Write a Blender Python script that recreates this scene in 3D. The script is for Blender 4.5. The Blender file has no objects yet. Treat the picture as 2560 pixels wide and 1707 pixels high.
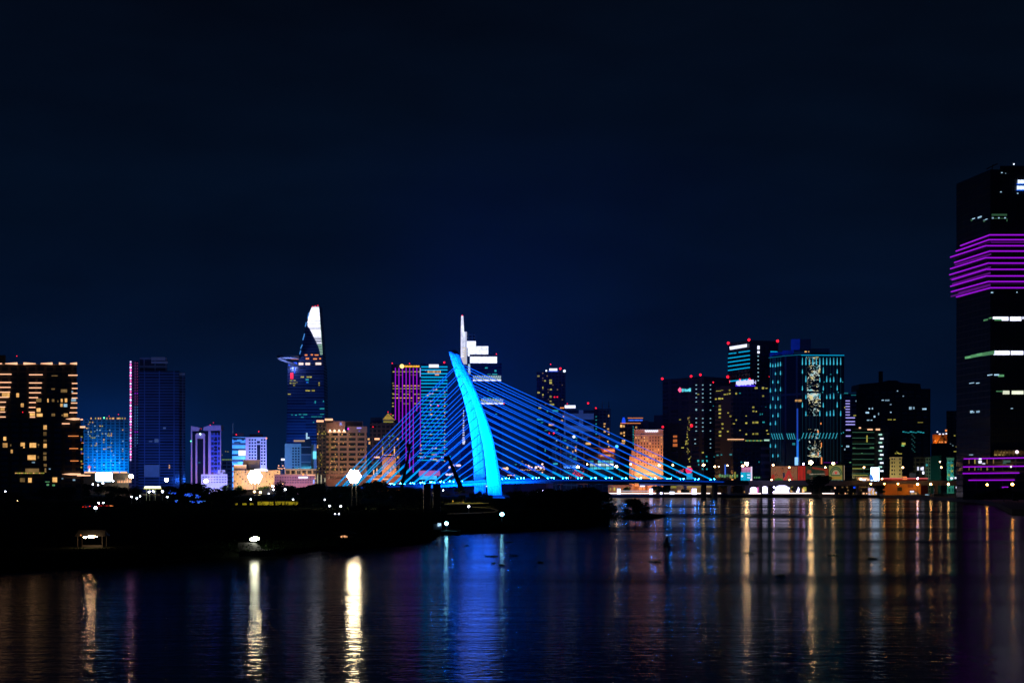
import bpy, math, random
from mathutils import Vector
sc = bpy.context.scene
col = sc.collection
R = math.radians
random.seed(7)

# ---------------------------------------------------------------- camera, world, exposure
F, H, HY = 4090.0, 13.0, 1203.0          # focal length and horizon row of a 2560 px wide frame, eye height in metres
cam = bpy.data.cameras.new('camera')
cam.sensor_width = 36.0
cam.lens = 36.0 * F / 2560.0
cam.shift_y = (HY - 853.5) / 2560.0
cam.clip_start, cam.clip_end = 1.0, 60000.0
camo = bpy.data.objects.new('camera', cam)
camo.location = (0, 0, H)
camo.rotation_euler = (R(90), 0, 0)
col.objects.link(camo)
sc.camera = camo
sc.view_settings.view_transform = 'Standard'
sc.view_settings.look = 'None'
sc.view_settings.exposure = 0.0
sc.view_settings.gamma = 1.0
cy = sc.cycles
cy.max_bounces, cy.diffuse_bounces, cy.glossy_bounces, cy.transmission_bounces = 4, 2, 3, 2
cy.volume_bounces, cy.transparent_max_bounces = 0, 4
cy.sample_clamp_indirect = 4.0
cy.caustics_reflective = cy.caustics_refractive = False
cy.use_denoising = True
cy.volume_step_rate = 10

world = bpy.data.worlds.new('World')
sc.world = world
world.use_nodes = True
wt = world.node_tree
for n in list(wt.nodes):
    wt.nodes.remove(n)


class NT:
    """small helper to wire shader nodes"""
    def __init__(s, nt):
        s.t = nt

    def n(s, kind, **kw):
        nd = s.t.nodes.new(kind)
        for k, v in kw.items():
            setattr(nd, k, v)
        return nd

    def l(s, a, b):
        s.t.links.new(a, b)

    def m(s, op, a, b=None, c=None):
        nd = s.n('ShaderNodeMath', operation=op)
        for i, v in enumerate((a, b, c)):
            if v is None:
                continue
            if hasattr(v, 'links'):
                s.l(v, nd.inputs[i])
            else:
                nd.inputs[i].default_value = v
        return nd.outputs[0]

    def mix(s, fac, a, b, blend='MIX'):
        nd = s.n('ShaderNodeMix', data_type='RGBA', blend_type=blend)
        for i, v in ((0, fac), (6, a), (7, b)):
            if hasattr(v, 'links'):
                s.l(v, nd.inputs[i])
            else:
                nd.inputs[i].default_value = v if i == 0 else (*v, 1.0)
        return nd.outputs[2]

    def ramp(s, fac, stops, interp='LINEAR'):
        nd = s.n('ShaderNodeValToRGB')
        nd.color_ramp.interpolation = interp
        els = nd.color_ramp.elements
        while len(els) < len(stops):
            els.new(0.5)
        for e, (p, c) in zip(els, stops):
            e.position, e.color = p, (*c, 1.0)
        s.l(fac, nd.inputs[0])
        return nd.outputs[0]


w = NT(wt)
wout = w.n('ShaderNodeOutputWorld')
bg = w.n('ShaderNodeBackground')
bg.inputs[1].default_value = 1.0
w.l(bg.outputs[0], wout.inputs[0])
tc = w.n('ShaderNodeTexCoord')
sep = w.n('ShaderNodeSeparateXYZ')
w.l(tc.outputs['Generated'], sep.inputs[0])
SX, SY, SZ = sep.outputs
night = w.ramp(w.m('ABSOLUTE', SZ), [
    (0.0, (0.0011, 0.0108, 0.048)), (0.03, (0.0010, 0.0086, 0.038)), (0.08, (0.0010, 0.0060, 0.0235)),
    (0.15, (0.0009, 0.0043, 0.0142)), (0.28, (0.0009, 0.0028, 0.0082)), (0.6, (0.0005, 0.0014, 0.0045))])
# light dome of the lit city, strongest behind the bridge and the screen in the west
az = w.m('DIVIDE', SX, w.m('MAXIMUM', w.m('ABSOLUTE', SY), 0.05))


def lobe(c, wd, zw):
    a = w.m('POWER', w.m('DIVIDE', w.m('SUBTRACT', az, c), wd), 2.0)
    b = w.m('POWER', w.m('DIVIDE', SZ, zw), 2.0)
    return w.m('POWER', 2.718, w.m('MULTIPLY', w.m('ADD', a, b), -1.0))


gl = w.n('ShaderNodeMix', data_type='RGBA', blend_type='ADD')
gl.inputs[0].default_value = 1.0
glow1 = w.mix(lobe(-0.0, 0.10, 0.075), (0, 0, 0), (0.0000, 0.0022, 0.012))
glow2 = w.mix(lobe(-0.25, 0.06, 0.05), (0, 0, 0), (0.0000, 0.0120, 0.080))
s1 = w.mix(1.0, night, glow1, 'ADD')
s2 = w.mix(1.0, s1, glow2, 'ADD')
# greyer air to the east
east = w.m('MULTIPLY', w.m('SMOOTH_MIN', w.m('MAXIMUM', w.m('MULTIPLY', w.m('ADD', az, -0.05), 3.6), 0.0), 1.0, 0.1), 0.6)
s3 = w.mix(east, s2, w.mix(0.5, s2, (0.0012, 0.0036, 0.0080)))
# faint thin cloud in the dark sky
cn = w.n('ShaderNodeTexNoise')
cn.inputs['Scale'].default_value = 7.0
cn.inputs['Detail'].default_value = 4.0
cmap = w.n('ShaderNodeMapping')
cmap.inputs['Scale'].default_value = (1.0, 1.0, 3.5)
w.l(tc.outputs['Generated'], cmap.inputs[0])
w.l(cmap.outputs[0], cn.inputs['Vector'])
cl = w.m('ADD', w.m('MULTIPLY', cn.outputs[0], 1.1), 0.45)
s4 = w.mix(1.0, s3, (1, 1, 1), 'MULTIPLY')
clr = w.n('ShaderNodeCombineColor')
for i in range(3):
    w.l(cl, clr.inputs[i])
s4 = w.mix(1.0, s3, clr.outputs[0], 'MULTIPLY')
sky = w.n('ShaderNodeTexSky', sky_type='NISHITA')
sky.sun_disc = False
sky.sun_elevation = R(-9.0)
sky.sun_rotation = R(200)
s5 = w.mix(1.0, s4, w.mix(1.0, sky.outputs[0], (0.002, 0.002, 0.002), 'MULTIPLY'), 'ADD')
w.l(s5, bg.inputs[0])

# ---------------------------------------------------------------- materials
_mats = {}


def mat_base(name):
    m = bpy.data.materials.new(name)
    m.use_nodes = True
    t = NT(m.node_tree)
    b = m.node_tree.nodes['Principled BSDF']
    return m, t, b


def paint(name, rgb, rough=0.7, metal=0.0, var=0.25, scale=0.3, spec=0.5):
    if name in _mats:
        return _mats[name]
    m, t, b = mat_base(name)
    tcn = t.n('ShaderNodeTexCoord')
    ns = t.n('ShaderNodeTexNoise')
    ns.inputs['Scale'].default_value = scale
    ns.inputs['Detail'].default_value = 4
    t.l(tcn.outputs['Object'], ns.inputs['Vector'])
    c = t.mix(ns.outputs[0], tuple(x * (1 - var) for x in rgb), tuple(min(1, x * (1 + var)) for x in rgb))
    t.l(c, b.inputs['Base Color'])
    b.inputs['Roughness'].default_value = rough
    b.inputs['Metallic'].default_value = metal
    b.inputs['Specular IOR Level'].default_value = spec
    b.inputs['IOR'].default_value = 1.45 if spec else 1.0001
    _mats[name] = m
    return m


def facade(name, wall, glass, fh=3.6, bw=4.0, sf=0.3, cf=0.2, gr=0.15):
    """wall with a grid of dark panes: storeys fh high, bays bw wide, sf and cf the solid share of each"""
    if name in _mats:
        return _mats[name]
    m, t, b = mat_base(name)
    tcn = t.n('ShaderNodeTexCoord')
    sp = t.n('ShaderNodeSeparateXYZ')
    t.l(tcn.outputs['Object'], sp.inputs[0])
    u = t.m('DIVIDE', t.m('ADD', sp.outputs[0], sp.outputs[1]), bw)
    v = t.m('DIVIDE', sp.outputs[2], fh)
    mk = t.m('MULTIPLY', t.m('GREATER_THAN', t.m('FRACT', u), cf), t.m('GREATER_THAN', t.m('FRACT', v), sf))
    wn = t.n('ShaderNodeTexWhiteNoise', noise_dimensions='2D')
    cb = t.n('ShaderNodeCombineXYZ')
    t.l(t.m('FLOOR', u), cb.inputs[0])
    t.l(t.m('FLOOR', v), cb.inputs[1])
    t.l(cb.outputs[0], wn.inputs['Vector'])
    g2 = t.mix(wn.outputs['Value'], tuple(x * 0.5 for x in glass), tuple(x * 1.6 for x in glass))
    ns = t.n('ShaderNodeTexNoise')
    ns.inputs['Scale'].default_value = 0.08
    t.l(tcn.outputs['Object'], ns.inputs['Vector'])
    wl = t.mix(ns.outputs[0], tuple(x * 0.75 for x in wall), tuple(x * 1.2 for x in wall))
    t.l(t.mix(mk, wl, g2), b.inputs['Base Color'])
    t.l(t.m('MULTIPLY_ADD', mk, gr - 0.7, 0.7), b.inputs['Roughness'])
    _mats[name] = m
    return m


def glow(name, rgb, strength=1.0, sample=False, var=0.0, scale=1.0):
    """a lit lamp, window, sign or screen"""
    if name in _mats:
        return _mats[name]
    m, t, b = mat_base(name)
    b.inputs['Base Color'].default_value = (0.02, 0.02, 0.02, 1)
    b.inputs['Roughness'].default_value = 0.5
    b.inputs['Emission Color'].default_value = (*rgb, 1)
    b.inputs['Emission Strength'].default_value = strength
    if var:
        tcn = t.n('ShaderNodeTexCoord')
        oi = t.n('ShaderNodeObjectInfo')
        ad = t.n('ShaderNodeVectorMath', operation='ADD')
        t.l(tcn.outputs['Object'], ad.inputs[0])
        t.l(oi.outputs['Location'], ad.inputs[1])
        ns = t.n('ShaderNodeTexNoise')
        ns.inputs['Scale'].default_value = scale
        ns.inputs['Detail'].default_value = 1
        t.l(ad.outputs[0], ns.inputs['Vector'])
        e = t.m('MULTIPLY', t.m('ADD', t.m('MULTIPLY', t.m('SUBTRACT', ns.outputs[0], 0.5), 4 * var), 1.0),
                t.m('MULTIPLY_ADD', oi.outputs['Random'], 0.9, 0.55))
        t.l(t.m('MULTIPLY', t.m('MAXIMUM', e, 0.08), strength), b.inputs['Emission Strength'])
    m.cycles.emission_sampling = 'AUTO' if sample else 'NONE'
    _mats[name] = m
    return m


W_WARM = glow('warm_window', (1.0, 0.52, 0.16), 0.85, var=0.35, scale=1.3)
W_DIMW = glow('dim_warm_window', (0.75, 0.45, 0.16), 0.22, var=0.4, scale=1.3)
W_YEL = glow('yellow_window', (0.8, 0.72, 0.12), 0.45, var=0.35, scale=1.2)
W_GRN = glow('green_window', (0.25, 0.8, 0.35), 0.35, var=0.4, scale=1.2)
W_COOL = glow('cool_window', (0.45, 0.75, 1.0), 0.7, var=0.35, scale=1.2)
W_TEAL = glow('teal_window', (0.03, 0.5, 0.6), 0.55, var=0.3, scale=1.2)
W_WHITE = glow('white_window', (0.75, 0.78, 1.0), 1.6, var=0.15, scale=1.2)
L_WHITE = glow('white_sign', (0.75, 0.78, 1.0), 1.6, True)
L_PINKW = glow('peach_strip', (1.0, 0.50, 0.28), 1.5)
L_ORG = glow('orange_strip', (1.0, 0.30, 0.08), 1.1)
L_RED = glow('red_lamp', (1.0, 0.01, 0.03), 2.2)
L_CYAN = glow('cyan_light', (0.0, 0.46, 0.86), 1.0)
L_CYAND = glow('dim_cyan_light', (0.0, 0.30, 0.52), 0.45)
L_BLUE = glow('blue_light', (0.01, 0.08, 1.0), 1.0)
L_MAG = glow('magenta_light', (0.40, 0.008, 0.85), 0.9)
L_MAGD = glow('violet_line', (0.22, 0.01, 0.42), 0.62)
L_GOLD = glow('gold_sign', (1.0, 0.50, 0.03), 1.2, var=0.12, scale=0.6)
L_PINK = glow('pink_light', (0.9, 0.12, 0.5), 0.8)

DARK = paint('dark_metal', (0.03, 0.032, 0.036), 0.5)
STEEL = paint('grey_steel', (0.16, 0.17, 0.18), 0.45, 0.6)
CONC = paint('grey_concrete', (0.30, 0.29, 0.27), 0.85, scale=0.12)
ROOFG = paint('roof_grey', (0.10, 0.10, 0.11), 0.9)
GLASSD = paint('dark_glass', (0.010, 0.013, 0.018), 0.10)

# ---------------------------------------------------------------- mesh helpers
LOC = {}


def wp(px, py, Y):
    return Vector(((px - 1280.0) / F * Y, Y, H + (HY - py) / F * Y))


class MB:
    def __init__(s):
        s.v, s.f = [], []

    def add(s, vs, fs):
        o = len(s.v)
        s.v += [tuple(p) for p in vs]
        s.f += [tuple(i + o for i in q) for q in fs]

    def box(s, x0, x1, y0, y1, z0, z1):
        s.add([(x0, y0, z0), (x1, y0, z0), (x1, y1, z0), (x0, y1, z0), (x0, y0, z1), (x1, y0, z1), (x1, y1, z1), (x0, y1, z1)],
              [(3, 2, 1, 0), (4, 5, 6, 7), (0, 1, 5, 4), (1, 2, 6, 5), (2, 3, 7, 6), (3, 0, 4, 7)])

    def prism(s, pts, z0, z1):
        """footprint in xy raised from z0 to z1"""
        n = len(pts)
        s.add([(x, y, z0) for x, y in pts] + [(x, y, z1) for x, y in pts],
              [tuple(range(n))[::-1], tuple(range(n, 2 * n))] + [(i, (i + 1) % n, n + (i + 1) % n, n + i) for i in range(n)])

    def plate(s, pts, d):
        """a polygon of 3-D points given a thickness d in y"""
        n = len(pts)
        s.add([tuple(p) for p in pts] + [(p[0], p[1] + d, p[2]) for p in pts],
              [tuple(range(n)), tuple(range(n, 2 * n))[::-1]] + [(i, n + i, n + (i + 1) % n, (i + 1) % n) for i in range(n)])

    def tube(s, pts, r, n=6):
        pts = [Vector(p) for p in pts]
        rr = r if isinstance(r, (list, tuple)) else [r] * len(pts)
        rings = []
        for i, p in enumerate(pts):
            d = (pts[min(i + 1, len(pts) - 1)] - pts[max(i - 1, 0)]).normalized()
            a = d.cross(Vector((0, 1, 0)) if abs(d.y) < 0.9 else Vector((1, 0, 0))).normalized()
            b = d.cross(a)
            rings.append([p + rr[i] * (math.cos(2 * math.pi * k / n) * a + math.sin(2 * math.pi * k / n) * b) for k in range(n)])
        vs = [q for rg in rings for q in rg]
        fs = []
        for i in range(len(pts) - 1):
            for k in range(n):
                k2 = (k + 1) % n
                fs.append((i * n + k, i * n + k2, (i + 1) * n + k2, (i + 1) * n + k))
        fs += [tuple(range(n))[::-1], tuple(range((len(pts) - 1) * n, len(pts) * n))]
        s.add(vs, fs)

    def ball(s, c, r, n=8, sz=1.0):
        vs, fs = [], []
        m = n // 2
        for i in range(m + 1):
            th = math.pi * i / m
            for k in range(n):
                ph = 2 * math.pi * k / n
                vs.append((c[0] + r * math.sin(th) * math.cos(ph), c[1] + r * math.sin(th) * math.sin(ph), c[2] + sz * r * math.cos(th)))
        for i in range(m):
            for k in range(n):
                k2 = (k + 1) % n
                fs.append((i * n + k, (i + 1) * n + k, (i + 1) * n + k2, i * n + k2))
        s.add(vs, fs)

    def build(s, name, mat, parent=None, base=None, smooth=False):
        me = bpy.data.meshes.new(name)
        o = bpy.data.objects.new(name, me)
        if parent is not None:
            L = LOC[parent.name]
        else:
            L = Vector(base) if base is not None else Vector((0, 0, 0))
            o.location = L
        LOC[o.name] = L
        me.from_pydata([(a - L[0], b - L[1], c - L[2]) for a, b, c in s.v], [], s.f)
        me.materials.append(mat)
        if smooth:
            for p in me.polygons:
                p.use_smooth = True
        col.objects.link(o)
        if parent is not None:
            o.parent = parent
        return o


def empty(name, loc, label, cat, group=None):
    o = bpy.data.objects.new(name, None)
    o.location = loc
    o.empty_display_size = 1
    col.objects.link(o)
    LOC[o.name] = Vector(loc)
    tag(o, label, cat, group)
    return o


def tag(o, label, cat, group=None):
    o['label'] = label
    o['category'] = cat
    if group:
        o['group'] = group
    return o


def setting(o, kind='structure'):
    o['kind'] = kind
    return o


_unit = {}


def unit(mat):
    """one shared unit block per material for panes, lamps and strips"""
    if mat.name not in _unit:
        me = bpy.data.meshes.new('pane_' + mat.name)
        me.from_pydata([(x, y, z) for z in (-.5, .5) for y in (-.5, .5) for x in (-.5, .5)], [],
                       [(0, 1, 5, 4), (2, 6, 7, 3), (0, 4, 6, 2), (1, 3, 7, 5), (4, 5, 7, 6), (0, 2, 3, 1)])
        me.materials.append(mat)
        _unit[mat.name] = me
    return _unit[mat.name]


_ball = {}


def ballmesh(mat):
    if mat.name not in _ball:
        b = MB()
        b.ball((0, 0, 0), 1.0, 10)
        me = bpy.data.meshes.new('lamp_' + mat.name)
        me.from_pydata(b.v, [], b.f)
        me.materials.append(mat)
        _ball[mat.name] = me
    return _ball[mat.name]


def block(parent, name, c, size, mat, rz=0.0, me=None):
    o = bpy.data.objects.new(name, me or unit(mat))
    o.location = Vector(c) - LOC[parent.name]
    o.scale = size
    o.rotation_euler = (0, 0, rz)
    col.objects.link(o)
    o.parent = parent
    LOC[o.name] = LOC[parent.name]
    return o


CROPS = {'A': (3.92, 0, 860), 'B': (3.92, 300, 860), 'C': (3.135, 660, 740), 'D': (3.135, 940, 760), 'E': (4.126, 1300, 880),
         'F': (3.565, 1620, 820), 'G': (3.565, 1880, 820), 'H': (3.408, 2300, 400), 'I': (3.408, 2300, 820), 'P': (1.0, 0, 0)}
GZ = 2.0                                     # level of the streets above the river


class Bld:
    """a building: front line given as (picture column, distance) pairs, measured on survey sheet `sheet`"""
    def __init__(s, name, label, cat, sheet, prof, yt, depth, mat, z0=GZ, group=None, body='wall', inset=0.0):
        s.k, s.ox, s.oy = CROPS[sheet]
        s.prof = [(s.ox + x / s.k, Y) for x, Y in prof]
        s.Yn = min(Y for _, Y in s.prof)
        s.z0 = z0
        xs = [wp(x, 0, Y).x for x, Y in s.prof]
        s.root = empty(name, (sum(xs) / len(xs), s.Yn, z0), label, cat, group)
        s.depth = depth
        s.nw = 0
        s.zt = wp(0, s.oy + yt / s.k, s.Yn).z
        s.fp = [(wp(x, 0, Y).x, Y) for x, Y in s.prof]
        m = MB()
        s.sl = (s.prof[0][0] + s.prof[-1][0] - 2560.0) / 2 / F      # the flanks run back along the street
        back = [(x + depth * s.sl, Y + depth) for (x, Y) in s.fp]
        m.prism(s.fp + back[::-1], z0, s.zt)
        s.wall = m.build(body, mat, s.root)

    def Y(s, px):
        p = s.prof
        for (x0, a), (x1, b) in zip(p, p[1:]):
            if px <= x1 or (x1, b) == p[-1]:
                t = (px - x0) / (x1 - x0)
                iv = (1 - t) / a + t / b
                ang = math.atan2(b - a, wp(x1, 0, b).x - wp(x0, 0, a).x)
                return 1 / max(iv, 1e-6), ang
        return p[0][1], 0

    def at(s, x, y, dy=0.0):
        px, py = s.ox + x / s.k, s.oy + y / s.k
        Y, ang = s.Y(px)
        return wp(px, py, Y + dy), ang, (Y + dy) / F

    def win(s, x, y, w_, h_, mat, name='window', dy=-0.12, t=0.3):
        """a lit pane or lamp strip, centre x,y and size w_,h_ on the sheet"""
        p, ang, m = s.at(x, y, dy)
        s.nw += 1
        return block(s.root, name, p, (w_ / s.k * m / max(math.cos(ang), .2), t, h_ / s.k * m), mat, ang)

    def wins(s, rows, mat, name='window', dy=-0.12):
        for r in rows:
            s.win(r[0], r[1], r[2], r[3], mat, name, dy)

    def grid(s, x0, x1, y0, y1, nx, ny, w_, h_, prob, mats, seed=1, name='window', cap=98, dy=-0.12):
        rnd = random.Random(seed)
        cells = [(i, j) for i in range(nx) for j in range(ny) if rnd.random() < prob]
        rnd.shuffle(cells)
        for i, j in cells:
            if s.nw >= cap:
                break
            s.win(x0 + (x1 - x0) * (i + .5) / nx, y0 + (y1 - y0) * (j + .5) / ny, w_ * rnd.uniform(.7, 1.15), h_ * rnd.uniform(.8, 1.1), rnd.choice(mats), name, dy)

    def box(s, part, x0, x1, yt, yb, mat, dy=0.0, depth=None, parent=None):
        """a further volume of the building"""
        a, _, _ = s.at(x0, yt, dy)
        Y = s.Y(s.ox + (x0 + x1) / 2 / s.k)[0] + dy
        p0 = wp(s.ox + x0 / s.k, s.oy + yt / s.k, Y)
        p1 = wp(s.ox + x1 / s.k, s.oy + (yb if yb is not None else yt) / s.k, Y)
        z0 = s.z0 if yb is None else p1.z
        m = MB()
        d = depth or s.depth
        m.prism([(p0.x, Y), (p1.x, Y), (p1.x + d * s.sl, Y + d), (p0.x + d * s.sl, Y + d)], z0, p0.z)
        return m.build(part, mat, parent or s.root)

    def poly(s, part, pts, mat, dy=0.0, depth=1.0, parent=None):
        m = MB()
        m.plate([s.at(x, y, dy)[0] for x, y in pts], depth)
        return m.build(part, mat, parent or s.root)

    def lamp(s, x, y, r, mat, name='roof_lamp', dy=-0.3, stem=True):
        p, _, m = s.at(x, y, dy)
        o = block(s.root, name, p, (0.5 * r / s.k * m,) * 3, mat, me=ballmesh(mat))
        return o

    def line(s, part, pts, wpx, mat, dy=-0.4, n=5):
        m = MB()
        q = [s.at(x, y, dy) for x, y in pts]
        m.tube([p for p, _, _ in q], wpx / 2 / s.k * q[0][2], n)
        return m.build(part, mat, s.root)

    def wash(s, x, y, dist, energy, rgb, size=6.0, aim=None, name='wash_light'):
        """a floodlight on the ground in front, aimed at the facade"""
        p, _, _ = s.at(x, y, -dist)
        li = bpy.data.lights.new(name, 'AREA')
        li.shape = 'RECTANGLE'
        li.size, li.size_y = size, 1.5
        li.energy, li.color = energy * 0.33, rgb
        o = bpy.data.objects.new(name, li)
        tgt, _, _ = s.at(*(aim or (x, y)), 0.0)
        o.location = p - LOC[s.root.name]
        o.rotation_euler = (tgt - p).to_track_quat('-Z', 'Y').to_euler()
        col.objects.link(o)
        o.parent = s.root
        return o


def letters(parent, text, c, size, mat, name='lettering', rz=0.0, depth=0.1):
    cu = bpy.data.curves.new('lettering', 'FONT')
    cu.body, cu.size, cu.extrude = text, size, depth
    cu.align_x, cu.align_y = 'CENTER', 'CENTER'
    cu.resolution_u = 2
    tmp = bpy.data.objects.new('lettering', cu)
    me = bpy.data.meshes.new_from_object(tmp)
    bpy.data.objects.remove(tmp)
    me.materials.clear()
    me.materials.append(mat)
    o = bpy.data.objects.new(name, me)
    o.location = Vector(c) - LOC[parent.name]
    o.rotation_euler = (R(90), 0, rz)
    col.objects.link(o)
    o.parent = parent
    LOC[o.name] = LOC[parent.name]
    return o

# ---------------------------------------------------------------- setting: river, banks, promenade
def water_mat():
    m, t, b = mat_base('river_water')
    geo = t.n('ShaderNodeNewGeometry')
    sp = t.n('ShaderNodeSeparateXYZ')
    t.l(geo.outputs['Position'], sp.inputs[0])

    def noise(sx, sy, scale, detail=2.0, rot=0.0):
        mp = t.n('ShaderNodeMapping')
        mp.inputs['Scale'].default_value = (sx, sy, 1)
        mp.inputs['Rotation'].default_value = (0, 0, rot)
        t.l(geo.outputs['Position'], mp.inputs[0])
        ns = t.n('ShaderNodeTexNoise')
        ns.inputs['Scale'].default_value = scale
        ns.inputs['Detail'].default_value = detail
        t.l(mp.outputs[0], ns.inputs['Vector'])
        return ns.outputs[0]
    b.inputs['Base Color'].default_value = (0.002, 0.0035, 0.006, 1)
    b.inputs['IOR'].default_value = 1.333
    # wind patches: long lanes of rougher water across the stream
    lanes = noise(0.0035, 0.011, 1.0, 3.0, 0.10)
    rough = t.ramp(lanes, [(0.34, (0.08,) * 3), (0.46, (0.105,) * 3), (0.56, (0.145,) * 3), (0.66, (0.23,) * 3)])
    # the tide rip: one broad rougher lane in mid river
    d = t.m('ADD', sp.outputs[1], t.m('MULTIPLY', sp.outputs[0], 0.12))
    d = t.m('ADD', d, t.m('MULTIPLY', t.m('SUBTRACT', lanes, 0.5), 150.0))
    q = t.m('ABSOLUTE', t.m('DIVIDE', t.m('SUBTRACT', d, 215.0), 30.0))
    rip = t.m('MINIMUM', t.m('MAXIMUM', t.m('MULTIPLY', t.m('SUBTRACT', 1.0, q), 1.1), 0.0), 1.0)
    fine = noise(0.006, 0.035, 1.0, 2.0, 0.05)
    rough = t.m('MULTIPLY', rough, t.m('MULTIPLY_ADD', t.m('SUBTRACT', fine, 0.5), 2.4, 1.0))
    rgh = t.m('ADD', rough, t.m('MULTIPLY', rip, 0.07))
    # the sheltered reach below the rip lies smoother
    calm = t.m('MINIMUM', t.m('MAXIMUM', t.m('DIVIDE', t.m('SUBTRACT', d, 110.0), 110.0), 0.0), 1.0)
    rgh = t.m('MULTIPLY', rgh, t.m('MULTIPLY_ADD', calm, 0.32, 0.68))
    t.l(t.m('MAXIMUM', rgh, 0.05), b.inputs['Roughness'])
    wav = t.m('ADD', t.m('MULTIPLY', noise(1.0, 2.2, 1.0, 2.0, 0.08), 0.55), t.m('ADD', t.m('MULTIPLY', noise(0.5, 0.8, 1.0, 3.0, 0.05), 0.8), t.m('MULTIPLY', noise(0.09, 0.26, 1.0, 2.0, -0.12), 1.3)))
    bp = t.n('ShaderNodeBump')
    bp.inputs['Strength'].default_value = 1.0
    bp.inputs['Distance'].default_value = 0.042
    t.l(wav, bp.inputs['Height'])
    t.l(bp.outputs[0], b.inputs['Normal'])
    # dark diffuse mixed in to dim the murky river's reflections
    dim_murk = t.n('ShaderNodeBsdfDiffuse')
    dim_murk.inputs['Color'].default_value = (0.004, 0.005, 0.005, 1)
    mx = t.n('ShaderNodeMixShader')
    mx.inputs[0].default_value = 0.58
    t.l(b.outputs[0], mx.inputs[1])
    t.l(dim_murk.outputs[0], mx.inputs[2])
    t.l(mx.outputs[0], m.node_tree.nodes['Material Output'].inputs[0])
    return m


def sheet(name, pts, z, mat, skirt=None):
    m = MB()
    if skirt is None:
        m.add([(x, y, z) for x, y in pts], [tuple(range(len(pts)))])
    else:
        m.prism(pts, skirt, z)
    return setting(m.build(name, mat))


sheet('river_water', [(-5500, -150), (5500, -150), (5500, 1500), (-5500, 1500)], 0.0, water_mat())


def pw(px, py, z=0.0):
    Y = F * (H - z) / (py - HY)
    return ((px - 1280) / F * Y, Y)


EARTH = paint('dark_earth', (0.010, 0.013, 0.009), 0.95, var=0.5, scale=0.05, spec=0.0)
PAVE = paint('paved_ground', (0.09, 0.088, 0.085), 0.9, var=0.3, scale=0.02)
near = [pw(*p) for p in ((-700, 1440), (-100, 1432), (60, 1424), (200, 1414), (350, 1408), (500, 1397), (640, 1388), (800, 1372), (930, 1366), (1000, 1360), (1075, 1352),
                         (1105, 1333), (1250, 1328), (1400, 1323), (1470, 1318), (1525, 1300))]
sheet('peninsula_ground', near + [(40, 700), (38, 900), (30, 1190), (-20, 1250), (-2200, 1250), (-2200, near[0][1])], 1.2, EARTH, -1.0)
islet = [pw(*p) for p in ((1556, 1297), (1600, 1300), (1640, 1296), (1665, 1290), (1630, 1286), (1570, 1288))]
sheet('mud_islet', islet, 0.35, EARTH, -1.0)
quay_line = [(-5500, 1330), (0, 1330), (250, 1330), ((2200 - 1280) / F * 1318, 1318), (292, 1085), (284, 1003), (250, 844), (198, 648), (215, 560), (420, 430), (5500, 430)]
sheet('city_ground', quay_line + [(5500, 8500), (-5500, 8500)], GZ, PAVE, -1.0)
# promenade slab that stands out over the river, with its lit edge
prom = MB()
px0, px1 = 1512, 2008
pa, pb = wp(px0, 0, 1326), wp(px1, 0, 1322)
prom.prism([(pa.x, 1322), (pb.x, 1318), (pb.x, 1331), (pa.x, 1331)], 1.9, 2.6)
setting(prom.build('promenade', CONC))

# ---------------------------------------------------------------- cable-stayed bridge
def pylon_mat():
    m, t, b = mat_base('pylon_white')
    tcn = t.n('ShaderNodeTexCoord')
    sp = t.n('ShaderNodeSeparateXYZ')
    t.l(tcn.outputs['Object'], sp.inputs[0])
    # lift joints every 4.5 m and rain streaks down the concrete
    j = t.m('LESS_THAN', t.m('FRACT', t.m('DIVIDE', sp.outputs[2], 4.5)), 0.07)
    mp = t.n('ShaderNodeMapping')
    mp.inputs['Scale'].default_value = (0.9, 0.9, 0.05)
    t.l(tcn.outputs['Object'], mp.inputs[0])
    ns = t.n('ShaderNodeTexNoise')
    ns.inputs['Scale'].default_value = 1.0
    ns.inputs['Detail'].default_value = 5
    t.l(mp.outputs[0], ns.inputs['Vector'])
    c = t.ramp(ns.outputs[0], [(0.3, (0.42, 0.42, 0.42)), (0.5, (0.58, 0.59, 0.60)), (0.7, (0.68, 0.69, 0.70))])
    t.l(t.mix(t.m('MULTIPLY', j, 0.45), c, (0.2, 0.2, 0.2)), b.inputs['Base Color'])
    b.inputs['Roughness'].default_value = 0.6
    return m


PYLON_PAINT = pylon_mat()
PYLON_DARK = paint('pylon_cap_grey', (0.04, 0.045, 0.055), 0.6)
DECK_C = paint('deck_concrete', (0.34, 0.34, 0.35), 0.75, var=0.15, scale=0.1)
CABLE = glow('cable_led_blue', (0.004, 0.11, 0.90), 0.95)  # spot beams along the cables, put into emission
CABLE2 = glow('cable_led_bright', (0.0, 0.36, 0.95), 0.95)  # stronger beam light near the anchors, put into emission
ANCHOR = glow('anchor_lamp_cyan', (0.005, 0.20, 1.0), 600.0, True)
EDGE = glow('deck_edge_blue', (0.0, 0.055, 0.62), 0.75)

bP0 = wp(1235, 0, 1185)
bd = Vector((0.963, 0.27, 0))
bn = Vector((-0.27, 0.963, 0))          # away from the eye
BW = 30.0


def bs(px, off=0.0):
    """distance along the deck edge (offset off) at which picture column px is reached"""
    t = (px - 1280) / F
    o = bP0 + bn * off
    return (t * o.y - o.x) / (bd.x - t * bd.y)


def bpt(s_, off=0.0, z=0.0):
    o = bP0 + bn * off + bd * s_
    return Vector((o.x, o.y, z))


zprof = []
for px, py in ((500, 1232), (700, 1225), (829, 1219), (959, 1215), (1100, 1209), (1259, 1200), (1335, 1198.5), (1500, 1198.5), (1670, 1200), (1805, 1202.5), (1870, 1204)):
    s_ = bs(px)
    zprof.append((s_, wp(px, py, bpt(s_).y).z))


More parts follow.
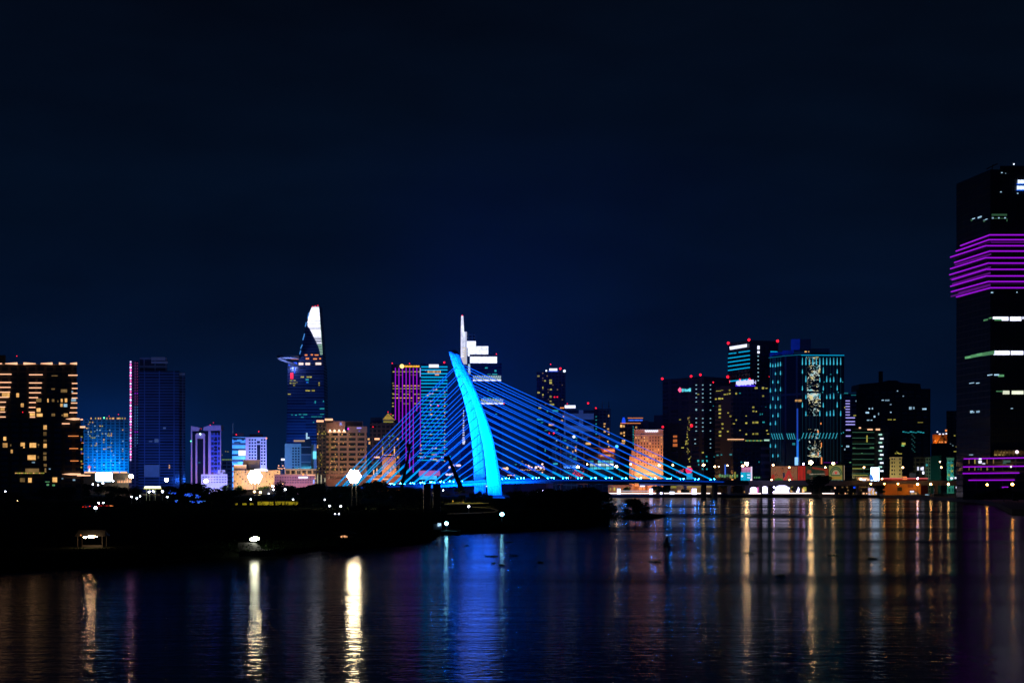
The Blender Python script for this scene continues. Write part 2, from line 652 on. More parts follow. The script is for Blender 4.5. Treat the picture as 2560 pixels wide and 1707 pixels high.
def bz(s_):
    for (a, za), (b, zb) in zip(zprof, zprof[1:]):
        if s_ <= b:
            return za + (zb - za) * (s_ - a) / (b - a)
    return zprof[-1][1]


bridge = empty('cable_stayed_bridge', (bP0.x, bP0.y, 0), 'blue floodlit cable-stayed bridge with one curved leaning pylon', 'bridge')


def ribbon(name, o0, o1, t0, t1, s0, s1, mat, parent=bridge, n=60):
    m = MB()
    vs, fs = [], []
    for i in range(n + 1):
        s_ = s0 + (s1 - s0) * i / n
        z = bz(s_)
        vs += [bpt(s_, o0, z + t0), bpt(s_, o1, z + t0), bpt(s_, o1, z + t1), bpt(s_, o0, z + t1)]
    for i in range(n):
        a, b = 4 * i, 4 * i + 4
        for k in range(4):
            fs.append((a + k, a + (k + 1) % 4, b + (k + 1) % 4, b + k))
    fs += [(3, 2, 1, 0), (4 * n, 4 * n + 1, 4 * n + 2, 4 * n + 3)]
    m.add(vs, fs)
    return m.build(name, mat, parent)


S0, S1 = bs(560), bs(1868)
ribbon('deck', -2, BW + 2, -2.6, -0.2, S0, S1, DECK_C)
ribbon('edge_girder', -2.9, -2.003, -2.2, 0.0, S0, S1, DECK_C)
ribbon('edge_light', -3.15, -2.903, -0.75, -0.15, bs(900), bs(1806), EDGE)
ribbon('railing', -1.6, -1.45, -0.2, 0.95, S0, S1, STEEL)
ribbon('railing', BW + 1.45, BW + 1.6, -0.2, 0.95, S0, S1, STEEL)

# pylon: two curved legs that lean together and merge at the head
CK = lambda x, y: (940 + x / 3.135, 760 + y / 3.135)
rows = [(372, 574, 584, 606), (395, 576, 592, 652), (440, 590, 615, 672), (500, 608, 642, 700), (600, 640, 688, 750), (720, 679, 742, 799), (850, 712, 787, 850), (1000, 739, 820, 901),
        (1120, 754, 839, 930), (1260, 764, 852, 957), (1385, 768, 858, 975), (1480, 771, 862, 986), (1545, 772, 864, 993)]
NEARLEG = [(372, 582, 606), (395, 590, 652), (440, 611, 672), (500, 636, 700), (600, 682, 750), (720, 738, 799), (850, 785, 850), (1000, 818, 901), (1120, 842, 930), (1260, 858, 957), (1385, 868, 976), (1480, 877, 986), (1545, 884, 993)]
FARLEG = [(372, 574, 604), (395, 576, 630), (440, 590, 645), (500, 608, 668), (600, 640, 708), (720, 679, 752), (850, 712, 792), (1000, 739, 818), (1120, 754, 838), (1260, 764, 850), (1385, 768, 857), (1480, 771, 861), (1545, 772, 864)]


def legY(cy_, far):
    k = min(max((cy_ - 372) / (1385 - 372), 0), 1.1)
    sp_ = 0.12 + 0.88 * k ** 0.8
    mid = bP0.y + 14
    return mid + (17 * sp_ if far else -17 * sp_)


def leg(name, rws, far):
    m = MB()
    rings = []
    for cy_, a, b in rws:
        Y = legY(cy_, far)
        pa_, pb_ = CK(a, cy_), CK(b, cy_)
        A, B = wp(*pa_, Y), wp(*pb_, Y)
        wdt = B.x - A.x
        d = wdt * 0.75
        x0, x1, z = A.x, B.x, A.z
        c = wdt * 0.16
        rings.append([(x0 + c, Y - d / 2, z), (x0 + wdt * 0.42, Y - d * 0.62, z), (x1 - c, Y - d / 2, z), (x1, Y - d / 2 + c, z),
                      (x1, Y + d / 2 - c, z), (x1 - c, Y + d / 2, z), (x0 + c, Y + d / 2, z), (x0, Y + d / 2 - c, z), (x0, Y - d / 2 + c, z)])
    n = 9
    # finer rows along the curve
    fine = []
    for i in range(len(rings) - 1):
        for q in range(4):
            t = q / 4
            p_ = rings[max(i - 1, 0)], rings[i], rings[i + 1], rings[min(i + 2, len(rings) - 1)]
            fine.append([tuple(0.5 * (2 * b_ + (c_ - a_) * t + (2 * a_ - 5 * b_ + 4 * c_ - d_) * t * t + (3 * b_ - a_ - 3 * c_ + d_) * t ** 3)
                               for a_, b_, c_, d_ in zip(p_[0][k], p_[1][k], p_[2][k], p_[3][k])) for k in range(n)])
    fine.append(rings[-1])
    vs = [q for r in fine for q in r]
    fs = [(i * n + k, (i + 1) * n + k, (i + 1) * n + (k + 1) % n, i * n + (k + 1) % n) for i in range(len(fine) - 1) for k in range(n)]
    fs += [tuple(range(n)), tuple(range((len(fine) - 1) * n, len(fine) * n))[::-1]]
    m.add(vs, fs)
    return m.build(name, PYLON_PAINT, bridge)


leg('pylon_leg', FARLEG, True)
near_leg = leg('pylon_leg', NEARLEG, False)
cap = MB()
Yc = bP0.y + 12
cap.plate([wp(*CK(x, y), Yc) for x, y in ((574, 378), (590, 366), (612, 358), (632, 366), (650, 384), (660, 404), (640, 396), (606, 378))], 9.0)
cap.build('pylon_cap', PYLON_DARK, bridge)
pl = MB()
q0, q1 = wp(*CK(868, 0), legY(1500, False)), wp(*CK(1000, 0), legY(1500, False))
pl.box(q0.x - 2, q1.x + 1, q0.y - 9, q0.y + 9, -1.0, 1.6)
pl.build('pile_cap', DECK_C, bridge)
pl = MB()
pl.box(q0.x - 1.0, q1.x, q0.y - 7.5, q0.y + 7.5, 1.6, 3.2)
pl.build('plinth', PYLON_DARK, bridge)
m = MB()
c0, c1 = wp(*CK(790, 1392), legY(1385, True)), wp(*CK(940, 1392), legY(1385, False))
m.tube([c0, c1], 1.5, 8)
m.build('crossbeam', PYLON_PAINT, bridge)


def interp(rws, cy_):
    for a, b in zip(rws, rws[1:]):
        if cy_ <= b[0]:
            t = (cy_ - a[0]) / (b[0] - a[0])
            return [a[i] + t * (b[i] - a[i]) for i in range(3)]
    return rws[-1]


def attach(cy_, far):
    r_ = interp(FARLEG if far else NEARLEG, cy_)
    return wp(*CK((r_[1] + r_[2]) / 2, cy_), legY(cy_, far))


right_px = [1780, 1741, 1704, 1671, 1632, 1596, 1559, 1518, 1482, 1448, 1411, 1373, 1335, 1297, 1259]
left_px = [857, 884, 909, 934, 959, 982, 1007, 1032, 1057, 1082, 1106, 1130, 1152]
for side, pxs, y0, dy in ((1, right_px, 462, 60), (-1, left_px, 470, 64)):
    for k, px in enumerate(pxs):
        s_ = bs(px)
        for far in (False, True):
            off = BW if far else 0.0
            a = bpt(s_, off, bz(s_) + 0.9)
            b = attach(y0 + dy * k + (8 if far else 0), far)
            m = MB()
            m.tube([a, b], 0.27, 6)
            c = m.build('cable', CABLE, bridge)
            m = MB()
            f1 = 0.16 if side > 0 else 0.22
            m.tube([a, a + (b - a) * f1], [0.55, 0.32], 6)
            m.build('cable_sheath', CABLE2, c)  # thicker glowing foot painted for the brighter light at the anchor
            if side > 0 or k > 3:
                d_ = (b - a).normalized()
                for q in ((1.6, 0.45), (-1.1, 0.1)) if not far else ((1.0, 0.3),):
                    block(bridge, 'anchor_lamp', a + Vector((q[0] * side * 1.0, -1.2, q[1])), (0.30,) * 3, ANCHOR, me=ballmesh(ANCHOR))
# river pier at the far bank and the back-span piers
for px in (1792,):
    s_ = bs(px)
    for off in (4, BW - 4):
        m = MB()
        p = bpt(s_, off)
        m.tube([(p.x, p.y, -1), (p.x, p.y, bz(s_) - 2.6)], 2.2, 10)
        m.build('pier', DECK_C, bridge)
for px in (900, 990, 1080):
    s_ = bs(px)
    m = MB()
    p = bpt(s_, BW / 2)
    m.box(p.x - 1.5, p.x + 1.5, p.y - 9, p.y + 9, 0, bz(s_) - 2.6)
    m.build('pier', DECK_C, bridge)
m = MB()
for far in (False,):
    pass
block(bridge, 'deck_lamp', wp(1220, 1215, 1180), (3.2, 0.5, 0.8), L_WHITE)
# floodlights that wash the pylon
for (px, py, Y, e, tgt) in ((1075, 1236, 1105, 7.5e5, (820, 1050)), (1120, 1238, 1120, 5.2e5, (700, 640)), (1330, 1232, 1120, 3.0e5, (930, 1150)), (1345, 1232, 1125, 1.6e5, (760, 640)), (1040, 1225, 1215, 2.6e5, (740, 700)), (1010, 1226, 1120, 5.0e5, (770, 1000)), (1030, 1228, 1100, 3.4e5, (700, 700))):
    p = wp(px, py, Y)
    li = bpy.data.lights.new('pylon_floodlight', 'SPOT')
    li.energy, li.color = e * 8.0, (0.0, 0.10, 1.0)
    li.spot_size, li.spot_blend, li.shadow_soft_size = R(62), 0.7, 9.0
    o = bpy.data.objects.new('pylon_floodlight', li)
    t_ = wp(*CK(*tgt), 1190)
    o.location = p - LOC[bridge.name]
    o.rotation_euler = (t_ - p).to_track_quat('-Z', 'Y').to_euler()
    col.objects.link(o)
    o.parent = bridge

# ---------------------------------------------------------------- elevated riverside road
BEAM = paint('viaduct_concrete', (0.36, 0.33, 0.29), 0.8, var=0.2, scale=0.08)
via = empty('elevated_road', (wp(2060, 0, 1350).x, 1350, GZ), 'concrete elevated road on piers along the lit waterfront', 'viaduct')
vz = [(1600, 1203), (1800, 1203.5), (1930, 1203.0), (2080, 1203.5), (2200, 1204), (2320, 1203.5), (2412, 1203.5)]
vY = 1352.0


def vstrip(name, y0, y1, t0, t1, mat):
    m = MB()
    vs, fs = [], []
    for px, py in vz:
        p = wp(px, py, vY)
        vs += [(p.x, vY + y0, p.z + t0), (p.x, vY + y1, p.z + t0), (p.x, vY + y1, p.z + t1), (p.x, vY + y0, p.z + t1)]
    n = len(vz) - 1
    for i in range(n):
        for k in range(4):
            fs.append((4 * i + k, 4 * i + (k + 1) % 4, 4 * i + 4 + (k + 1) % 4, 4 * i + 4 + k))
    fs += [(3, 2, 1, 0), (4 * n, 4 * n + 1, 4 * n + 2, 4 * n + 3)]
    m.add(vs, fs)
    return m.build(name, mat, via)


vstrip('deck', 0, 16, -1.5, 0, BEAM)
vstrip('girder', 2.0, 14, -3.3, -1.503, BEAM)
vstrip('parapet', -0.35, -0.003, -1.2, 0.9, BEAM)
for px in (1650, 1715, 1826, 1870, 1905, 1990, 2085, 2150, 2215, 2280, 2345, 2400):
    p = wp(px, 1203, vY)
    m = MB()
    m.box(p.x - 1.2, p.x + 1.2, vY + 5, vY + 9, GZ, p.z - 3.3)
    m.build('pier', BEAM, via)

# ---------------------------------------------------------------- buildings, west to east
FA = facade
# dark apartment block with orange balcony strips
b = Bld('apartment_block', 'tall dark apartment block with stacked orange balcony strips and a row of peach crown lamps', 'apartment block', 'A',
        [(-420, 1000), (752, 1000)], 205, 45, FA('apartment_dark', (0.05, 0.05, 0.052), (0.015, 0.017, 0.02), 3.4, 5.5, 0.35, 0.3), z0=1.2)
b.box('podium', -420, 790, 735, None, FA('apartment_low', (0.06, 0.06, 0.06), (0.014, 0.016, 0.02), 3.4, 6.5, 0.4, 0.35), -1.5, 48)
b.box('stair_tower', 758, 820, 800, None, FA('apartment_stair', (0.07, 0.07, 0.07), (0.02, 0.022, 0.03), 3.2, 3.0, 0.4, 0.3), 4, 20)
b.box('roof_house', -300, 55, 108, 205, DARK, 8, 20)
b.box('roof_edge', -420, 758, 196, 206, CONC, -0.8, 1.2)
for x0, x1, flip in ((-60, 18, 0), (50, 168, 1), (230, 348, 0), (398, 512, 1), (578, 640, 0), (686, 752, 1)):
    yb_, h1, h0 = 190, 11, 3
    pts = [(x0, yb_ - h1), (x1, yb_ - h0), (x1, yb_ + h0), (x0, yb_ + h1)] if not flip else [(x0, yb_ - h0), (x1, yb_ - h1), (x1, yb_ + h1), (x0, yb_ + h0)]
    b.poly('crown_lamp', pts, L_PINKW, -2.0, 0.6)
for x1, y in ((112, 295), (110, 375), (103, 423), (98, 470), (82, 520), (57, 568), (50, 616), (50, 665), (54, 713)):
    b.win((x1 - 60) / 2, y, x1 + 60, 9, L_PINKW, 'balcony_light', -0.9)
for x0, x1, y in ((285, 417, 300), (285, 410, 380), (285, 405, 428), (285, 400, 476), (285, 372, 524), (285, 350, 572), (283, 347, 620), (283, 340, 667), (293, 343, 715),
                  (670, 760, 305), (705, 758, 385), (705, 760, 434), (705, 758, 481), (705, 758, 528), (697, 757, 577), (690, 757, 624), (682, 757, 671)):
    b.win((x0 + x1) / 2, y, x1 - x0, 9, L_PINKW, 'balcony_light', -0.9)
for x0, x1, y in ((668, 770, 900), (680, 765, 1022), (690, 770, 1143)):
    b.win((x0 + x1) / 2, y, x1 - x0, 7, L_ORG, 'balcony_light', -2.4)
b.poly('crown_lamp', [(640, 733), (720, 722), (778, 726), (778, 740), (720, 744)], L_PINKW, -2.6, 0.6)
b.wins([(645, 779, 74, 10), (800, 738, 24, 12), (810, 812, 50, 18)], L_PINKW, 'balcony_light', -2.4)
b.wins([(173, 500, 26, 38), (218, 598, 26, 36), (470, 552, 12, 34), (605, 552, 16, 32), (647, 550, 22, 36), (603, 598, 22, 30), (378, 645, 36, 36), (318, 690, 48, 30),
        (388, 695, 56, 30), (645, 695, 40, 32), (78, 500, 30, 44), (25, 637, 40, 30), (40, 497, 40, 40)], W_WARM)
b.wins([(380, 550, 48, 34), (520, 552, 22, 26), (567, 560, 12, 18), (522, 693, 32, 24), (610, 697, 12, 14), (627, 458, 60, 30), (535, 310, 60, 8), (520, 440, 34, 14)], W_DIMW)
b.wins([(642, 600, 34, 30), (722, 546, 46, 30), (708, 466, 16, 14)], W_COOL)
b.wins([(442, 815, 30, 42), (442, 995, 30, 40), (47, 925, 26, 36), (50, 990, 44, 42), (115, 1050, 18, 32), (222, 982, 40, 34), (322, 990, 62, 44), (310, 1110, 78, 46), (537, 1328, 44, 46),
        (293, 1332, 32, 44), (235, 1010, 14, 14)], W_WARM, dy=-1.7)
b.wins([(440, 878, 30, 38), (442, 945, 30, 20), (440, 1070, 30, 22), (440, 1118, 28, 42), (443, 1185, 26, 26), (105, 990, 10, 20), (377, 985, 12, 12), (377, 1003, 10, 8), (375, 1108, 12, 24),
        (220, 1330, 46, 38), (445, 1235, 14, 40), (315, 1236, 132, 36)], W_DIMW, dy=-1.7)
b.wins([(327, 1158, 28, 12), (487, 1222, 16, 9), (612, 1316, 14, 9), (725, 1330, 22, 14)], W_COOL, dy=-1.7)
b.wins([(465, 1348, 40, 6), (468, 1377, 22, 16), (525, 1382, 24, 16)], W_GRN, dy=-1.7)
for i in range(15):
    b.win(156 + i * 19.3, 1263, 15, 9, W_YEL if i % 3 else W_WARM, 'string_light', -2.2)
b.wins([(797, 910, 20, 12), (797, 1028, 16, 14), (783, 1105, 12, 30), (795, 1147, 18, 14), (758, 1220, 16, 44), (797, 1206, 14, 10)], W_YEL, dy=3.8)
b.wins([(810, 967, 22, 5), (808, 1072, 22, 5), (808, 1172, 22, 5)], L_ORG, 'balcony_light', 3.6)
b.wins([(795, 930, 12, 40), (798, 1060, 12, 30), (765, 1060, 10, 60), (765, 940, 10, 50)], glow('blue_dim_window', (0.05, 0.10, 0.7), 0.35), dy=3.8)
b.poly('canopy_light', [(605, 1273), (690, 1264), (788, 1266), (788, 1282), (690, 1283)], L_PINKW, -3.4, 0.6)
b.wins([(820, 1286, 130, 12), (800, 1280, 60, 8)], L_PINKW, 'canopy_light', -3.0)
b.lamp(165, 117, 10, L_RED, dy=8)
b.lamp(222, 667, 10, L_RED)

# blue hazy apartment slab behind the screen
b = Bld('apartment_slab', 'blue tinted apartment slab with scattered window dots behind the bright screen', 'apartment block', 'A',
        [(806, 1900), (1262, 1900)], 735, 40, FA('slab_blue', (0.34, 0.36, 0.40), (0.10, 0.11, 0.13), 3.3, 5.2, 0.3, 0.3))
b.box('roof_house', 1050, 1190, 722, 735, CONC, 6, 12)
for x in (892, 965, 985, 1048, 1078, 1100, 1112, 1150, 1165, 1182, 1200, 936, 1225):
    b.win(x, 727, 11, 14, W_WARM if x % 3 else W_YEL, 'parapet_lamp', -0.6)
for x, y in ((880, 765), (908, 766), (868, 785), (980, 802), (1002, 802), (850, 824), (866, 822), (893, 860), (1092, 876), (1203, 840), (880, 898), (893, 914), (910, 918), (928, 916), (1055, 896), (1072, 898), (1090, 896),
             (945, 972), (1092, 968), (896, 993), (932, 993), (946, 990), (1018, 935), (1056, 1012), (1072, 1008), (1088, 1008), (1018, 1028), (1036, 1026), (1094, 1046), (1203, 1048), (865, 1108), (1203, 1124), (928, 1203), (1003, 877), (1064, 878), (1016, 960)):
    b.win(x, y, 11, 10, W_YEL if (x + y) % 3 else W_WARM)
for x, y in ((930, 802), (865, 858), (928, 856), (865, 880), (948, 897), (966, 897), (952, 840), (980, 842), (1036, 876), (1075, 842), (1205, 950), (1203, 1028), (948, 1048), (928, 1128), (926, 1146), (1113, 1088), (1170, 1162), (1107, 1183), (1017, 1183), (1090, 1142)):
    b.win(x, y, 10, 9, W_COOL)
b.lamp(1020, 722, 15, glow('green_lamp', (0.1, 1.0, 0.35), 4.0))
b.lamp(1070, 705, 7, L_RED)
b.lamp(1160, 688, 8, L_RED)
b.wash(1017, 1260, 22, 1.5e5, (0.0, 0.24, 1.0), 30, (1017, 1050))  # added light, stands in for the screen's cyan glow on the slab

# tower with a pink light edge
PINKE = glow('pink_edge_light', (1.0, 0.14, 0.55), 2.6, var=0.3, scale=0.2)
LILAC = glow('lilac_edge_light', (0.62, 0.50, 1.0), 3.0, var=0.2, scale=0.2)
b = Bld('residential_tower', 'dark blue residential tower whose edge carries a column of pink and white lights', 'tower', 'B',
        [(180, 1780), (582, 1780)], 262, 42, FA('lattice_blue', (0.06, 0.11, 0.24), (0.02, 0.025, 0.035), 3.05, 16.0, 0.3, 0.06))
b.box('crown', 192, 462, 132, 262, FA('lattice_crown', (0.14, 0.15, 0.19), (0.02, 0.024, 0.035), 9.0, 12.0, 0.25, 0.1), 6, 26)
b.box('roof_screen', 306, 442, 128, 160, CONC, 3, 2)
b.box('roof_screen', 306, 470, 168, 190, CONC, 3, 2)
b.box('side_wing', 582, 640, 278, None, FA('lattice_side', (0.10, 0.11, 0.14), (0.02, 0.022, 0.03), 3.05, 8.0, 0.3, 0.1), 8, 30)
b.box('roof_screen', 574, 638, 282, 305, CONC, 6, 2)
b.box('light_wing', 94, 180, 165, None, FA('lattice_pink', (0.08, 0.06, 0.10), (0.02, 0.02, 0.03), 3.4, 5.0, 0.3, 0.3), 2, 30)
for i in range(37):
    y = 175 + i * 26.6
    b.win(104, y, 13, 17, PINKE if i % 2 else LILAC, 'edge_light', 1.4)
for i in range(36):
    y = 185 + i * 27
    for x in (148, 170):
        mt = L_MAG if i in (11, 25) else (glow('faint_pink_light', (0.6, 0.08, 0.4), 0.30) if i < 16 else glow('faint_cyan_light', (0.10, 0.35, 0.9), 0.42))
        if b.nw < 98:
            b.win(x, y, 9, 9, mt, 'edge_light', 1.6)
b.poly('entrance_block', [(235, 1182), (385, 1182), (385, 1300), (235, 1300)], CONC, -4, 20)
b.wins([(436, 822, 26, 18), (358, 945, 40, 34), (300, 952, 34, 12)], glow('pale_blue_panel', (0.08, 0.16, 0.5), 0.35), 'panel')
b.wins([(484, 1188, 10, 10), (484, 1208, 12, 20)], W_WARM)
b.wash(400, 1330, 70, 1.3e5, (0.02, 0.15, 1.0), 30, (400, 700))

# twin-pillar office tower with pink piers
PIERP = paint('pink_render', (0.50, 0.40, 0.42), 0.7)
b = Bld('office_tower', 'office tower with pink stone piers, folded roof wings and a blue lit glass flank', 'tower', 'B',
        [(708, 1700), (985, 1700)], 852, 30, GLASSD)
b.box('flank', 890, 980, 868, None, FA('blue_flank', (0.08, 0.16, 0.55), (0.05, 0.06, 0.09), 5.2, 3.4, 0.35, 0.25), -1.0, 20)
b.poly('roof_wing', [(695, 800), (712, 805), (778, 816), (768, 850), (695, 850)], PIERP, -2, 14)
b.poly('roof_wing', [(818, 812), (880, 796), (990, 794), (990, 846), (818, 846)], PIERP, -2, 14)
for x0, x1 in ((695, 708), (865, 889), (981, 990)):
    b.box('pier', x0, x1, 846, None, PIERP, -2.2, 6)
for x0, x1 in ((740, 757), (816, 833)):
    b.box('pier', x0, x1, 886, None, PIERP, -2.0, 4)
b.poly('arch', [(740, 886), (752, 872), (822, 872), (833, 886), (826, 925), (748, 925)], PIERP, -2.1, 3)
for i in range(9):
    b.win(937, 940 + i * 33.5, 30, 15, GLASSD, 'window', -1.4)
b.lamp(786, 880, 14, glow('green_white_lamp', (0.6, 1.0, 0.85), 5.0), dy=-3)
b.lamp(693, 950, 12, glow('green_lamp', (0.1, 1.0, 0.35), 4.0), dy=-3)
b.lamp(884, 793, 9, L_RED)
b.lamp(916, 770, 7, L_RED)
b.lamp(797, 830, 7, L_RED)
b.win(776, 1160, 22, 5, W_TEAL)
b.wash(880, 1260, 45, 1.3e5, (0.06, 0.12, 1.0), 16, (900, 960))
b.wash(720, 1290, 40, 1.2e4, (1.0, 0.34, 0.16), 12, (720, 1100))
b.wash(830, 1290, 36, 1.0e4, (1.0, 0.40, 0.12), 10, (830, 1180))

# dim tower between
b = Bld('office_block', 'low dim blue office block between the pink pier tower and the cyan tower', 'building', 'B',
        [(975, 1750), (1108, 1750)], 1128, 30, FA('dim_blue_office', (0.16, 0.19, 0.26), (0.03, 0.04, 0.06), 4, 5))
for i in range(9):
    b.win(998 + i * 12.5, 1131, 9, 8, W_YEL if i % 2 else W_GRN, 'parapet_lamp')
b.wins([(1035, 1050, 8, 10), (1058, 1053, 8, 8), (1000, 1085, 8, 8)], W_YEL)

# cyan tower with screen
b = Bld('office_tower', 'cyan lit office tower with dark floor bands, a roof mast and a white screen', 'tower', 'B',
        [(1100, 1600), (1230, 1600)], 910, 26, FA('cyan_office', (0.14, 0.48, 0.62), (0.05, 0.06, 0.07), 5.4, 30.0, 0.62, 0.0))
b.box('roof_house', 1118, 1216, 872, 910, paint('blue_roof_house', (0.12, 0.16, 0.34)), 4, 12)
m_ = MB()
p, _, _ = b.at(1106, 905, 3)
m_.tube([p, p + Vector((0, 0, 13))], 0.5, 6)
m_.build('mast', STEEL, b.root)
b.wins([(1130, 937, 36, 12), (1205, 937, 28, 12), (1150, 962, 62, 10), (1125, 1085, 40, 8), (1130, 1160, 44, 8)], GLASSD)
b.win(1196, 1066, 70, 52, L_WHITE, 'screen', -0.8)
b.lamp(1140, 886, 13, L_RED)
b.wash(1165, 1310, 40, 2.0e5, (0.0, 0.30, 1.0), 16, (1165, 1030))

# lilac tower with a grid of windows
b = Bld('apartment_tower', 'lilac lit apartment tower with a grid of square dark windows and red roof lamps', 'tower', 'B',
        [(1231, 1620), (1436, 1620)], 912, 26, paint('lilac_render', (0.55, 0.52, 0.56), 0.8))
b.box('recess', 1342, 1376, 985, None, GLASSD, -0.15, 2)
b.box('roof_house', 1270, 1400, 882, 912, DARK, 6, 12)
for j in range(9):
    for x in (1271, 1298, 1325, 1390, 1417):
        b.win(x, 938 + j * 29.5, 17, 17, GLASSD, 'window')
b.win(1357, 960, 30, 24, GLASSD)
b.lamp(1360, 856, 11, L_RED)
b.lamp(1436, 922, 13, glow('orange_lamp', (1.0, 0.25, 0.05), 3.0))
b.wash(1335, 1270, 40, 1.3e5, (0.42, 0.30, 1.0), 16, (1335, 1040))

# white low office
b = Bld('office_block', 'bright white low office building with dark windows and a stepped roof house', 'building', 'B',
        [(795, 1460), (1052, 1460)], 1275, 22, paint('white_render', (0.7, 0.7, 0.72), 0.8))
b.box('roof_house', 958, 1032, 1232, 1275, paint('white_render', (0.7, 0.7, 0.72)), 2, 12)
for j, y in enumerate((1300, 1326, 1352)):
    for i in range(9):
        b.win(818 + i * 27, y, 17, 8, GLASSD, 'window')
b.wins([(990, 1256, 22, 8), (1018, 1262, 14, 8)], GLASSD)
b.wash(920, 1395, 28, 6.5e4, (0.26, 0.28, 1.0), 14, (920, 1310))

# warm lit heritage block
CREAM = paint('cream_render', (0.55, 0.47, 0.36), 0.85)
b = Bld('heritage_block', 'warm lit cream block with rows of small bright windows behind the big floodlight', 'building', 'B',
        [(1112, 1490), (1570, 1490)], 1235, 30, CREAM)
b.box('upper_block', 1205, 1370, 1132, 1235, paint('khaki_render', (0.30, 0.26, 0.18)), 10, 18)
b.box('upper_block', 1113, 1240, 1190, 1235, CREAM, 3, 18)
b.win(1178, 1188, 118, 12, L_PINKW, 'roof_light', 1.5)
b.poly('roof_light', [(1318, 1222), (1400, 1216), (1448, 1228), (1448, 1244), (1310, 1240)], L_WHITE, -1.0, 1)
for j in range(6):
    for i in range(17):
        if 6 < i < 12 and 0 < j < 5:
            continue
        b.win(1125 + i * 26.2, 1252 + j * 23, 10, 12, W_WARM if (i * 3 + j) % 4 else GLASSD, 'window')
b.wash(1200, 1380, 24, 3.0e4, (1.0, 0.55, 0.22), 12, (1200, 1290))
b.wash(1480, 1385, 24, 3.0e4, (1.0, 0.55, 0.22), 12, (1480, 1300))

# long pink colonial building
b = Bld('colonial_building', 'long pink colonial building with rows of small blue windows and a lit white roof sign', 'building', 'C',
        [(80, 1430), (398, 1430)], 1404, 24, paint('pink_wash', (0.52, 0.36, 0.36), 0.85))
b.box('cornice', 78, 400, 1396, 1405, CREAM, -0.8, 2)
for j, y in enumerate((1420, 1440, 1460)):
    for i in range(24):
        b.win(92 + i * 12.9, y, 6, 11, glow('dusk_blue_pane', (0.05, 0.05, 0.45), 0.25) if (i + j) % 3 else GLASSD, 'window')
b.win(307, 1420, 74, 13, L_WHITE, 'roof_sign', -1.2)
b.wins([(340 + i * 9, 1402, 7, 6) for i in range(7)], L_PINKW, 'parapet_lamp', -1.2)
b.lamp(307, 1396, 12, glow('orange_lamp', (1.0, 0.25, 0.05), 3.0), dy=-1.4)
b.win(390, 1452, 10, 30, glow('blue_white_sign', (0.25, 0.35, 1.0), 1.6), 'sign', -1.2)
b.wash(240, 1490, 26, 2.0e4, (0.9, 0.42, 0.66), 20, (240, 1430))
b = Bld('terrace_building', 'long beige terrace with a pale roof slab in front of the teal block', 'building', 'C',
        [(165, 1500), (410, 1500)], 1356, 26, FA('terrace_beige', (0.42, 0.34, 0.26), (0.03, 0.03, 0.04), 7.0, 5.0, 0.55, 0.3))
b.box('roof_slab', 160, 412, 1352, 1366, CONC, -1.2, 28)
b.wins([(x, y, 9, 8) for x, y in ((115, 1328), (148, 1328), (112, 1347), (125, 1350), (158, 1347), (140, 1352))], L_PINKW, 'roof_lamp', -2)
b.wash(290, 1420, 24, 1.8e4, (1.0, 0.62, 0.35), 20, (290, 1370))

# tapering skyscraper with helipad
b = Bld('skyscraper', 'tapering glass skyscraper with a white glowing crown fin and a round helipad', 'skyscraper', 'C',
        [(186, 2300), (470, 2300)], 540, 55, FA('skyscraper_glass', (0.10, 0.15, 0.28), (0.02, 0.035, 0.09), 4.2, 60.0, 0.18, 0.0, 0.2))
GLS = FA('skyscraper_glass', (0.10, 0.15, 0.28), (0.02, 0.035, 0.09), 4.2, 60.0, 0.18, 0.0, 0.2)
b.poly('base_flare', [(186, 540), (180, 900), (174, 1160), (172, 1440), (190, 1440), (190, 540)], GLS, 0.5, 40)
b.poly('base_flare', [(464, 540), (478, 900), (486, 1160), (488, 1440), (468, 1440), (468, 540)], GLS, 0.5, 40)
b.poly('crown', [(188, 540), (272, 540), (272, 470), (290, 400), (315, 290), (335, 210), (356, 130), (376, 84), (432, 74), (440, 200), (450, 330), (458, 460), (464, 540)], GLS, 1.0, 40)
CROWN = glow('crown_white_light', (0.78, 0.80, 0.98), 1.5, var=0.3, scale=5.0)  # floodlighting on the crown louvres painted as emission
ol = [(84, 376, 430), (130, 358, 435), (170, 348, 438), (205, 341, 440), (235, 343, 442), (255, 358, 444), (285, 374, 447), (310, 385, 449), (340, 400, 451), (370, 414, 453), (395, 424, 455), (430, 435, 456), (465, 440, 457)]
y = 88
while y < 466:
    a, c = interp(ol, y)[1:]
    solid = y < 370
    b.win((a + c) / 2, y, max(c - a, 6) - (0 if solid else 2), 10.2 if y < 330 else 7, CROWN if y < 372 else glow('crown_green_light', (0.55, 0.95, 0.75), 0.55), 'crown_light', 0.2)
    y += 10.6 if y < 330 else 12.5
for y in range(200, 460, 11):
    b.win(interp([(200, 0, 439), (300, 0, 447), (460, 0, 458)], y)[2], y, 5, 6, glow('crown_green_light', (0.55, 0.95, 0.75), 0.55), 'edge_lamp', 0.1)
m_ = MB()
c_, _, mm = b.at(188, 481, -8)
ring = []
for k in range(24):
    t = 2 * math.pi * k / 24
    ring.append((c_.x + 84 / 3.135 * mm * math.cos(t), c_.y + 46 * 0.52 * math.sin(t)))
m_.prism(ring, c_.z - 1.6, c_.z + 2.0)
HP = paint('helipad_grey', (0.45, 0.47, 0.5), 0.6)
m_.build('helipad', HP, b.root)
m_ = MB()
m_.tube([(c_.x + 20, c_.y + 12, c_.z - 14), (c_.x - 14, c_.y, c_.z - 1.5)], 2.2, 6)
m_.build('helipad_strut', STEEL, b.root)
b.wash(188, 545, 30, 3.0e4, (0.25, 0.35, 1.0), 6, (188, 500))
BLU = glow('blue_edge_lamp', (0.08, 0.35, 1.0), 0.75)
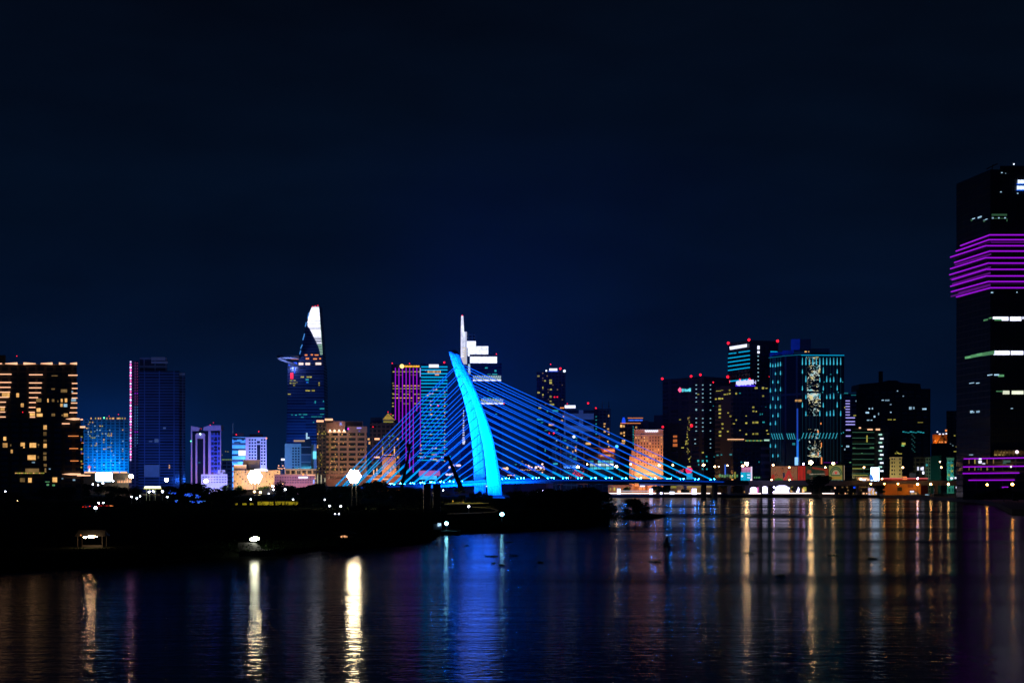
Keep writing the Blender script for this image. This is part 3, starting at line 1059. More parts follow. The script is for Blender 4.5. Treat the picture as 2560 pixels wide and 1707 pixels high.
for pts in (((352, 130), (342, 175)), ((332, 205), (323, 240)), ((318, 295), (304, 345)), ((300, 380), (286, 412)), ((288, 425), (279, 455))):
    b.line('edge_light', pts, 8, BLU, -0.5)
b.wash(330, 1330, 60, 2.4e5, (0.03, 0.18, 0.8), 40, (330, 900))  # added light to lift the dark glass body, no lamp there
b.wins([(290, 531, 36, 18), (343, 531, 36, 18), (426, 530, 44, 18)], glow('peach_white_window', (1.0, 0.75, 0.68), 1.3), 'window', -0.3)
b.wins([(240, 492, 60, 7), (412, 462, 30, 8), (330, 462, 20, 10), (375, 460, 16, 10), (340, 490, 26, 12), (400, 492, 30, 10), (440, 490, 14, 10)], L_ORG, 'window', 0.6)
b.wins([(245, 530, 30, 24), (198, 538, 14, 14), (240, 580, 10, 50), (338, 676, 16, 8)], L_BLUE, 'window', -0.3)
b.wins([(300, 634, 26, 10), (344, 634, 20, 10), (365, 634, 18, 10), (212, 661, 20, 8), (240, 661, 18, 8), (208, 682, 14, 8), (236, 682, 24, 8), (258, 676, 10, 8), (432, 696, 10, 12), (432, 680, 10, 8), (334, 740, 18, 10), (352, 741, 18, 8), (386, 740, 24, 12), (198, 768, 22, 6), (236, 700, 14, 5)], W_YEL, 'window', -0.3)
b.wins([(338, 655, 24, 10), (455, 882, 36, 10), (322, 927, 34, 10), (220, 930, 10, 10), (282, 927, 20, 8), (395, 945, 50, 9), (440, 945, 32, 9), (455, 925, 30, 7), (250, 932, 14, 7), (300, 948, 24, 6), (402, 830, 10, 20), (466, 824, 8, 10), (388, 988, 10, 8), (342, 676, 14, 6)], W_TEAL, 'window', -0.3)
b.win(218, 625, 21, 46, L_RED, 'sign', -0.6)
b.wins([(335, 1096, 12, 50), (345, 1110, 24, 14)], W_COOL, 'window', -0.3)
for x, y in ((380, 84), (402, 80), (422, 74)):
    b.lamp(x, y, 9, L_RED, dy=0.5)

# teal and white block
b = Bld('office_block', 'pale teal office block with small dark windows and a glass wing, below the skyscraper', 'building', 'C',
        [(163, 1640), (291, 1640)], 1156, 26, paint('pale_teal_render', (0.14, 0.30, 0.31), 0.8))
b.box('glass_wing', 291, 371, 1128, None, FA('teal_glass', (0.10, 0.17, 0.22), (0.02, 0.05, 0.08), 7.5, 30, 0.12, 0.0), -1, 24)
b.box('side_wing', 371, 410, 1160, None, paint('pale_blue_render', (0.24, 0.3, 0.4), 0.8), 2, 24)
for j in range(8):
    for x in (228, 250, 272):
        b.win(x, 1192 + j * 21.5, 12, 12, GLASSD, 'window')
b.win(276, 1134, 86, 13, glow('amber_roof_light', (0.8, 0.5, 0.25), 0.5), 'roof_light', -1.5)
b.win(397, 1245, 26, 60, glow('cyan_screen', (0.15, 0.7, 1.0), 1.0, var=0.3, scale=0.3), 'screen', -0.5)
b.wash(230, 1345, 40, 1.6e4, (0.06, 0.48, 0.75), 18, (250, 1230))
b = Bld('rooftop_sign', 'small white and blue lit sign standing on a low roof west of the teal block', 'sign', 'C',
        [(134, 1660), (168, 1660)], 1272, 1.0, L_WHITE, z0=wp(0, 740 + 1287 / 3.135, 1660).z, body='panel')
for x in (140, 162):
    b.box('post', x - 1.5, x + 1.5, 1287, 1440, STEEL, 0.3, 0.8)

# dark tower beside the hotel
b = Bld('residential_tower', 'slim dark tower with bright white roof strips beside the beige hotel', 'tower', 'C',
        [(412, 1540), (489, 1540)], 985, 26, FA('slim_dark', (0.05, 0.06, 0.07), (0.02, 0.026, 0.03), 3.4, 3.6, 0.4, 0.4))
b.win(439, 979, 56, 15, L_PINKW, 'roof_light', -0.8)
b.win(508, 967, 62, 15, L_PINKW, 'roof_light', 12)
b.box('roof_slab', 476, 542, 972, 990, DARK, 12.5, 10)
b.grid(416, 486, 1010, 1400, 7, 26, 6, 8, 0.22, [W_DIMW, W_YEL, W_DIMW], 5)
b.wins([(422, 1080, 8, 12), (420, 1183, 9, 12), (421, 1170, 6, 6)], W_WARM)
for x in (420, 448, 478):
    b.win(x, 1440, 6, 80 if x < 470 else 30, glow('pale_column_light', (0.75, 0.72, 0.5), 0.7), 'column_light', -1.5)

# beige hotel
BEIGE = paint('beige_stone', (0.44, 0.36, 0.30), 0.8)
b = Bld('hotel', 'beige hotel slab with dark window rows, four blazing roof lamps and a blue letter R', 'hotel', 'C',
        [(489, 1550), (808, 1550)], 1068, 26, FA('beige_hotel', (0.40, 0.33, 0.28), (0.025, 0.04, 0.05), 4.75, 8.4, 0.45, 0.22))
b.box('penthouse', 490, 633, 980, 1068, paint('rose_render', (0.46, 0.32, 0.32)), 3, 20)
b.box('east_parapet', 655, 808, 1020, 1068, paint('grey_render', (0.30, 0.28, 0.30)), -0.6, 22)
b.box('roof_frame', 633, 640, 980, 1020, STEEL, 3, 8)
b.box('roof_frame', 770, 777, 980, 1020, STEEL, 3, 8)
b.box('roof_frame', 640, 770, 980, 984, STEEL, 3, 8)
b.box('plant_room', 642, 768, 988, 1020, DARK, 6, 10)
b.box('podium', 489, 812, 1392, None, paint('rose_podium', (0.40, 0.27, 0.26), 0.85), -4, 20)
for i in range(15):
    b.win(500 + i * 9.5, 1420, 4.5, 24, GLASSD, 'window', -4.2)
letters(b.root, 'R', b.at(603, 1003, 2.7)[0], 27 / 3.135 * 1550 / F * 1.25, glow('blue_letter', (0.25, 0.35, 1.0), 1.2), depth=0.2)
letters(b.root, 'R', b.at(747, 1058, -0.9)[0], 14 / 3.135 * 1550 / F * 1.2, glow('blue_letter_dim', (0.12, 0.15, 0.9), 1.0), depth=0.2)
b.win(745, 1033, 36, 9, glow('violet_sign', (0.35, 0.3, 1.0), 1.2), 'sign', -0.9)
ROOFW = glow('blazing_lamp', (1.0, 0.74, 0.42), 4.0, True)
for x in (517, 553, 589, 628):
    b.lamp(x, 1052, 13, ROOFW, 'roof_lamp', -2.0)
    b.win(x, 1063, 30, 12, L_PINKW, 'cove_light', -0.4)
b.lamp(660, 1040, 11, glow('magenta_lamp', (0.9, 0.0, 0.9), 2.5), dy=-1.5)
b.grid(492, 652, 1075, 1385, 18, 18, 6, 8, 0.30, [W_WARM, W_WARM, W_YEL, W_DIMW], 11, cap=72)
b.grid(655, 805, 1075, 1385, 15, 18, 6, 7, 0.15, [W_YEL, W_WARM, W_DIMW], 12, cap=96)
b.wash(560, 1400, 34, 1.2e4, (1.0, 0.46, 0.24), 20, (560, 1260))
b.wash(740, 1400, 34, 0.9e4, (1.0, 0.50, 0.34), 20, (740, 1260))
b.wash(560, 1030, 14, 3.0e3, (1.0, 0.5, 0.2), 20, (560, 1130))

# dark tower with a lit pyramid
b = Bld('office_tower', 'dark office tower with a small glowing yellow pyramid roof', 'tower', 'C',
        [(830, 1640), (1066, 1640)], 990, 34, FA('pyramid_dark', (0.045, 0.043, 0.042), (0.015, 0.016, 0.02), 4.2, 4.4, 0.35, 0.35))
b.box('shoulder', 834, 925, 950, 990, DARK, 5, 20)
b.box('lantern', 934, 1016, 968, 992, paint('lantern_stone', (0.3, 0.28, 0.2)), 3, 18)
m_ = MB()
p0, p1 = b.at(930, 966, 1)[0], b.at(1017, 966, 1)[0]
ap = b.at(972, 916, 11)[0]
m_.add([p0, p1, p1 + Vector((0, 20, 0)), p0 + Vector((0, 20, 0)), ap], [(0, 1, 4), (1, 2, 4), (2, 3, 4), (3, 0, 4), (3, 2, 1, 0)])
m_.build('pyramid_roof', glow('pyramid_yellow', (0.85, 0.58, 0.10), 0.55, var=0.3, scale=0.25), b.root)
b.win(975, 986, 78, 12, W_YEL, 'lantern_light', 2.5)
b.wins([(886, 1119, 40, 14), (884, 1262, 44, 12)], L_PINKW, 'lit_panel', -0.4)
b.wins([(820, 1120, 16, 14), (826, 1150, 14, 20), (930, 1215, 8, 70), (1022, 1215, 8, 70), (975, 1245, 90, 4), (1048, 1262, 12, 14), (1048, 1120, 14, 16)], W_WARM, 'window', -0.4)
b.wins([(860, 1385, 7, 50), (885, 1380, 7, 60), (930, 1375, 7, 60), (1025, 1370, 7, 60)], L_PINKW, 'column_light', -1)
b.grid(926, 1030, 1080, 1230, 12, 14, 6, 7, 0.16, [W_TEAL, W_YEL, W_GRN], 3)
b.lamp(855, 1024, 8, L_RED)
b.lamp(972, 908, 8, L_RED, dy=10)
b.lamp(990, 1240, 8, L_RED)
b.lamp(995, 925, 6, L_RED, dy=10)
b.box('annex', 925, 1036, 1260, None, paint('rose_annex', (0.40, 0.28, 0.22), 0.85), -3, 20)
b.wash(980, 1420, 26, 4.5e4, (1.0, 0.45, 0.18), 14, (980, 1310))
b = Bld('waterfront_hall', 'low waterfront hall with an orange lit roof line behind the back-span cables', 'building', 'C',
        [(805, 1420), (1075, 1420)], 1405, 20, paint('hall_brown', (0.35, 0.2, 0.12), 0.85))
b.win(940, 1406, 268, 5, L_ORG, 'roof_light', -0.8)
b.win(900, 1432, 150, 6, L_PINKW, 'roof_light', -0.8)
b.wash(940, 1450, 16, 1.2e4, (1.0, 0.35, 0.1), 20, (940, 1415))

# magenta-striped tower
b = Bld('office_tower', 'dark office tower striped with vertical magenta lines under a gold roof sign', 'tower', 'D',
        [(120, 1950), (346, 1950)], 474, 40, FA('magenta_dark', (0.035, 0.035, 0.045), (0.016, 0.018, 0.026), 4.2, 5.0, 0.35, 0.3))
for i, x in enumerate((152, 180, 208, 236, 264, 292, 320)):
    b.win(x, (500 + (905, 935, 1060, 1290, 1300, 1320, 840)[i]) / 2, 6.5, (905, 935, 1060, 1290, 1300, 1320, 840)[i] - 500, L_MAG, 'light_line', -0.6)
b.win(348, 535, 9, 70, glow('lilac_line', (0.45, 0.35, 1.0), 1.1), 'light_line', -0.6)
b.win(348, 860, 6, 540, L_MAG, 'light_line', -0.5)
b.lamp(203, 487, 34, glow('gold_disc', (1.0, 0.68, 0.2), 2.2), 'sign_disc', -1.5)
for i in range(20):
    b.win(226 + i * 6.0, 488 + (i % 3 - 1) * 0.8, 4.6, 13 if i % 7 else 15, L_GOLD, 'sign_letter', -1.0)
for y, pr, mt in ((530, .9, W_YEL), (555, .4, W_DIMW), (640, .95, W_WARM), (662, .9, W_YEL), (685, .5, W_DIMW), (706, .8, W_YEL), (735, .8, W_WARM), (758, .5, W_DIMW), (780, .5, W_YEL)):
    for i in range(9):
        if random.random() < pr and b.nw < 98:
            b.win(138 + i * 28, y, 15, 7, mt, 'window')
b.wins([(133, y, 14, 7) for y in (620, 700, 735, 776, 800, 872)], W_YEL)
b.lamp(127, 464, 9, L_RED)
b.lamp(263, 465, 8, L_RED)
for x, y in ((264, 712), (240, 868), (264, 962)):
    b.lamp(x, y, 8, L_RED)

# cyan-banded tower
b = Bld('residential_tower', 'tower wrapped in cyan horizontal light bands with a white rooftop sign box', 'tower', 'D',
        [(350, 1800), (560, 1800)], 464, 40, FA('band_dark', (0.04, 0.045, 0.055), (0.014, 0.018, 0.026), 3.8, 4.5, 0.3, 0.25))
b.box('lower_wing', 325, 350, 1168, None, FA('band_dark', (0.04, 0.045, 0.055), (0.014, 0.018, 0.026), 3.8, 4.5, 0.3, 0.25), 1, 30)
for i in range(27):
    y = 500 + i * 34.8
    if i < 4:
        y = (492, 516, 545, 572)[i]
    elif i == 4:
        y = 597
    elif i > 4:
        y = 622 + (i - 5) * 28.0 if i < 9 else 726 + (i - 9) * 29.2
    far_ = y > 1165
    x0 = 325 if far_ else 354
    x1 = 586 if (i % 2 and far_) else 560 if i % 2 or i < 9 else 535
    b.win((x0 + x1) / 2, y, x1 - x0, 9 if i < 6 else 6.5, L_CYAN, 'light_band', -0.9)
b.win(440, 470, 160, 6, L_CYAND, 'light_band', 0.4)
b.win(453, 485, 76, 24, L_WHITE, 'sign', -1.2)
b.wins([(x, 528 + (x % 3) * 2, 5, 22, ) for x in range(404, 510, 9)], W_WARM, 'lit_panel', -0.5)
b.win(478, 552, 32, 12, L_ORG, 'lit_panel', -0.5)
for i in range(22):
    b.win(538, 690 + i * 27, 9, 8, W_YEL if i % 2 else W_WARM, 'window')
b.wins([(435, 703, 34, 7), (405, 715, 14, 8), (460, 672, 26, 8), (475, 668, 12, 6), (432, 758, 18, 10), (432, 790, 14, 12), (430, 828, 10, 6), (432, 866, 18, 12), (450, 1130, 30, 8), (470, 1128, 14, 8), (352, 1140, 14, 14), (352, 1105, 10, 14), (350, 1168, 20, 7), (455, 1178, 40, 6), (485, 1225, 26, 14), (460, 1215, 30, 8), (355, 1200, 22, 8), (383, 1198, 16, 10), (520, 1200, 20, 8), (430, 1215, 14, 6), (480, 900, 14, 8), (430, 1020, 16, 8), (380, 960, 12, 8)], W_WARM)
b.lamp(535, 457, 15, L_RED)
b.lamp(487, 793, 15, L_RED)
b.lamp(388, 520, 8, L_PINK)

# stepped white skyscraper with a spire
b = Bld('skyscraper', 'stepped skyscraper with a blazing white crown, tall spire and two lit truss floors', 'skyscraper', 'D',
        [(735, 2350), (985, 2350)], 462, 60, FA('truss_glass', (0.05, 0.08, 0.12), (0.012, 0.022, 0.04), 4.2, 50, 0.22, 0.0, 0.2))
CW = glow('crown_white', (0.74, 0.78, 1.0), 1.45, True, var=0.3, scale=0.22)  # floodlighting on crown tiers, spire and mast column put into emission
b.box('crown_tier', 736, 948, 412, 462, CW, -0.8, 40)
b.box('roof_rail', 735, 948, 394, 412, FA('rail_teal', (0.30, 0.38, 0.42), (0.05, 0.08, 0.10), 12, 3, 0.1, 0.4), -0.6, 40)
b.box('crown_tier', 718, 880, 330, 394, CW, -0.7, 36)
b.box('crown_tier', 710, 782, 290, 330, CW, -0.6, 30)
b.box('louvre_tier', 710, 774, 230, 290, FA('louvre_teal', (0.40, 0.62, 0.60), (0.04, 0.08, 0.09), 4.5, 5.2, 0.4, 0.35), -0.5, 26)
b.box('mast_column', 664, 712, 217, 470, glow('mast_white', (0.62, 0.66, 0.9), 0.75), -1.2, 16)
b.poly('crown_tier', [(666, 217), (700, 217), (700, 300), (690, 420), (664, 420)], CW, -2.0, 1.0)
b.poly('spire', [(668, 92), (675, 88), (683, 92), (690, 217), (664, 217)], CW, -1, 5)
b.lamp(676, 90, 9, L_RED, dy=-1.5)
for i in range(7):
    b.win(692, 345 + i * 18, 28, 7, glow('cream_louvre', (0.85, 0.68, 0.42), 0.9), 'louvre_light', -2.2)
b.wins([(730, 500, 16, 60), (732, 540, 18, 26)], W_COOL, 'window', -1)
b.wins([(865, 500, 22, 9), (936, 523, 16, 14), (930, 550, 40, 8), (886, 550, 30, 6), (856, 653, 10, 6), (915, 680, 18, 8), (880, 676, 14, 6), (870, 735, 60, 5), (945, 735, 60, 5), (942, 862, 14, 8), (925, 880, 8, 8)], W_TEAL)
for y, x0, x1 in ((580, 760, 980), (762, 822, 997)):
    b.win((x0 + x1) / 2, y + 17, x1 - x0, 10, L_WHITE, 'truss_light', -1.5)
    b.win((x0 + x1) / 2, y - 5, x1 - x0, 30, glow('truss_floor', (0.25, 0.45, 0.55), 0.5), 'truss_floor', -0.6)
    n_ = int((x1 - x0) / 18)
    for i in range(n_):
        x = x0 + (i + .5) * (x1 - x0) / n_
        b.line('truss', ((x - 8, y - 18), (x, y + 12), (x + 8, y - 18)), 3.4, glow('truss_white', (0.62, 0.75, 0.8), 0.9), -1.6, 4)
b.lamp(944, 391, 9, L_RED, dy=-1.5)
b.lamp(1003, 780, 8, L_RED)
STR = glow('strand_white', (0.72, 0.78, 1.0), 1.0)
for i in range(11):
    y = 835 + i * 19
    b.win(686, y, 6 + i * 0.9, 9, STR, 'strand_light', -1.5)
b.poly('strand_light', [(680, 1040), (692, 1040), (699, 1078), (692, 1098), (680, 1098), (674, 1078)], STR, -1.5, 3)
b.box('west_wing', 663, 735, 470, None, FA('west_glass', (0.03, 0.05, 0.10), (0.012, 0.02, 0.05), 4.2, 50, 0.2, 0.0, 0.2), 3, 50)

# ---------------------------------------------------------------- buildings east of the pylon
b = Bld('residential_tower', 'grey tower with scattered yellow windows and a white roof sign above the main-span cables', 'tower', 'E',
        [(172, 1950), (470, 1950)], 205, 40, FA('grey_res', (0.035, 0.04, 0.05), (0.013, 0.016, 0.022), 3.7, 4.0, 0.35, 0.3))
b.box('roof_house', 255, 420, 192, 206, DARK, 5, 18)
b.win(343, 181, 82, 24, L_WHITE, 'sign', -0.6)
b.win(343, 199, 100, 6, L_BLUE, 'sign', -0.5)
b.lamp(458, 195, 28, glow('white_lamp', (0.7, 0.8, 1.0), 2.0))
b.lamp(271, 192, 18, glow('white_lamp', (0.7, 0.8, 1.0), 2.0))
for x, y, r_ in ((316, 125, 12), (416, 170, 24), (356, 463, 14), (385, 463, 14), (302, 836, 14), (348, 836, 18)):
    b.lamp(x, y, r_, L_RED)
b.wins([(190, 247, 24, 16), (316, 290, 26, 14), (316, 317, 26, 22), (318, 385, 22, 14), (192, 417, 26, 16), (316, 460, 22, 22), (258, 296, 16, 14), (236, 366, 12, 20), (236, 440, 14, 16), (330, 540, 44, 14), (205, 575, 30, 14), (320, 540, 30, 20), (316, 506, 18, 10)], W_YEL)
b.wins([(235, 218, 12, 12), (235, 268, 10, 10), (235, 292, 12, 8), (236, 385, 10, 8), (280, 246, 10, 14), (290, 385, 8, 8), (386, 386, 14, 12), (340, 340, 12, 10), (436, 340, 8, 8), (290, 414, 8, 8), (436, 490, 12, 8), (236, 464, 10, 8), (292, 488, 8, 8), (264, 538, 12, 10), (212, 545, 14, 10)], W_DIMW)
b.wins([(365, 605, 60, 22), (283, 607, 14, 20), (325, 663, 24, 8), (325, 694, 16, 8), (205, 695, 60, 14), (227, 725, 26, 8), (270, 805, 32, 10), (378, 802, 24, 16), (221, 899, 50, 14), (350, 980, 40, 14), (260, 1010, 10, 30), (306, 1085, 14, 20)], W_TEAL)
b.win(324, 748, 56, 20, W_WARM)
b.win(433, 705, 22, 16, W_WARM)

b = Bld('office_block', 'wide blue-grey office block with ribbon windows under a glowing white roof sign', 'building', 'E',
        [(452, 1850), (762, 1850)], 598, 36, FA('ribbon_blue', (0.30, 0.34, 0.42), (0.02, 0.025, 0.04), 13.5, 20.0, 0.5, 0.25))
b.box('podium', 330, 640, 860, None, FA('podium_teal', (0.05, 0.08, 0.11), (0.015, 0.022, 0.03), 6, 6), -3, 30)
b.win(517, 563, 112, 30, L_WHITE, 'sign', 1.0)
b.box('sign_frame', 470, 564, 580, 600, STEEL, 1.3, 1.5)
b.lamp(488, 531, 10, L_RED)
b.lamp(703, 527, 20, L_RED, dy=8)
b.wins([(420, 575, 14, 12), (434, 575, 14, 12), (448, 575, 12, 12)], L_ORG, 'sign')
b.lamp(556, 872, 30, glow('white_lamp', (0.7, 0.8, 1.0), 2.0), dy=-4)
b.wins([(448, 663, 14, 14), (488, 983, 16, 20), (574, 980, 16, 16), (574, 1012, 14, 24), (634, 1010, 20, 18), (545, 1030, 10, 30)], W_WARM, dy=-3.3)
b.grid(340, 620, 870, 1120, 10, 9, 20, 9, 0.2, [W_TEAL, W_TEAL, W_COOL], 21, dy=-3.3)
b.wash(600, 1180, 50, 7.0e4, (0.08, 0.28, 1.0), 25, (600, 760))

b = Bld('residential_tower', 'dark tower with few warm windows between the ribbon-window block and blue sign tower', 'tower', 'E',
        [(762, 1880), (936, 1880)], 585, 34, FA('grey_dark_tower', (0.05, 0.052, 0.06), (0.014, 0.016, 0.024), 3.7, 4, 0.35, 0.3))
m_ = MB()
for x in (850, 916):
    p, _, _ = b.at(x, 590, 4)
    m_.tube([p, p + Vector((0, 0, 9))], 0.5, 5)
    m_.build('antenna', STEEL, b.root)
    m_ = MB()
b.lamp(783, 577, 16, L_RED)
for y in (665, 700, 740, 765, 790, 815, 845):
    b.win(786, y, 14, 8, W_TEAL)
b.wins([(915, 657, 12, 22), (873, 738, 20, 14), (870, 765, 16, 18), (908, 792, 20, 16), (874, 818, 22, 20), (912, 820, 18, 10), (915, 846, 16, 10), (906, 920, 12, 16), (912, 945, 14, 10), (916, 972, 14, 12)], W_WARM)

b = Bld('construction_frame', 'unfinished concrete frame building of bare columns and slabs seen through the cables', 'building site', 'E',
        [(385, 1640), (442, 1640)], 855, 16, FA('bare_frame', (0.13, 0.13, 0.15), (0.008, 0.010, 0.016), 8.0, 8.5, 0.12, 0.12))
b.box('frame_bay', 590, 700, 910, None, FA('bare_frame', (0.13, 0.13, 0.15), (0.008, 0.010, 0.016), 8.0, 8.5, 0.12, 0.12), 2, 16)
b.box('frame_bay', 696, 884, 855, None, FA('bare_frame_warm', (0.20, 0.15, 0.13), (0.010, 0.010, 0.014), 11.0, 15.0, 0.10, 0.10), 6, 16)
b.wins([(706, 942, 50, 24), (686, 942, 20, 18)], W_WARM, 'work_lamp', -0.5)
b.wins([(366, 1150, 46, 18), (560, 1100, 20, 12)], W_TEAL)
b.box('site_cabin', 232, 340, 1245, None, paint('cabin_blue', (0.12, 0.15, 0.3)), -8, 10)

b = Bld('showroom', 'low showroom with bright cyan glass floors and an orange roof canopy', 'building', 'E',
        [(712, 1560), (980, 1560)], 1105, 24, FA('show_dark', (0.05, 0.055, 0.06), (0.014, 0.018, 0.024), 9, 7))
b.box('upper_floor', 770, 985, 1036, 1105, FA('show_brown', (0.16, 0.09, 0.06), (0.02, 0.018, 0.02), 8, 12, 0.3, 0.1), 3, 18)
b.poly('roof_canopy', [(828, 992), (975, 990), (985, 1036), (850, 1034)], paint('orange_canopy', (0.55, 0.16, 0.05)), 1, 14)
b.win(920, 1013, 110, 22, L_ORG, 'canopy_light', 0.6)
SHOW = glow('showroom_cyan', (0.06, 0.55, 0.72), 0.8, var=0.35, scale=0.35)
for y, h_, mt in ((1128, 24, SHOW), (1161, 26, glow('showroom_white', (0.6, 0.78, 0.85), 1.0, var=0.4, scale=0.4)), (1196, 24, SHOW)):
    for i in range(6):
        x = 724 + i * 41
        if y == 1128 and i == 1:
            continue
        b.win(x + 16, y, 36, h_, mt, 'shop_window', -0.3)
b.lamp(998, 973, 34, glow('azure_lamp', (0.05, 0.35, 1.0), 3.0), dy=-2)
b.wash(910, 1060, 14, 6.0e3, (1.0, 0.35, 0.1), 14, (910, 1015))

b = Bld('office_tower', 'brown office tower topped by a blue lit arch and blue sign, behind the orange hotel', 'tower', 'E',
        [(1030, 1760), (1272, 1760)], 735, 34, FA('brown_tower', (0.07, 0.06, 0.055), (0.016, 0.016, 0.02), 4.0, 5.0, 0.4, 0.3))
b.box('roof_house', 1112, 1272, 680, 735, paint('brown_house', (0.10, 0.08, 0.07)), 3, 20)
b.poly('arch', [(1052, 735), (1052, 705), (1062, 672), (1078, 672), (1088, 705), (1088, 735)], L_BLUE, -0.6, 2)
b.poly('arch_pinnacle', [(1060, 672), (1070, 650), (1080, 672)], DARK, 0, 3)
b.win(1190, 679, 158, 5, L_ORG, 'roof_light', 2.2)
b.win(1140, 733, 210, 5, L_ORG, 'roof_light', -0.5)
for i in range(11):
    b.win(1124 + i * 13.4, 702, 10, 15 if i % 4 else 10, glow('blue_sign_letter', (0.03, 0.15, 1.0), 1.2), 'sign_letter', 2.4)
b.wins([(1045, 762, 22, 26), (1072, 764, 16, 22), (1044, 836, 22, 18), (1074, 830, 14, 20), (1074, 860, 12, 16), (1060, 915, 18, 22), (1078, 915, 14, 20), (1050, 941, 20, 12), (1072, 941, 18, 12), (1198, 775, 20, 18)], W_WARM)
b.wins([(1168, y, 7, 16) for y in range(770, 960, 26)], W_TEAL)
b.box('side_wing', 1272, 1325, 705, None, paint('grey_wing', (0.12, 0.12, 0.13)), 4, 20)
b.box('side_wing', 1325, 1470, 718, None, paint('dark_wing', (0.04, 0.045, 0.04)), 6, 20)
b.box('side_wing', 1382, 1475, 650, 718, DARK, 12, 20)

# orange hotel
ORS = paint('orange_stone', (0.46, 0.30, 0.20), 0.85, var=0.12)
b = Bld('hotel', 'floodlit orange stone hotel with rows of small windows and stepped shoulder', 'hotel', 'E',
        [(1180, 1600), (1476, 1600)], 800, 26, ORS)
b.box('shoulder', 1150, 1180, 1014, None, ORS, 1.5, 22)
b.box('shoulder', 1128, 1150, 1075, None, ORS, 3, 20)
b.box('cornice', 1176, 1480, 796, 806, CREAM, -0.8, 28)
b.box('cornice', 1178, 1478, 850, 857, CREAM, -0.5, 2)
b.box('base_course', 1180, 1455, 1245, 1262, CREAM, -1.0, 3)
for i in range(20):
    b.win(1292 + i * 6.8, 812 + (i % 3) * 1.5, 6, 18, L_WHITE, 'sign_letter', -1.2)
rn = random.Random(4)
for j in range(13):
    for i in range(10):
        y = 880 + j * 31.5
        if b.nw < 118 and not (i == 0 and j > 8):
            lit = rn.random() < 0.24
            b.win(1196 + i * 29.2, y, 10 if not lit else 12, 16, W_WARM if lit else GLASSD, 'window')
b.lamp(1473, 771, 24, L_RED)
b.wash(1230, 1285, 26, 5.0e4, (1.0, 0.40, 0.13), 24, (1240, 1120))
b.wash(1400, 1285, 26, 5.0e4, (1.0, 0.40, 0.13), 24, (1400, 1120))
b.wash(1320, 1285, 14, 6e3, (1.0, 0.55, 0.12), 24, (1320, 1230))

# big dark block with a red and cyan sign
b = Bld('office_block', 'huge dark block with a red emblem and cyan sign, and columns of tiny white lamps', 'building', 'F',
        [(130, 1690), (500, 1640), (725, 1670)], 431, 60, FA('black_block', (0.007, 0.009, 0.012), (0.010, 0.012, 0.016), 4.2, 3.2, 0.3, 0.3))
b.poly('emblem', [(283, 527), (297, 540), (297, 562), (284, 574), (266, 550)], glow('red_emblem', (1.0, 0.10, 0.25), 1.6), -0.8, 0.6)
for x, w_, h_, dy_ in ((308, 12, 28, 2), (322, 13, 22, 0), (335, 10, 24, 2), (348, 13, 20, 3), (361, 11, 22, 0), (374, 12, 30, -2)):
    b.win(x, 552 + dy_, w_, h_, glow('cyan_sign', (0.10, 0.62, 0.75), 1.1, var=0.2, scale=0.5), 'sign_letter', -0.8)
DOT = glow('dot_lamp', (0.30, 0.60, 0.75), 0.9)
for x, ys in ((430, (507, 544, 581, 619, 656, 722, 731, 804, 842, 879, 916)), (488, (507, 546, 583, 620, 657, 731, 805, 843, 880, 917)), (557, (507, 546, 583, 620, 657, 731, 805, 843, 916, 990, 1028, 1065)), (420, (990, 1028))):
    for y in ys:
        b.win(x, y, 10, 7, DOT, 'facade_lamp', -0.4)
for x, y, r_ in ((127, 451, 22), (384, 429, 22), (467, 416, 22), (581, 483, 14), (389, 869, 28)):
    b.lamp(x, y, r_, L_RED)
b.wins([(242, 965, 30, 18), (242, 1003, 30, 24), (242, 1042, 34, 26)], glow('orange_window', (1.0, 0.25, 0.06), 0.5))
rn = random.Random(9)
for i in range(44):
    y = rn.uniform(790, 1190)
    x = 350 + 14 * math.sin(y / 60) + rn.uniform(-14, 14) + (y - 790) / 20
    b.win(x, y, rn.uniform(3, 8), rn.uniform(5, 12), W_YEL if rn.random() < .7 else W_DIMW, 'window')
b.wins([(448, 590, 14, 8), (286, 815, 14, 8), (308, 1065, 20, 8), (488, 1108, 14, 12)], W_YEL)
b.wins([(448, 1182, 14, 18), (488, 1184, 14, 20), (525, 1182, 14, 18), (522, 1144, 14, 14), (488, 1255, 14, 14), (525, 1255, 14, 14), (452, 1216, 8, 16), (582, 694, 8, 6), (590, 1146, 10, 6)], W_TEAL)

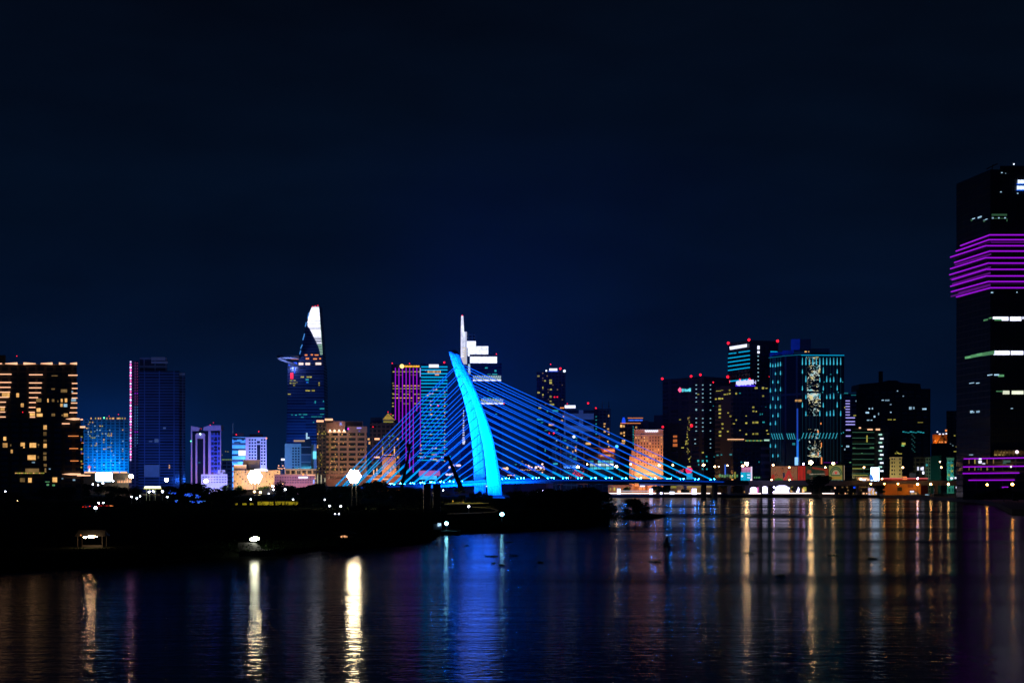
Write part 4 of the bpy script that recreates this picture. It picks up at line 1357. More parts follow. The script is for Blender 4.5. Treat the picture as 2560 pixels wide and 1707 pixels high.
# tower with a violet sign
b = Bld('office_block', 'black office block with green-yellow windows under a glowing violet-white roof sign', 'building', 'F',
        [(596, 1610), (760, 1596), (1090, 1600)], 512, 48, FA('black_green', (0.006, 0.010, 0.009), (0.010, 0.014, 0.014), 4.4, 4.2, 0.35, 0.3))
for i in range(14):
    b.win(790 + i * 11.2, 492 - i * 0.9 + (i * 7 % 3 - 1) * 2.2, 10.4, 38 + (i * 5 % 4) * 3 - (8 if i == 0 else 0), glow('violet_white_sign', (0.55, 0.55, 1.0), 1.5), 'sign_letter', -1.2)
letters(b.root, 'N', b.at(947, 483, -1.3)[0], 46 / 3.565 * 1600 / F, glow('violet_white_sign', (0.55, 0.55, 1.0), 1.5), 'sign_letter')
b.win(868, 514, 180, 9, glow('violet_halo_tube', (0.06, 0.02, 1.0), 1.2), 'sign_tube', -1.0)
b.wins([(628, 560, 40, 6), (660, 553, 18, 6), (728, 553, 12, 14), (686, 591, 20, 8), (708, 588, 10, 14), (728, 583, 14, 14), (786, 583, 14, 16), (606, 632, 14, 12), (638, 628, 20, 16), (662, 628, 14, 10), (640, 694, 16, 16), (640, 726, 20, 18), (640, 760, 18, 14), (640, 794, 18, 16), (664, 854, 14, 14), (765, 851, 18, 10), (712, 920, 14, 12), (642, 924, 18, 16), (642, 958, 18, 14), (665, 893, 14, 12), (964, 534, 26, 14), (1025, 534, 20, 18), (1026, 605, 16, 14), (938, 705, 18, 14), (940, 740, 18, 14), (965, 742, 12, 10), (940, 841, 20, 18), (970, 840, 26, 16), (876, 846, 18, 14), (970, 941, 26, 16), (938, 942, 16, 14), (876, 945, 14, 12), (820, 910, 14, 8), (786, 818, 12, 14), (735, 785, 14, 14), (714, 755, 12, 10), (1060, 912, 14, 10), (1070, 942, 18, 8), (1056, 536, 18, 7), (875, 782, 12, 6)], W_YEL)
b.wins([(820, 580, 12, 9), (1030, 838, 20, 12), (1000, 768, 8, 18), (1018, 766, 8, 12), (1050, 702, 10, 6), (1018, 1082, 10, 8), (1054, 1082, 10, 8), (738, 1126, 18, 14), (620, 1132, 18, 10), (655, 1128, 12, 6), (832, 1194, 14, 12), (860, 1194, 10, 10), (990, 1192, 10, 12)], W_TEAL)
b.wins([(770 + 10 * i, 993 + (i % 2) * 3, 9, 16) for i in range(-6, 9)], W_DIMW, 'terrace_window')
b.win(782, 990, 148, 6, L_PINKW, 'terrace_light', -0.6)
for i in range(14):
    b.win(872 + i * 11, 1002, 8, 12, W_GRN if i % 3 else W_YEL, 'window')
b.win(1060, 998, 50, 14, glow('pale_green_window', (0.55, 0.95, 0.75), 0.8))
b.wins([(640 + i * 22, 1312 + (i % 3) * 4, 14, 24) for i in range(8)] + [(950 + i * 20, 1330, 12, 14) for i in range(7)], W_GRN, 'shop_window')
b.wins([(1060, 1328, 46, 14), (775, 1310, 14, 60), (740, 1328, 20, 20)], W_YEL, 'shop_window')
b.win(688, 1260, 10, 90, glow('blue_pylon_sign', (0.02, 0.15, 0.8), 0.8), 'sign', -2)
b.box('lower_flank', 1005, 1092, 1060, None, FA('lower_flank', (0.09, 0.085, 0.07), (0.016, 0.018, 0.018), 7, 60, 0.4, 0), -1.5, 20)

# tall dark tower with cyan strips
b = Bld('office_tower', 'tall black tower with rows of cyan strips beneath a slanted white sign', 'tower', 'F',
        [(715, 1842), (905, 1800), (1162, 1812)], 108, 50, FA('black_tower', (0.007, 0.009, 0.013), (0.010, 0.012, 0.018), 4.2, 4.0, 0.3, 0.25))
b.poly('sign', [(727, 166), (881, 142), (881, 168), (731, 193)], L_WHITE, -3.0, 1.0)
for j in range(5):
    for i in range(4):
        if j == 0 and i == 1:
            b.win(774, 223, 20, 8, L_CYAN, 'light_strip')
            continue
        x = 737 + i * 47
        b.win(x, 227 + j * 36 - i * 6.6 + (3 if j else 0), 36 - (10 if (j == 0 and i == 0) else 0) + (8 if i == 3 else 0), 8, L_CYAN, 'light_strip', -0.4)
for i in range(4):
    b.win(738 + i * 46, 473 - i * 5, 36, 9, L_CYAN, 'light_strip', -0.4)
b.wins([(985, 174, 20, 32), (985, 215, 20, 20)], L_WHITE, 'facade_lamp', -0.5)
for i in range(7):
    b.win(982, 251 + i * 36, 11, 9, DOT, 'facade_lamp', -0.4)
b.win(1122, 211, 66, 8, L_CYAN, 'light_strip', -0.4)
for x, y, r_ in ((716, 135, 26), (900, 105, 26), (1155, 115, 26), (713, 436, 30), (722, 477, 28), (820, 457, 16), (906, 455, 20), (1083, 433, 12)):
    b.lamp(x, y, r_, L_RED)

# tower of falling cyan light drops
DGL = FA('drop_glass', (0.020, 0.040, 0.055), (0.008, 0.012, 0.018), 90, 4.6, 0.02, 0.16)
b = Bld('office_tower', 'dark glass tower with cyan teardrop lights running down its fins and a glittering strip', 'tower', 'G',
        [(155, 1530), (436, 1494), (822, 1500)], 240, 50, DGL)
b.box('roof_house', 346, 428, 98, 195, paint('blue_roof_box', (0.10, 0.18, 0.5)), 10, 16)
b.box('roof_house', 428, 524, 98, 195, DARK, 12, 16)
b.box('roof_storey', 520, 692, 182, 240, DARK, 8, 22)
b.box('roof_storey', 268, 372, 198, 236, paint('blue_roof_box2', (0.06, 0.10, 0.34)), 6, 20)
b.box('roof_storey', 158, 268, 214, 256, paint('blue_roof_box2', (0.06, 0.10, 0.34)), 14, 20)
b.line('roof_light', ((148, 265), (300, 247), (436, 238)), 5, L_CYAND, -0.8)
b.line('roof_light', ((438, 241), (822, 243)), 6, L_CYAN, -0.8)
FIN = glow('fin_teal', (0.004, 0.07, 0.13), 0.22)
DROP = glow('drop_cyan', (0.06, 0.62, 0.90), 0.95)
rn = random.Random(3)
xs_r = [450 + i * 31 for i in range(12)]
xs_l = [164, 186, 209, 232, 254]
for x in xs_r + xs_l:
    y0_ = 246 if x > 430 else 262
    b.win(x, (y0_ + 1190) / 2, 3.2, 1190 - y0_, FIN, 'fin_light', -0.5)


def drop(x, y, L_):
    w_ = 8
    b.poly('drop_light', [(x - 1, y - L_), (x + 1, y - L_), (x + w_ / 2, y - w_), (x + w_ / 2, y - 2), (x, y + 4), (x - w_ / 2, y - 2), (x - w_ / 2, y - w_)], DROP, -1.2, 0.5)


for i, x in enumerate(xs_r):
    drop(x, 326, 62)
    for j, y in enumerate((402, 478, 552, 628, 704, 780)):
        if (i + j) % 2 == (0 if i != 8 else 1) and x not in (512, 543, 574):
            drop(x, y, 34 + (i * 7 + j * 13) % 22)
for x, ys in ((164, (345, 570, 715, 862, 1062)), (186, (345, 490, 640, 790, 1148)), (209, (345, 415, 562, 715, 860, 1062)), (232, (340, 490, 640, 790, 1145)), (254, (336, 415, 560, 712))):
    for y in ys:
        drop(x, y, 22 + (x + y) % 16)
WAVE = glow('wave_cyan', (0.04, 0.45, 0.62), 0.8)
for x in list(range(182, 290, 22)) + list(range(318, 390, 20)):
    b.line('wave_light', ((x - 10, 938), (x - 4, 952), (x - 2, 966), (x + 8, 990)), 6, WAVE, -1.0, 4)
for x in range(452, 770, 30):
    b.line('wave_light', ((x + 10, 934), (x + 2, 950), (x, 966), (x - 10, 984)), 6, WAVE, -1.0, 4)
b.line('wave_light', ((408, 990), (416, 1008), (426, 988)), 5, WAVE, -1.0, 4)
b.win(404, 880, 9, 330, glow('blue_ladder_light', (0.02, 0.10, 0.75), 0.6, var=0.4, scale=0.5), 'corner_light', -0.6)
b.win(406, 1090, 12, 200, glow('blue_ladder_bright', (0.02, 0.22, 1.0), 0.8), 'corner_light', -0.6)
b.win(396, 1185, 22, 70, glow('azure_sign', (0.25, 0.55, 1.0), 1.4), 'sign', -1.4)
# glitter: city-light reflections in the glass strip, painted as glowing patches


def glitter_mat():
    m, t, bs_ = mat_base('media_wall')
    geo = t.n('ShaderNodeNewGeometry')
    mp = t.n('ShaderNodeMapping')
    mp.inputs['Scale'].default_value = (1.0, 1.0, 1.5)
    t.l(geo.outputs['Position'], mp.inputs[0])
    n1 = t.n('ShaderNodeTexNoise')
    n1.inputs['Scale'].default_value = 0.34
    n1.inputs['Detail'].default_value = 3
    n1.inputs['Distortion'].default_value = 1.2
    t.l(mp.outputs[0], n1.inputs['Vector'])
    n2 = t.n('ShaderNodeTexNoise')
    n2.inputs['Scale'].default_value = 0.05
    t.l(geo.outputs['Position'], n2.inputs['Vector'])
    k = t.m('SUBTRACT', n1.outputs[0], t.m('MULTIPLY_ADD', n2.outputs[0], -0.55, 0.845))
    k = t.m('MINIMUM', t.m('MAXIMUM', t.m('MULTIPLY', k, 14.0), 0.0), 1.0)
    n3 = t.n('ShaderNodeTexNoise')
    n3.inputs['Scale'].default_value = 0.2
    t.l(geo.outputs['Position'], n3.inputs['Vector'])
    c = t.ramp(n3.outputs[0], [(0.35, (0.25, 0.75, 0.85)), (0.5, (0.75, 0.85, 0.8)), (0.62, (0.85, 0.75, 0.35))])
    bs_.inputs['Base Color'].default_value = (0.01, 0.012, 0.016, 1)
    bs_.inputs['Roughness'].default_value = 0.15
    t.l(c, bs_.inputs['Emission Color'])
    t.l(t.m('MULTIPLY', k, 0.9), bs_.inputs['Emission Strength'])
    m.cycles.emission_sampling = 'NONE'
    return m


GLITTER = glitter_mat()
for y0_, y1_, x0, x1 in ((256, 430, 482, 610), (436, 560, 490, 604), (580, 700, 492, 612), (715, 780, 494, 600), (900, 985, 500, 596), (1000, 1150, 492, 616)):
    b.win((x0 + x1) / 2, (y0_ + y1_) / 2, x1 - x0, y1_ - y0_, GLITTER, 'media_panel', -0.7)
b.wins([(395, 646, 16, 18), (426, 646, 24, 20), (478, 210, 18, 10), (505, 210, 12, 8)], W_WARM)
b.wins([(614, 850, 8, 16), (588, 920, 10, 20), (618, 1040, 8, 40), (590, 1120, 8, 30), (620, 1180, 10, 60)], L_ORG, 'media_panel', -0.8)
b.wins([(372, 1032, 20, 20), (700, 412, 10, 8), (642, 480, 10, 8), (808, 480, 8, 8), (630, 572, 10, 6), (768, 572, 10, 6), (796, 938, 8, 8), (814, 930, 8, 8), (802, 1050, 8, 8), (704, 522, 8, 6)], W_TEAL)
b.win(700, 1197, 130, 4, L_MAGD, 'light_line', -1.5)

# strip-lit slim tower
b = Bld('office_tower', 'slim bluish tower with a ladder of pale violet strips beside the teardrop tower', 'tower', 'G',
        [(806, 1760), (936, 1760)], 585, 34, FA('slim_blue', (0.05, 0.07, 0.11), (0.014, 0.02, 0.035), 4.4, 20, 0.3, 0))
PV = glow('pale_violet_strip', (0.42, 0.38, 1.0), 1.1)
for y in (648, 673, 698, 722, 747, 773):
    b.win(853, y, 38, 8, PV, 'light_strip', -0.5)
for y in (799, 832, 858):
    b.win(876, y, 82, 9, PV, 'light_strip', -0.5)
for y in (908, 961):
    b.win(858, y, 42, 9, PV, 'light_strip', -0.5)
b.wins([(832, 580, 48, 10), (905, 597, 44, 6)], W_TEAL, 'roof_light')
b.wins([(822, 707, 18, 14), (915, 778, 24, 10)], W_YEL)
b.wins([(853, 1053, 26, 16), (824, 1080, 16, 14), (928, 650, 8, 12)], W_COOL)

# green-lit parking block
b = Bld('parking_block', 'green lit low block with glowing floor edges and a zigzag column of white lamps', 'building', 'G',
        [(892, 1560), (1228, 1560)], 890, 34, FA('green_deck', (0.06, 0.09, 0.075), (0.012, 0.02, 0.018), 12.0, 60, 0.14, 0.0))
b.box('stair_tower', 1092, 1118, 910, None, paint('stair_grey', (0.14, 0.15, 0.13)), -1.5, 8)
b.box('glazed_bay', 1165, 1228, 880, None, FA('glazed_bay', (0.09, 0.11, 0.12), (0.015, 0.022, 0.028), 8.0, 3.5, 0.2, 0.2), -1.0, 10)
GLN = glow('green_edge', (0.12, 0.42, 0.25), 0.30)
for y in (928, 978, 1030, 1072, 1118, 1168, 1216, 1256, 1296, 1312):
    b.win(992, y, 196, 4, GLN, 'floor_light', -0.6)
b.wins([(1025, 985, 10, 60), (940, 1250, 90, 6), (965, 1310, 130, 5)], W_YEL, 'floor_light', -0.7)
ZZ = glow('zigzag_white', (0.70, 0.80, 1.0), 1.8)
for i in range(10):
    y = 948 + i * 36
    b.win(1146 + (10 if i % 2 else -2), y, 30, 13, ZZ if i % 2 else glow('zigzag_green', (0.45, 0.9, 0.75), 1.0), 'stair_lamp', -2)
b.wins([(1052, 903, 46, 11), (1122, 903, 36, 14), (962, 888, 18, 12)], L_PINKW, 'roof_light', -0.8)
b.lamp(1218, 891, 14, glow('pink_white_lamp', (1.0, 0.75, 0.85), 2.0))
b.wins([(1068, 1064, 36, 12), (910, 1068, 24, 8), (980, 1115, 10, 6), (875, 1196, 16, 6)], W_GRN)
b.wins([(960 + i * 16, 1340, 13, 22) for i in range(9)], L_PINKW, 'shop_window', -1.5)

# broad black block
b = Bld('office_block', 'broad black office block with a short roof mast and few bluish windows', 'building', 'G',
        [(930, 1720), (1590, 1700)], 540, 60, FA('broad_black', (0.009, 0.010, 0.013), (0.012, 0.013, 0.018), 4.4, 5.0, 0.3, 0.25))
b.poly('roof_storey', [(955, 552), (955, 500), (1205, 478), (1210, 466), (1290, 466), (1330, 486), (1500, 496), (1508, 552)], DARK, 4, 40)
b.box('roof_mast', 1128, 1166, 385, 500, DARK, 10, 8)
b.wins([(1205, 643, 36, 12), (1165, 642, 20, 8), (1028, 753, 28, 14), (1046, 718, 12, 12), (1073, 716, 10, 14), (1092, 788, 14, 16), (1236, 680, 14, 8), (1237, 750, 12, 8), (1412, 713, 22, 24), (1442, 712, 14, 20), (1536, 720, 34, 14), (1348, 606, 12, 8), (1297, 560, 10, 8), (1128, 764, 8, 20), (1065, 820, 14, 6), (1035, 820, 20, 8)], W_COOL)
b.wins([(1350 + i * 22, 926 + (i % 3) * 4 - 3, 18, 9) for i in range(9)], W_TEAL)
b.wins([(1228, 815, 36, 10), (1270, 815, 18, 8), (1500, 840, 44, 4), (1280, 1116, 14, 8), (1300, 1112, 12, 10), (1320, 1118, 30, 8), (1290, 1100, 10, 6)], W_YEL)
b.wins([(1352, 1030, 30, 20)], W_YEL, 'sign', -1)
b.wins([(1345, 1046, 24, 14)], W_GRN, 'sign', -1)
for i in range(12):
    b.win(1438 + (i % 3 - 1) * 12, 948 + i * 14, 10, 8, glow('dim_teal_pane', (0.04, 0.2, 0.2), 0.35), 'window')

# small beige house block
b = Bld('apartment_house', 'small beige apartment house with three columns of dark windows under the black block', 'building', 'G',
        [(1228, 1480), (1336, 1480)], 1152, 18, paint('beige_house', (0.42, 0.38, 0.24), 0.85))
b.box('parapet', 1226, 1338, 1148, 1158, CREAM, -0.6, 19)
for y in (1165, 1198, 1232, 1266, 1300):
    for x, w_ in ((1249, 14), (1270, 8), (1318, 13)):
        b.win(x, y, w_, 15, GLASSD, 'window')
b.wash(1282, 1350, 22, 1.6e4, (1.0, 0.80, 0.35), 10, (1282, 1230))

# teal flats cluster
TG = FA('teal_flats', (0.10, 0.18, 0.17), (0.02, 0.03, 0.03), 4.0, 3.0, 0.3, 0.4)
b = Bld('office_block', 'dark green-grey offices with four cold white windows east of the beige house', 'building', 'G',
        [(1440, 1500), (1545, 1500)], 1150, 20, FA('dark_flat', (0.05, 0.065, 0.07), (0.016, 0.02, 0.022), 4, 4))
b.wins([(1480, 1251, 16, 32), (1510, 1252, 14, 24), (1524, 1250, 12, 30), (1526, 1288, 16, 24)], W_WHITE)
b.box('blue_shed', 1402, 1460, 1292, None, paint('shed_blue', (0.10, 0.11, 0.25)), -4, 10)
b = Bld('apartment_house', 'narrow grey-brown house with a fretted stair column among the teal flats', 'building', 'I',
        [(45, 1490), (90, 1490)], 1100, 18, FA('fret_house', (0.22, 0.19, 0.15), (0.03, 0.04, 0.04), 3.2, 2.2, 0.4, 0.4))
b.win(58, 1166, 16, 18, W_TEAL)
b = Bld('apartment_house', 'tall plain dark teal house next to the fretted grey-brown house', 'building', 'I',
        [(92, 1500), (180, 1500)], 1086, 18, paint('teal_plain', (0.025, 0.05, 0.045), 0.8))
b = Bld('apartment_house', 'slender teal lit house with bright coloured windows beside the black skyscraper', 'building', 'I',
        [(228, 1490), (290, 1490)], 1108, 16, FA('teal_lit', (0.30, 0.50, 0.44), (0.05, 0.16, 0.16), 5.0, 3.0, 0.35, 0.45))
b.box('parapet', 226, 292, 1102, 1112, CREAM, -0.5, 16)
b.wins([(272, 1170, 20, 16), (246, 1250, 18, 16), (272, 1216, 16, 16)], W_YEL)
b.wins([(270, 1278, 22, 16), (310, 1275, 30, 14)], L_WHITE, 'window', -0.4)
b.wins([(246, 1190, 18, 14), (246, 1220, 16, 14), (270, 1145, 14, 12), (246, 1145, 14, 12), (270, 1246, 14, 12)], W_TEAL)
b.wash(258, 1310, 18, 8.0e3, (0.1, 0.9, 0.7), 8, (258, 1190))
b = Bld('apartment_house', 'grey-green striped house squeezed behind the podium with purple lines', 'building', 'I',
        [(292, 1500), (356, 1500)], 1185, 18, FA('striped_house', (0.14, 0.2, 0.18), (0.03, 0.04, 0.04), 3.4, 30, 0.4, 0))
b = Bld('old_house', 'distant orange lit old building with a steep gable and white roof lamps', 'building', 'I',
        [(108, 1900), (232, 1900)], 905, 24, paint('orange_old', (0.4, 0.2, 0.07), 0.9), z0=GZ)
m_ = MB()
p0, p1, p2 = b.at(150, 980, -2)[0], b.at(222, 980, -2)[0], b.at(186, 916, -2)[0]
m_.plate([p0, p1, p2], 8)
m_.build('gable', paint('gable_dark', (0.08, 0.05, 0.03)), b.root)
b.box('lower_floor', 95, 240, 982, None, DARK, -9, 26)
b.wins([(148, 884, 12, 10), (168, 902, 14, 9), (198, 902, 14, 9), (224, 898, 12, 9)], W_WHITE, 'roof_lamp', -0.5)
b.wins([(222, 872, 16, 16), (168, 970, 10, 10), (188, 970, 12, 12), (218, 970, 14, 14), (130, 960, 10, 12)], L_ORG, 'roof_lamp', -2.5)
b.wash(165, 974, 7, 0.5e4, (1.0, 0.30, 0.03), 8, (165, 940))
b = Bld('residential_tower', 'dim far tower with one blue roof lamp tucked behind the black skyscraper', 'tower', 'I',
        [(225, 1950), (352, 1950)], 705, 36, FA('dim_far', (0.05, 0.06, 0.08), (0.016, 0.02, 0.03), 4, 5))
b.lamp(334, 745, 26, L_BLUE)
b.wins([(295, 915, 12, 8), (300, 1050, 26, 6), (326, 1050, 14, 8), (308, 1010, 8, 6)], W_YEL)
b.wins([(280, 1000, 8, 6), (260, 985, 6, 5)], W_COOL)

# black skyscraper with purple balconies
b = Bld('skyscraper', 'black skyscraper ringed halfway by glowing purple balcony lines, cut by the frame edge', 'skyscraper', 'P',
        [(2391, 1080), (2476, 1030), (2860, 1030)], 424, 60, FA('black_curtain', (0.004, 0.005, 0.007), (0.008, 0.009, 0.012), 4.0, 1.6, 0.2, 0.35, 0.12))
b.box('roof_house', 2500, 2700, 415, 424, DARK, 10, 30)
for xl, yl, yr, xb in ((2401, 614.5, 587.5, 2474), (2390, 628, 599.5, 2472), (2376, 643, 614.5, 2464), (2386, 656.5, 628, 2474), (2376, 672, 644.5, 2464), (2374, 687, 658, 2470), (2380, 699.5, 673.5, 2465), (2376, 716, 690, 2466), (2378, 729.5, 704, 2470), (2391, 742.5, 719.5, 2476)):
    zz = wp(0, yr, 1026).z
    xx = wp(xb, 0, 1026).x
    # the far end of the balcony on the receding flank
    Yl = F * (zz - H) / (HY - yl)
    pl_ = Vector(((xl - 1280) / F * Yl, Yl, zz))
    m_ = MB()
    m_.tube([pl_, Vector((xx, 1026, zz)), wp(2840, yr, 1026)], 0.42, 5)
    m_.build('balcony_light', L_MAG, b.root)
    m_ = MB()
    m_.prism([(pl_.x + 0.3, pl_.y), (xx + 0.4, 1026.6), (wp(2840, 0, 1026).x, 1026.6), (wp(2840, 0, 1026).x, 1030.5), (xx + 3, 1031), (pl_.x + 8, pl_.y + 3)], zz - 0.9, zz - 0.45)
    m_.build('balcony_slab', DARK, b.root)
VIO = glow('violet_wash', (0.22, 0.01, 0.42), 0.42)
for y in (606, 662, 677, 708):
    b.win(2520, y, 84, 2.6, VIO, 'soffit_light', -1.0)
for y, x0, x1 in ((604, 2405, 2470), (636, 2396, 2468), (668, 2385, 2466), (682, 2390, 2466), (712, 2385, 2450)):
    for k in range(4):
        xa = x0 + (x1 - x0) * (k + .5) / 4
        b.win(xa, y + (2476 - xa) * 0.30, (x1 - x0) / 4.3, 3.5, VIO, 'soffit_light', -0.6)
for xa in (2406, 2422, 2438, 2452, 2466):
    b.win(xa, 711 + (2476 - xa) * 0.27, 9, 8, VIO, 'soffit_light', -0.6)
k = 3.408
I_ = lambda x, y: (2300 + x / k, 820 + y / k)
H_ = lambda x, y: (2300 + x / k, 400 + y / k)


def wI(rows, mat, name='window', fn=I_):
    for x, y, w_, h_ in rows:
        b.win(*fn(x, y), w_ / k, h_ / k, mat, name, -0.3)


wI([(687, 1345, 132, 18), (725, 1360, 56, 16), (815, 1353, 96, 34), (880, 1345, 20, 20)], W_WHITE, fn=H_)
wI([(665, 1362, 60, 10), (560, 1362, 16, 14), (598, 1346, 10, 10)], W_GRN, fn=H_)
wI([(694, 211, 138, 34), (826, 211, 104, 34), (900, 211, 30, 34)], W_WHITE)
wI([(583, 216, 46, 30), (526, 224, 38, 26), (476, 234, 40, 24), (414, 248, 28, 20)], W_GRN)
wI([(734, 548, 56, 30), (831, 548, 98, 30), (900, 548, 28, 30)], glow('pale_lit_office', (0.8, 0.85, 0.65), 0.8, var=0.3, scale=0.6))
wI([(653, 398, 40, 12), (595, 399, 18, 8), (610, 1128, 18, 10)], W_COOL)
wI([(690, 405, 50, 18), (680, 538, 60, 8)], W_GRN)
wI([(440, 713, 10, 20), (452, 716, 8, 12), (494, 711, 12, 16), (783, 684, 18, 8), (436, 1078, 14, 9), (440, 468, 18, 5), (492, 468, 12, 6)], W_COOL)
wI([(620, 495, 14, 12), (672, 495, 12, 10), (725, 495, 12, 10), (508, 488, 14, 12), (456, 500, 10, 6), (565, 506, 8, 6), (547, 514, 6, 8), (614, 1129, 18, 9), (698, 109, 12, 7), (690, 273, 12, 8), (833, 285, 12, 8), (730, 115, 6, 5), (826, 1127, 8, 8)], W_COOL, fn=H_)
wI([(676, 468, 130, 16), (680, 498, 110, 6), (741, 512, 8, 24), (440, 512, 6, 18), (547, 522, 6, 14)], glow('dim_green_pane', (0.1, 0.3, 0.15), 0.25), fn=H_)
SGN = glow('ice_sign', (0.62, 0.76, 1.0), 1.6)
for x0, y in ((2544.5, 454.5), (2542.5, 469.5)):
    for i in range(6):
        b.win(x0 + 2 + i * 4.2, y, 4.0, 8.6 if i % 2 else 9.4, SGN, 'sign_letter', -1.2)
b.win(2560, 460.5, 36, 2.0, glow('sign_tube_blue', (0.0, 0.12, 1.0), 1.2), 'sign_tube', -1.0)
b.win(2560, 475.5, 36, 2.0, glow('sign_tube_blue', (0.0, 0.12, 1.0), 1.2), 'sign_tube', -1.0)
b.lamp(2534.8, 410.8, 4, glow('white_lamp', (0.7, 0.8, 1.0), 2.0), dy=12)
m_ = MB()
p = wp(2480, 424, 1045)
m_.tube([p, p + Vector((0.5, 0, 3.2))], 0.3, 5)
m_.tube([p + Vector((-3.5, 0, 0.2)), p + Vector((0, 0, 2.0)), p + Vector((3.5, 0, 3.6))], 0.35, 5)
m_.build('roof_crane', DARK, b.root)
# podium
b2 = b
b = Bld('podium_block', 'black stepped podium edged with bright purple lines at the foot of the black skyscraper', 'building', 'I',
        [(365, 1000), (1700, 1000)], 1110, 28, FA('podium_black', (0.03, 0.03, 0.035), (0.012, 0.012, 0.016), 5.5, 8.0, 0.2, 0.1))
b.box('roof_terrace', 630, 900, 1040, 1085, FA('amber_terrace', (0.16, 0.12, 0.05), (0.05, 0.04, 0.02), 3.5, 2.4, 0.4, 0.3), 6, 10)
for (x0, y0_, x1, y1_) in ((372, 1113, 1600, 1092), (366, 1182, 1600, 1166), (364, 1238, 846, 1233), (414, 1295, 806, 1293), (700, 1355, 752, 1354)):
    b.line('edge_light', ((x0, y0_), (x1, y1_)), 10, L_MAG, -1.6)
for x0, x1, y in ((392, 795, 1165), (388, 846, 1222), (440, 806, 1280)):
    b.box('parapet', x0, x1, y - 6, y + 6, paint('parapet_brown', (0.22, 0.14, 0.10)), -1.2, 2)
for x in (418, 468, 520, 572, 626):
    b.win(x, 1135, 8, 38, W_DIMW if x != 468 else W_YEL, 'column_light', -0.6)
    b.win(x, 1198, 8, 26, W_DIMW, 'column_light', -0.6)
b.wins([(512, 1115, 22, 14), (512, 1140, 26, 22), (543, 1153, 24, 10)], W_WHITE, 'terrace_lamp', -1.8)
b.wins([(740, 1135, 60, 20), (720, 1150, 30, 12), (498, 1200, 14, 14), (580, 1200, 10, 10)], glow('dim_teal_pane', (0.04, 0.2, 0.2), 0.35), 'window', -0.6)
b.lamp(826, 1054, 30, glow('pink_white_lamp', (1.0, 0.75, 0.85), 2.0), 'terrace_lamp', 5)
b.lamp(775, 1180, 16, glow('pink_white_lamp', (1.0, 0.75, 0.85), 2.0), 'terrace_lamp', -2)
b.wins([(690 + i * 26, 1058, 12, 10) for i in range(7)], W_DIMW, 'window', 5.7)
b.wash(760, 1080, 8, 2.0e3, (1.0, 0.7, 0.2), 12, (760, 1062))

# ---------------------------------------------------------------- screens, billboards, lanterns
def panel_thing(name, label, cat, x0, x1, y0, y1, Y, mat, ground=GZ, posts=2, part='panel', frame=True, thick=0.8):
    p0, p1 = wp(x0, y1, Y), wp(x1, y0, Y)
    r = empty(name, ((p0.x + p1.x) / 2, Y, ground), label, cat)
    m = MB()
    m.box(p0.x, p1.x, Y, Y + thick, p0.z, p1.z)
    m.build(part, mat, r)
    if frame:
        m = MB()
        m.box(p0.x - .25, p1.x + .25, Y + 0.15, Y + thick + .3, p0.z - .25, p1.z + .25)
        m.build('frame', DARK, r)
    for i in range(posts):
        x = p0.x + (p1.x - p0.x) * (i + .5) / posts
        m = MB()
        m.box(x - .3, x + .3, Y + thick + .35, Y + thick + 1.0, ground, p0.z + (p1.z - p0.z) * .6)
        m.build('post', STEEL, r)
    return r, p0, p1


# big LED screen
SCR = glow('led_screen_white', (0.42, 0.72, 1.0), 9.0, True)
Y = 1346.0
r, p0, p1 = panel_thing('led_screen', 'dazzling white LED screen with rounded corners and cyan shine by the dark apartments', 'led screen', 239, 281, 1180, 1203, Y, DARK, posts=3)
m = MB()
ptsr = []
for cx, cz, a0 in ((p1.x - 1.6, p1.z - 1.6, 0), (p0.x + 1.6, p1.z - 1.6, 90), (p0.x + 1.6, p0.z + 1.6, 180), (p1.x - 1.6, p0.z + 1.6, 270)):
    for q in range(4):
        a = R(a0 + q * 30)
        ptsr.append((cx + 1.6 * math.cos(a), Y - 0.35, cz + 1.6 * math.sin(a)))
m.plate(ptsr[::-1], 0.3)
m.build('display', SCR, r)
# long low pavilion with a peach roof strip beside the screen
b = Bld('pavilion', 'long low pavilion with a broken peach roof strip around the dazzling screen', 'building', 'P', [(196, 1375), (322, 1375)], 1182, 14, paint('pavilion_grey', (0.10, 0.12, 0.16)))
b.wins([(226, 1180.3, 30, 3.4), (287, 1180.3, 21, 3.4), (309, 1180.3, 17, 3.4)], L_PINKW, 'roof_light', -0.6)
for i in range(9):
    b.poly('uplight', [(295 + i * 4.0 - 1.2, 1206), (295 + i * 4.0, 1199 - (i > 4) * 6), (295 + i * 4.0 + 1.2, 1206)], L_PINKW, -0.5, 0.3)
st = empty('neon_star', wp(222, 1168, 1380), 'small pink neon star on a white stem above the pavilion roof', 'neon sign')
m = MB()
c = wp(223, 1167, 1380)
pts = []
for i in range(10):
    a = R(90 + i * 36)
    rr = 1.9 if i % 2 == 0 else 0.8
    pts.append((c.x + rr * math.cos(a), 1380, c.z + rr * math.sin(a)))
m.plate(pts[::-1], 0.4)
m.build('star', glow('star_pink', (1.0, 0.25, 0.3), 1.0), st)
m = MB()
q = wp(223, 1178, 1380)
m.tube([(c.x, 1380.4, q.z - 1.5), (c.x, 1380.4, c.z - 1.0)], [1.1, 0.3], 6)
m.build('stem', L_WHITE, st)


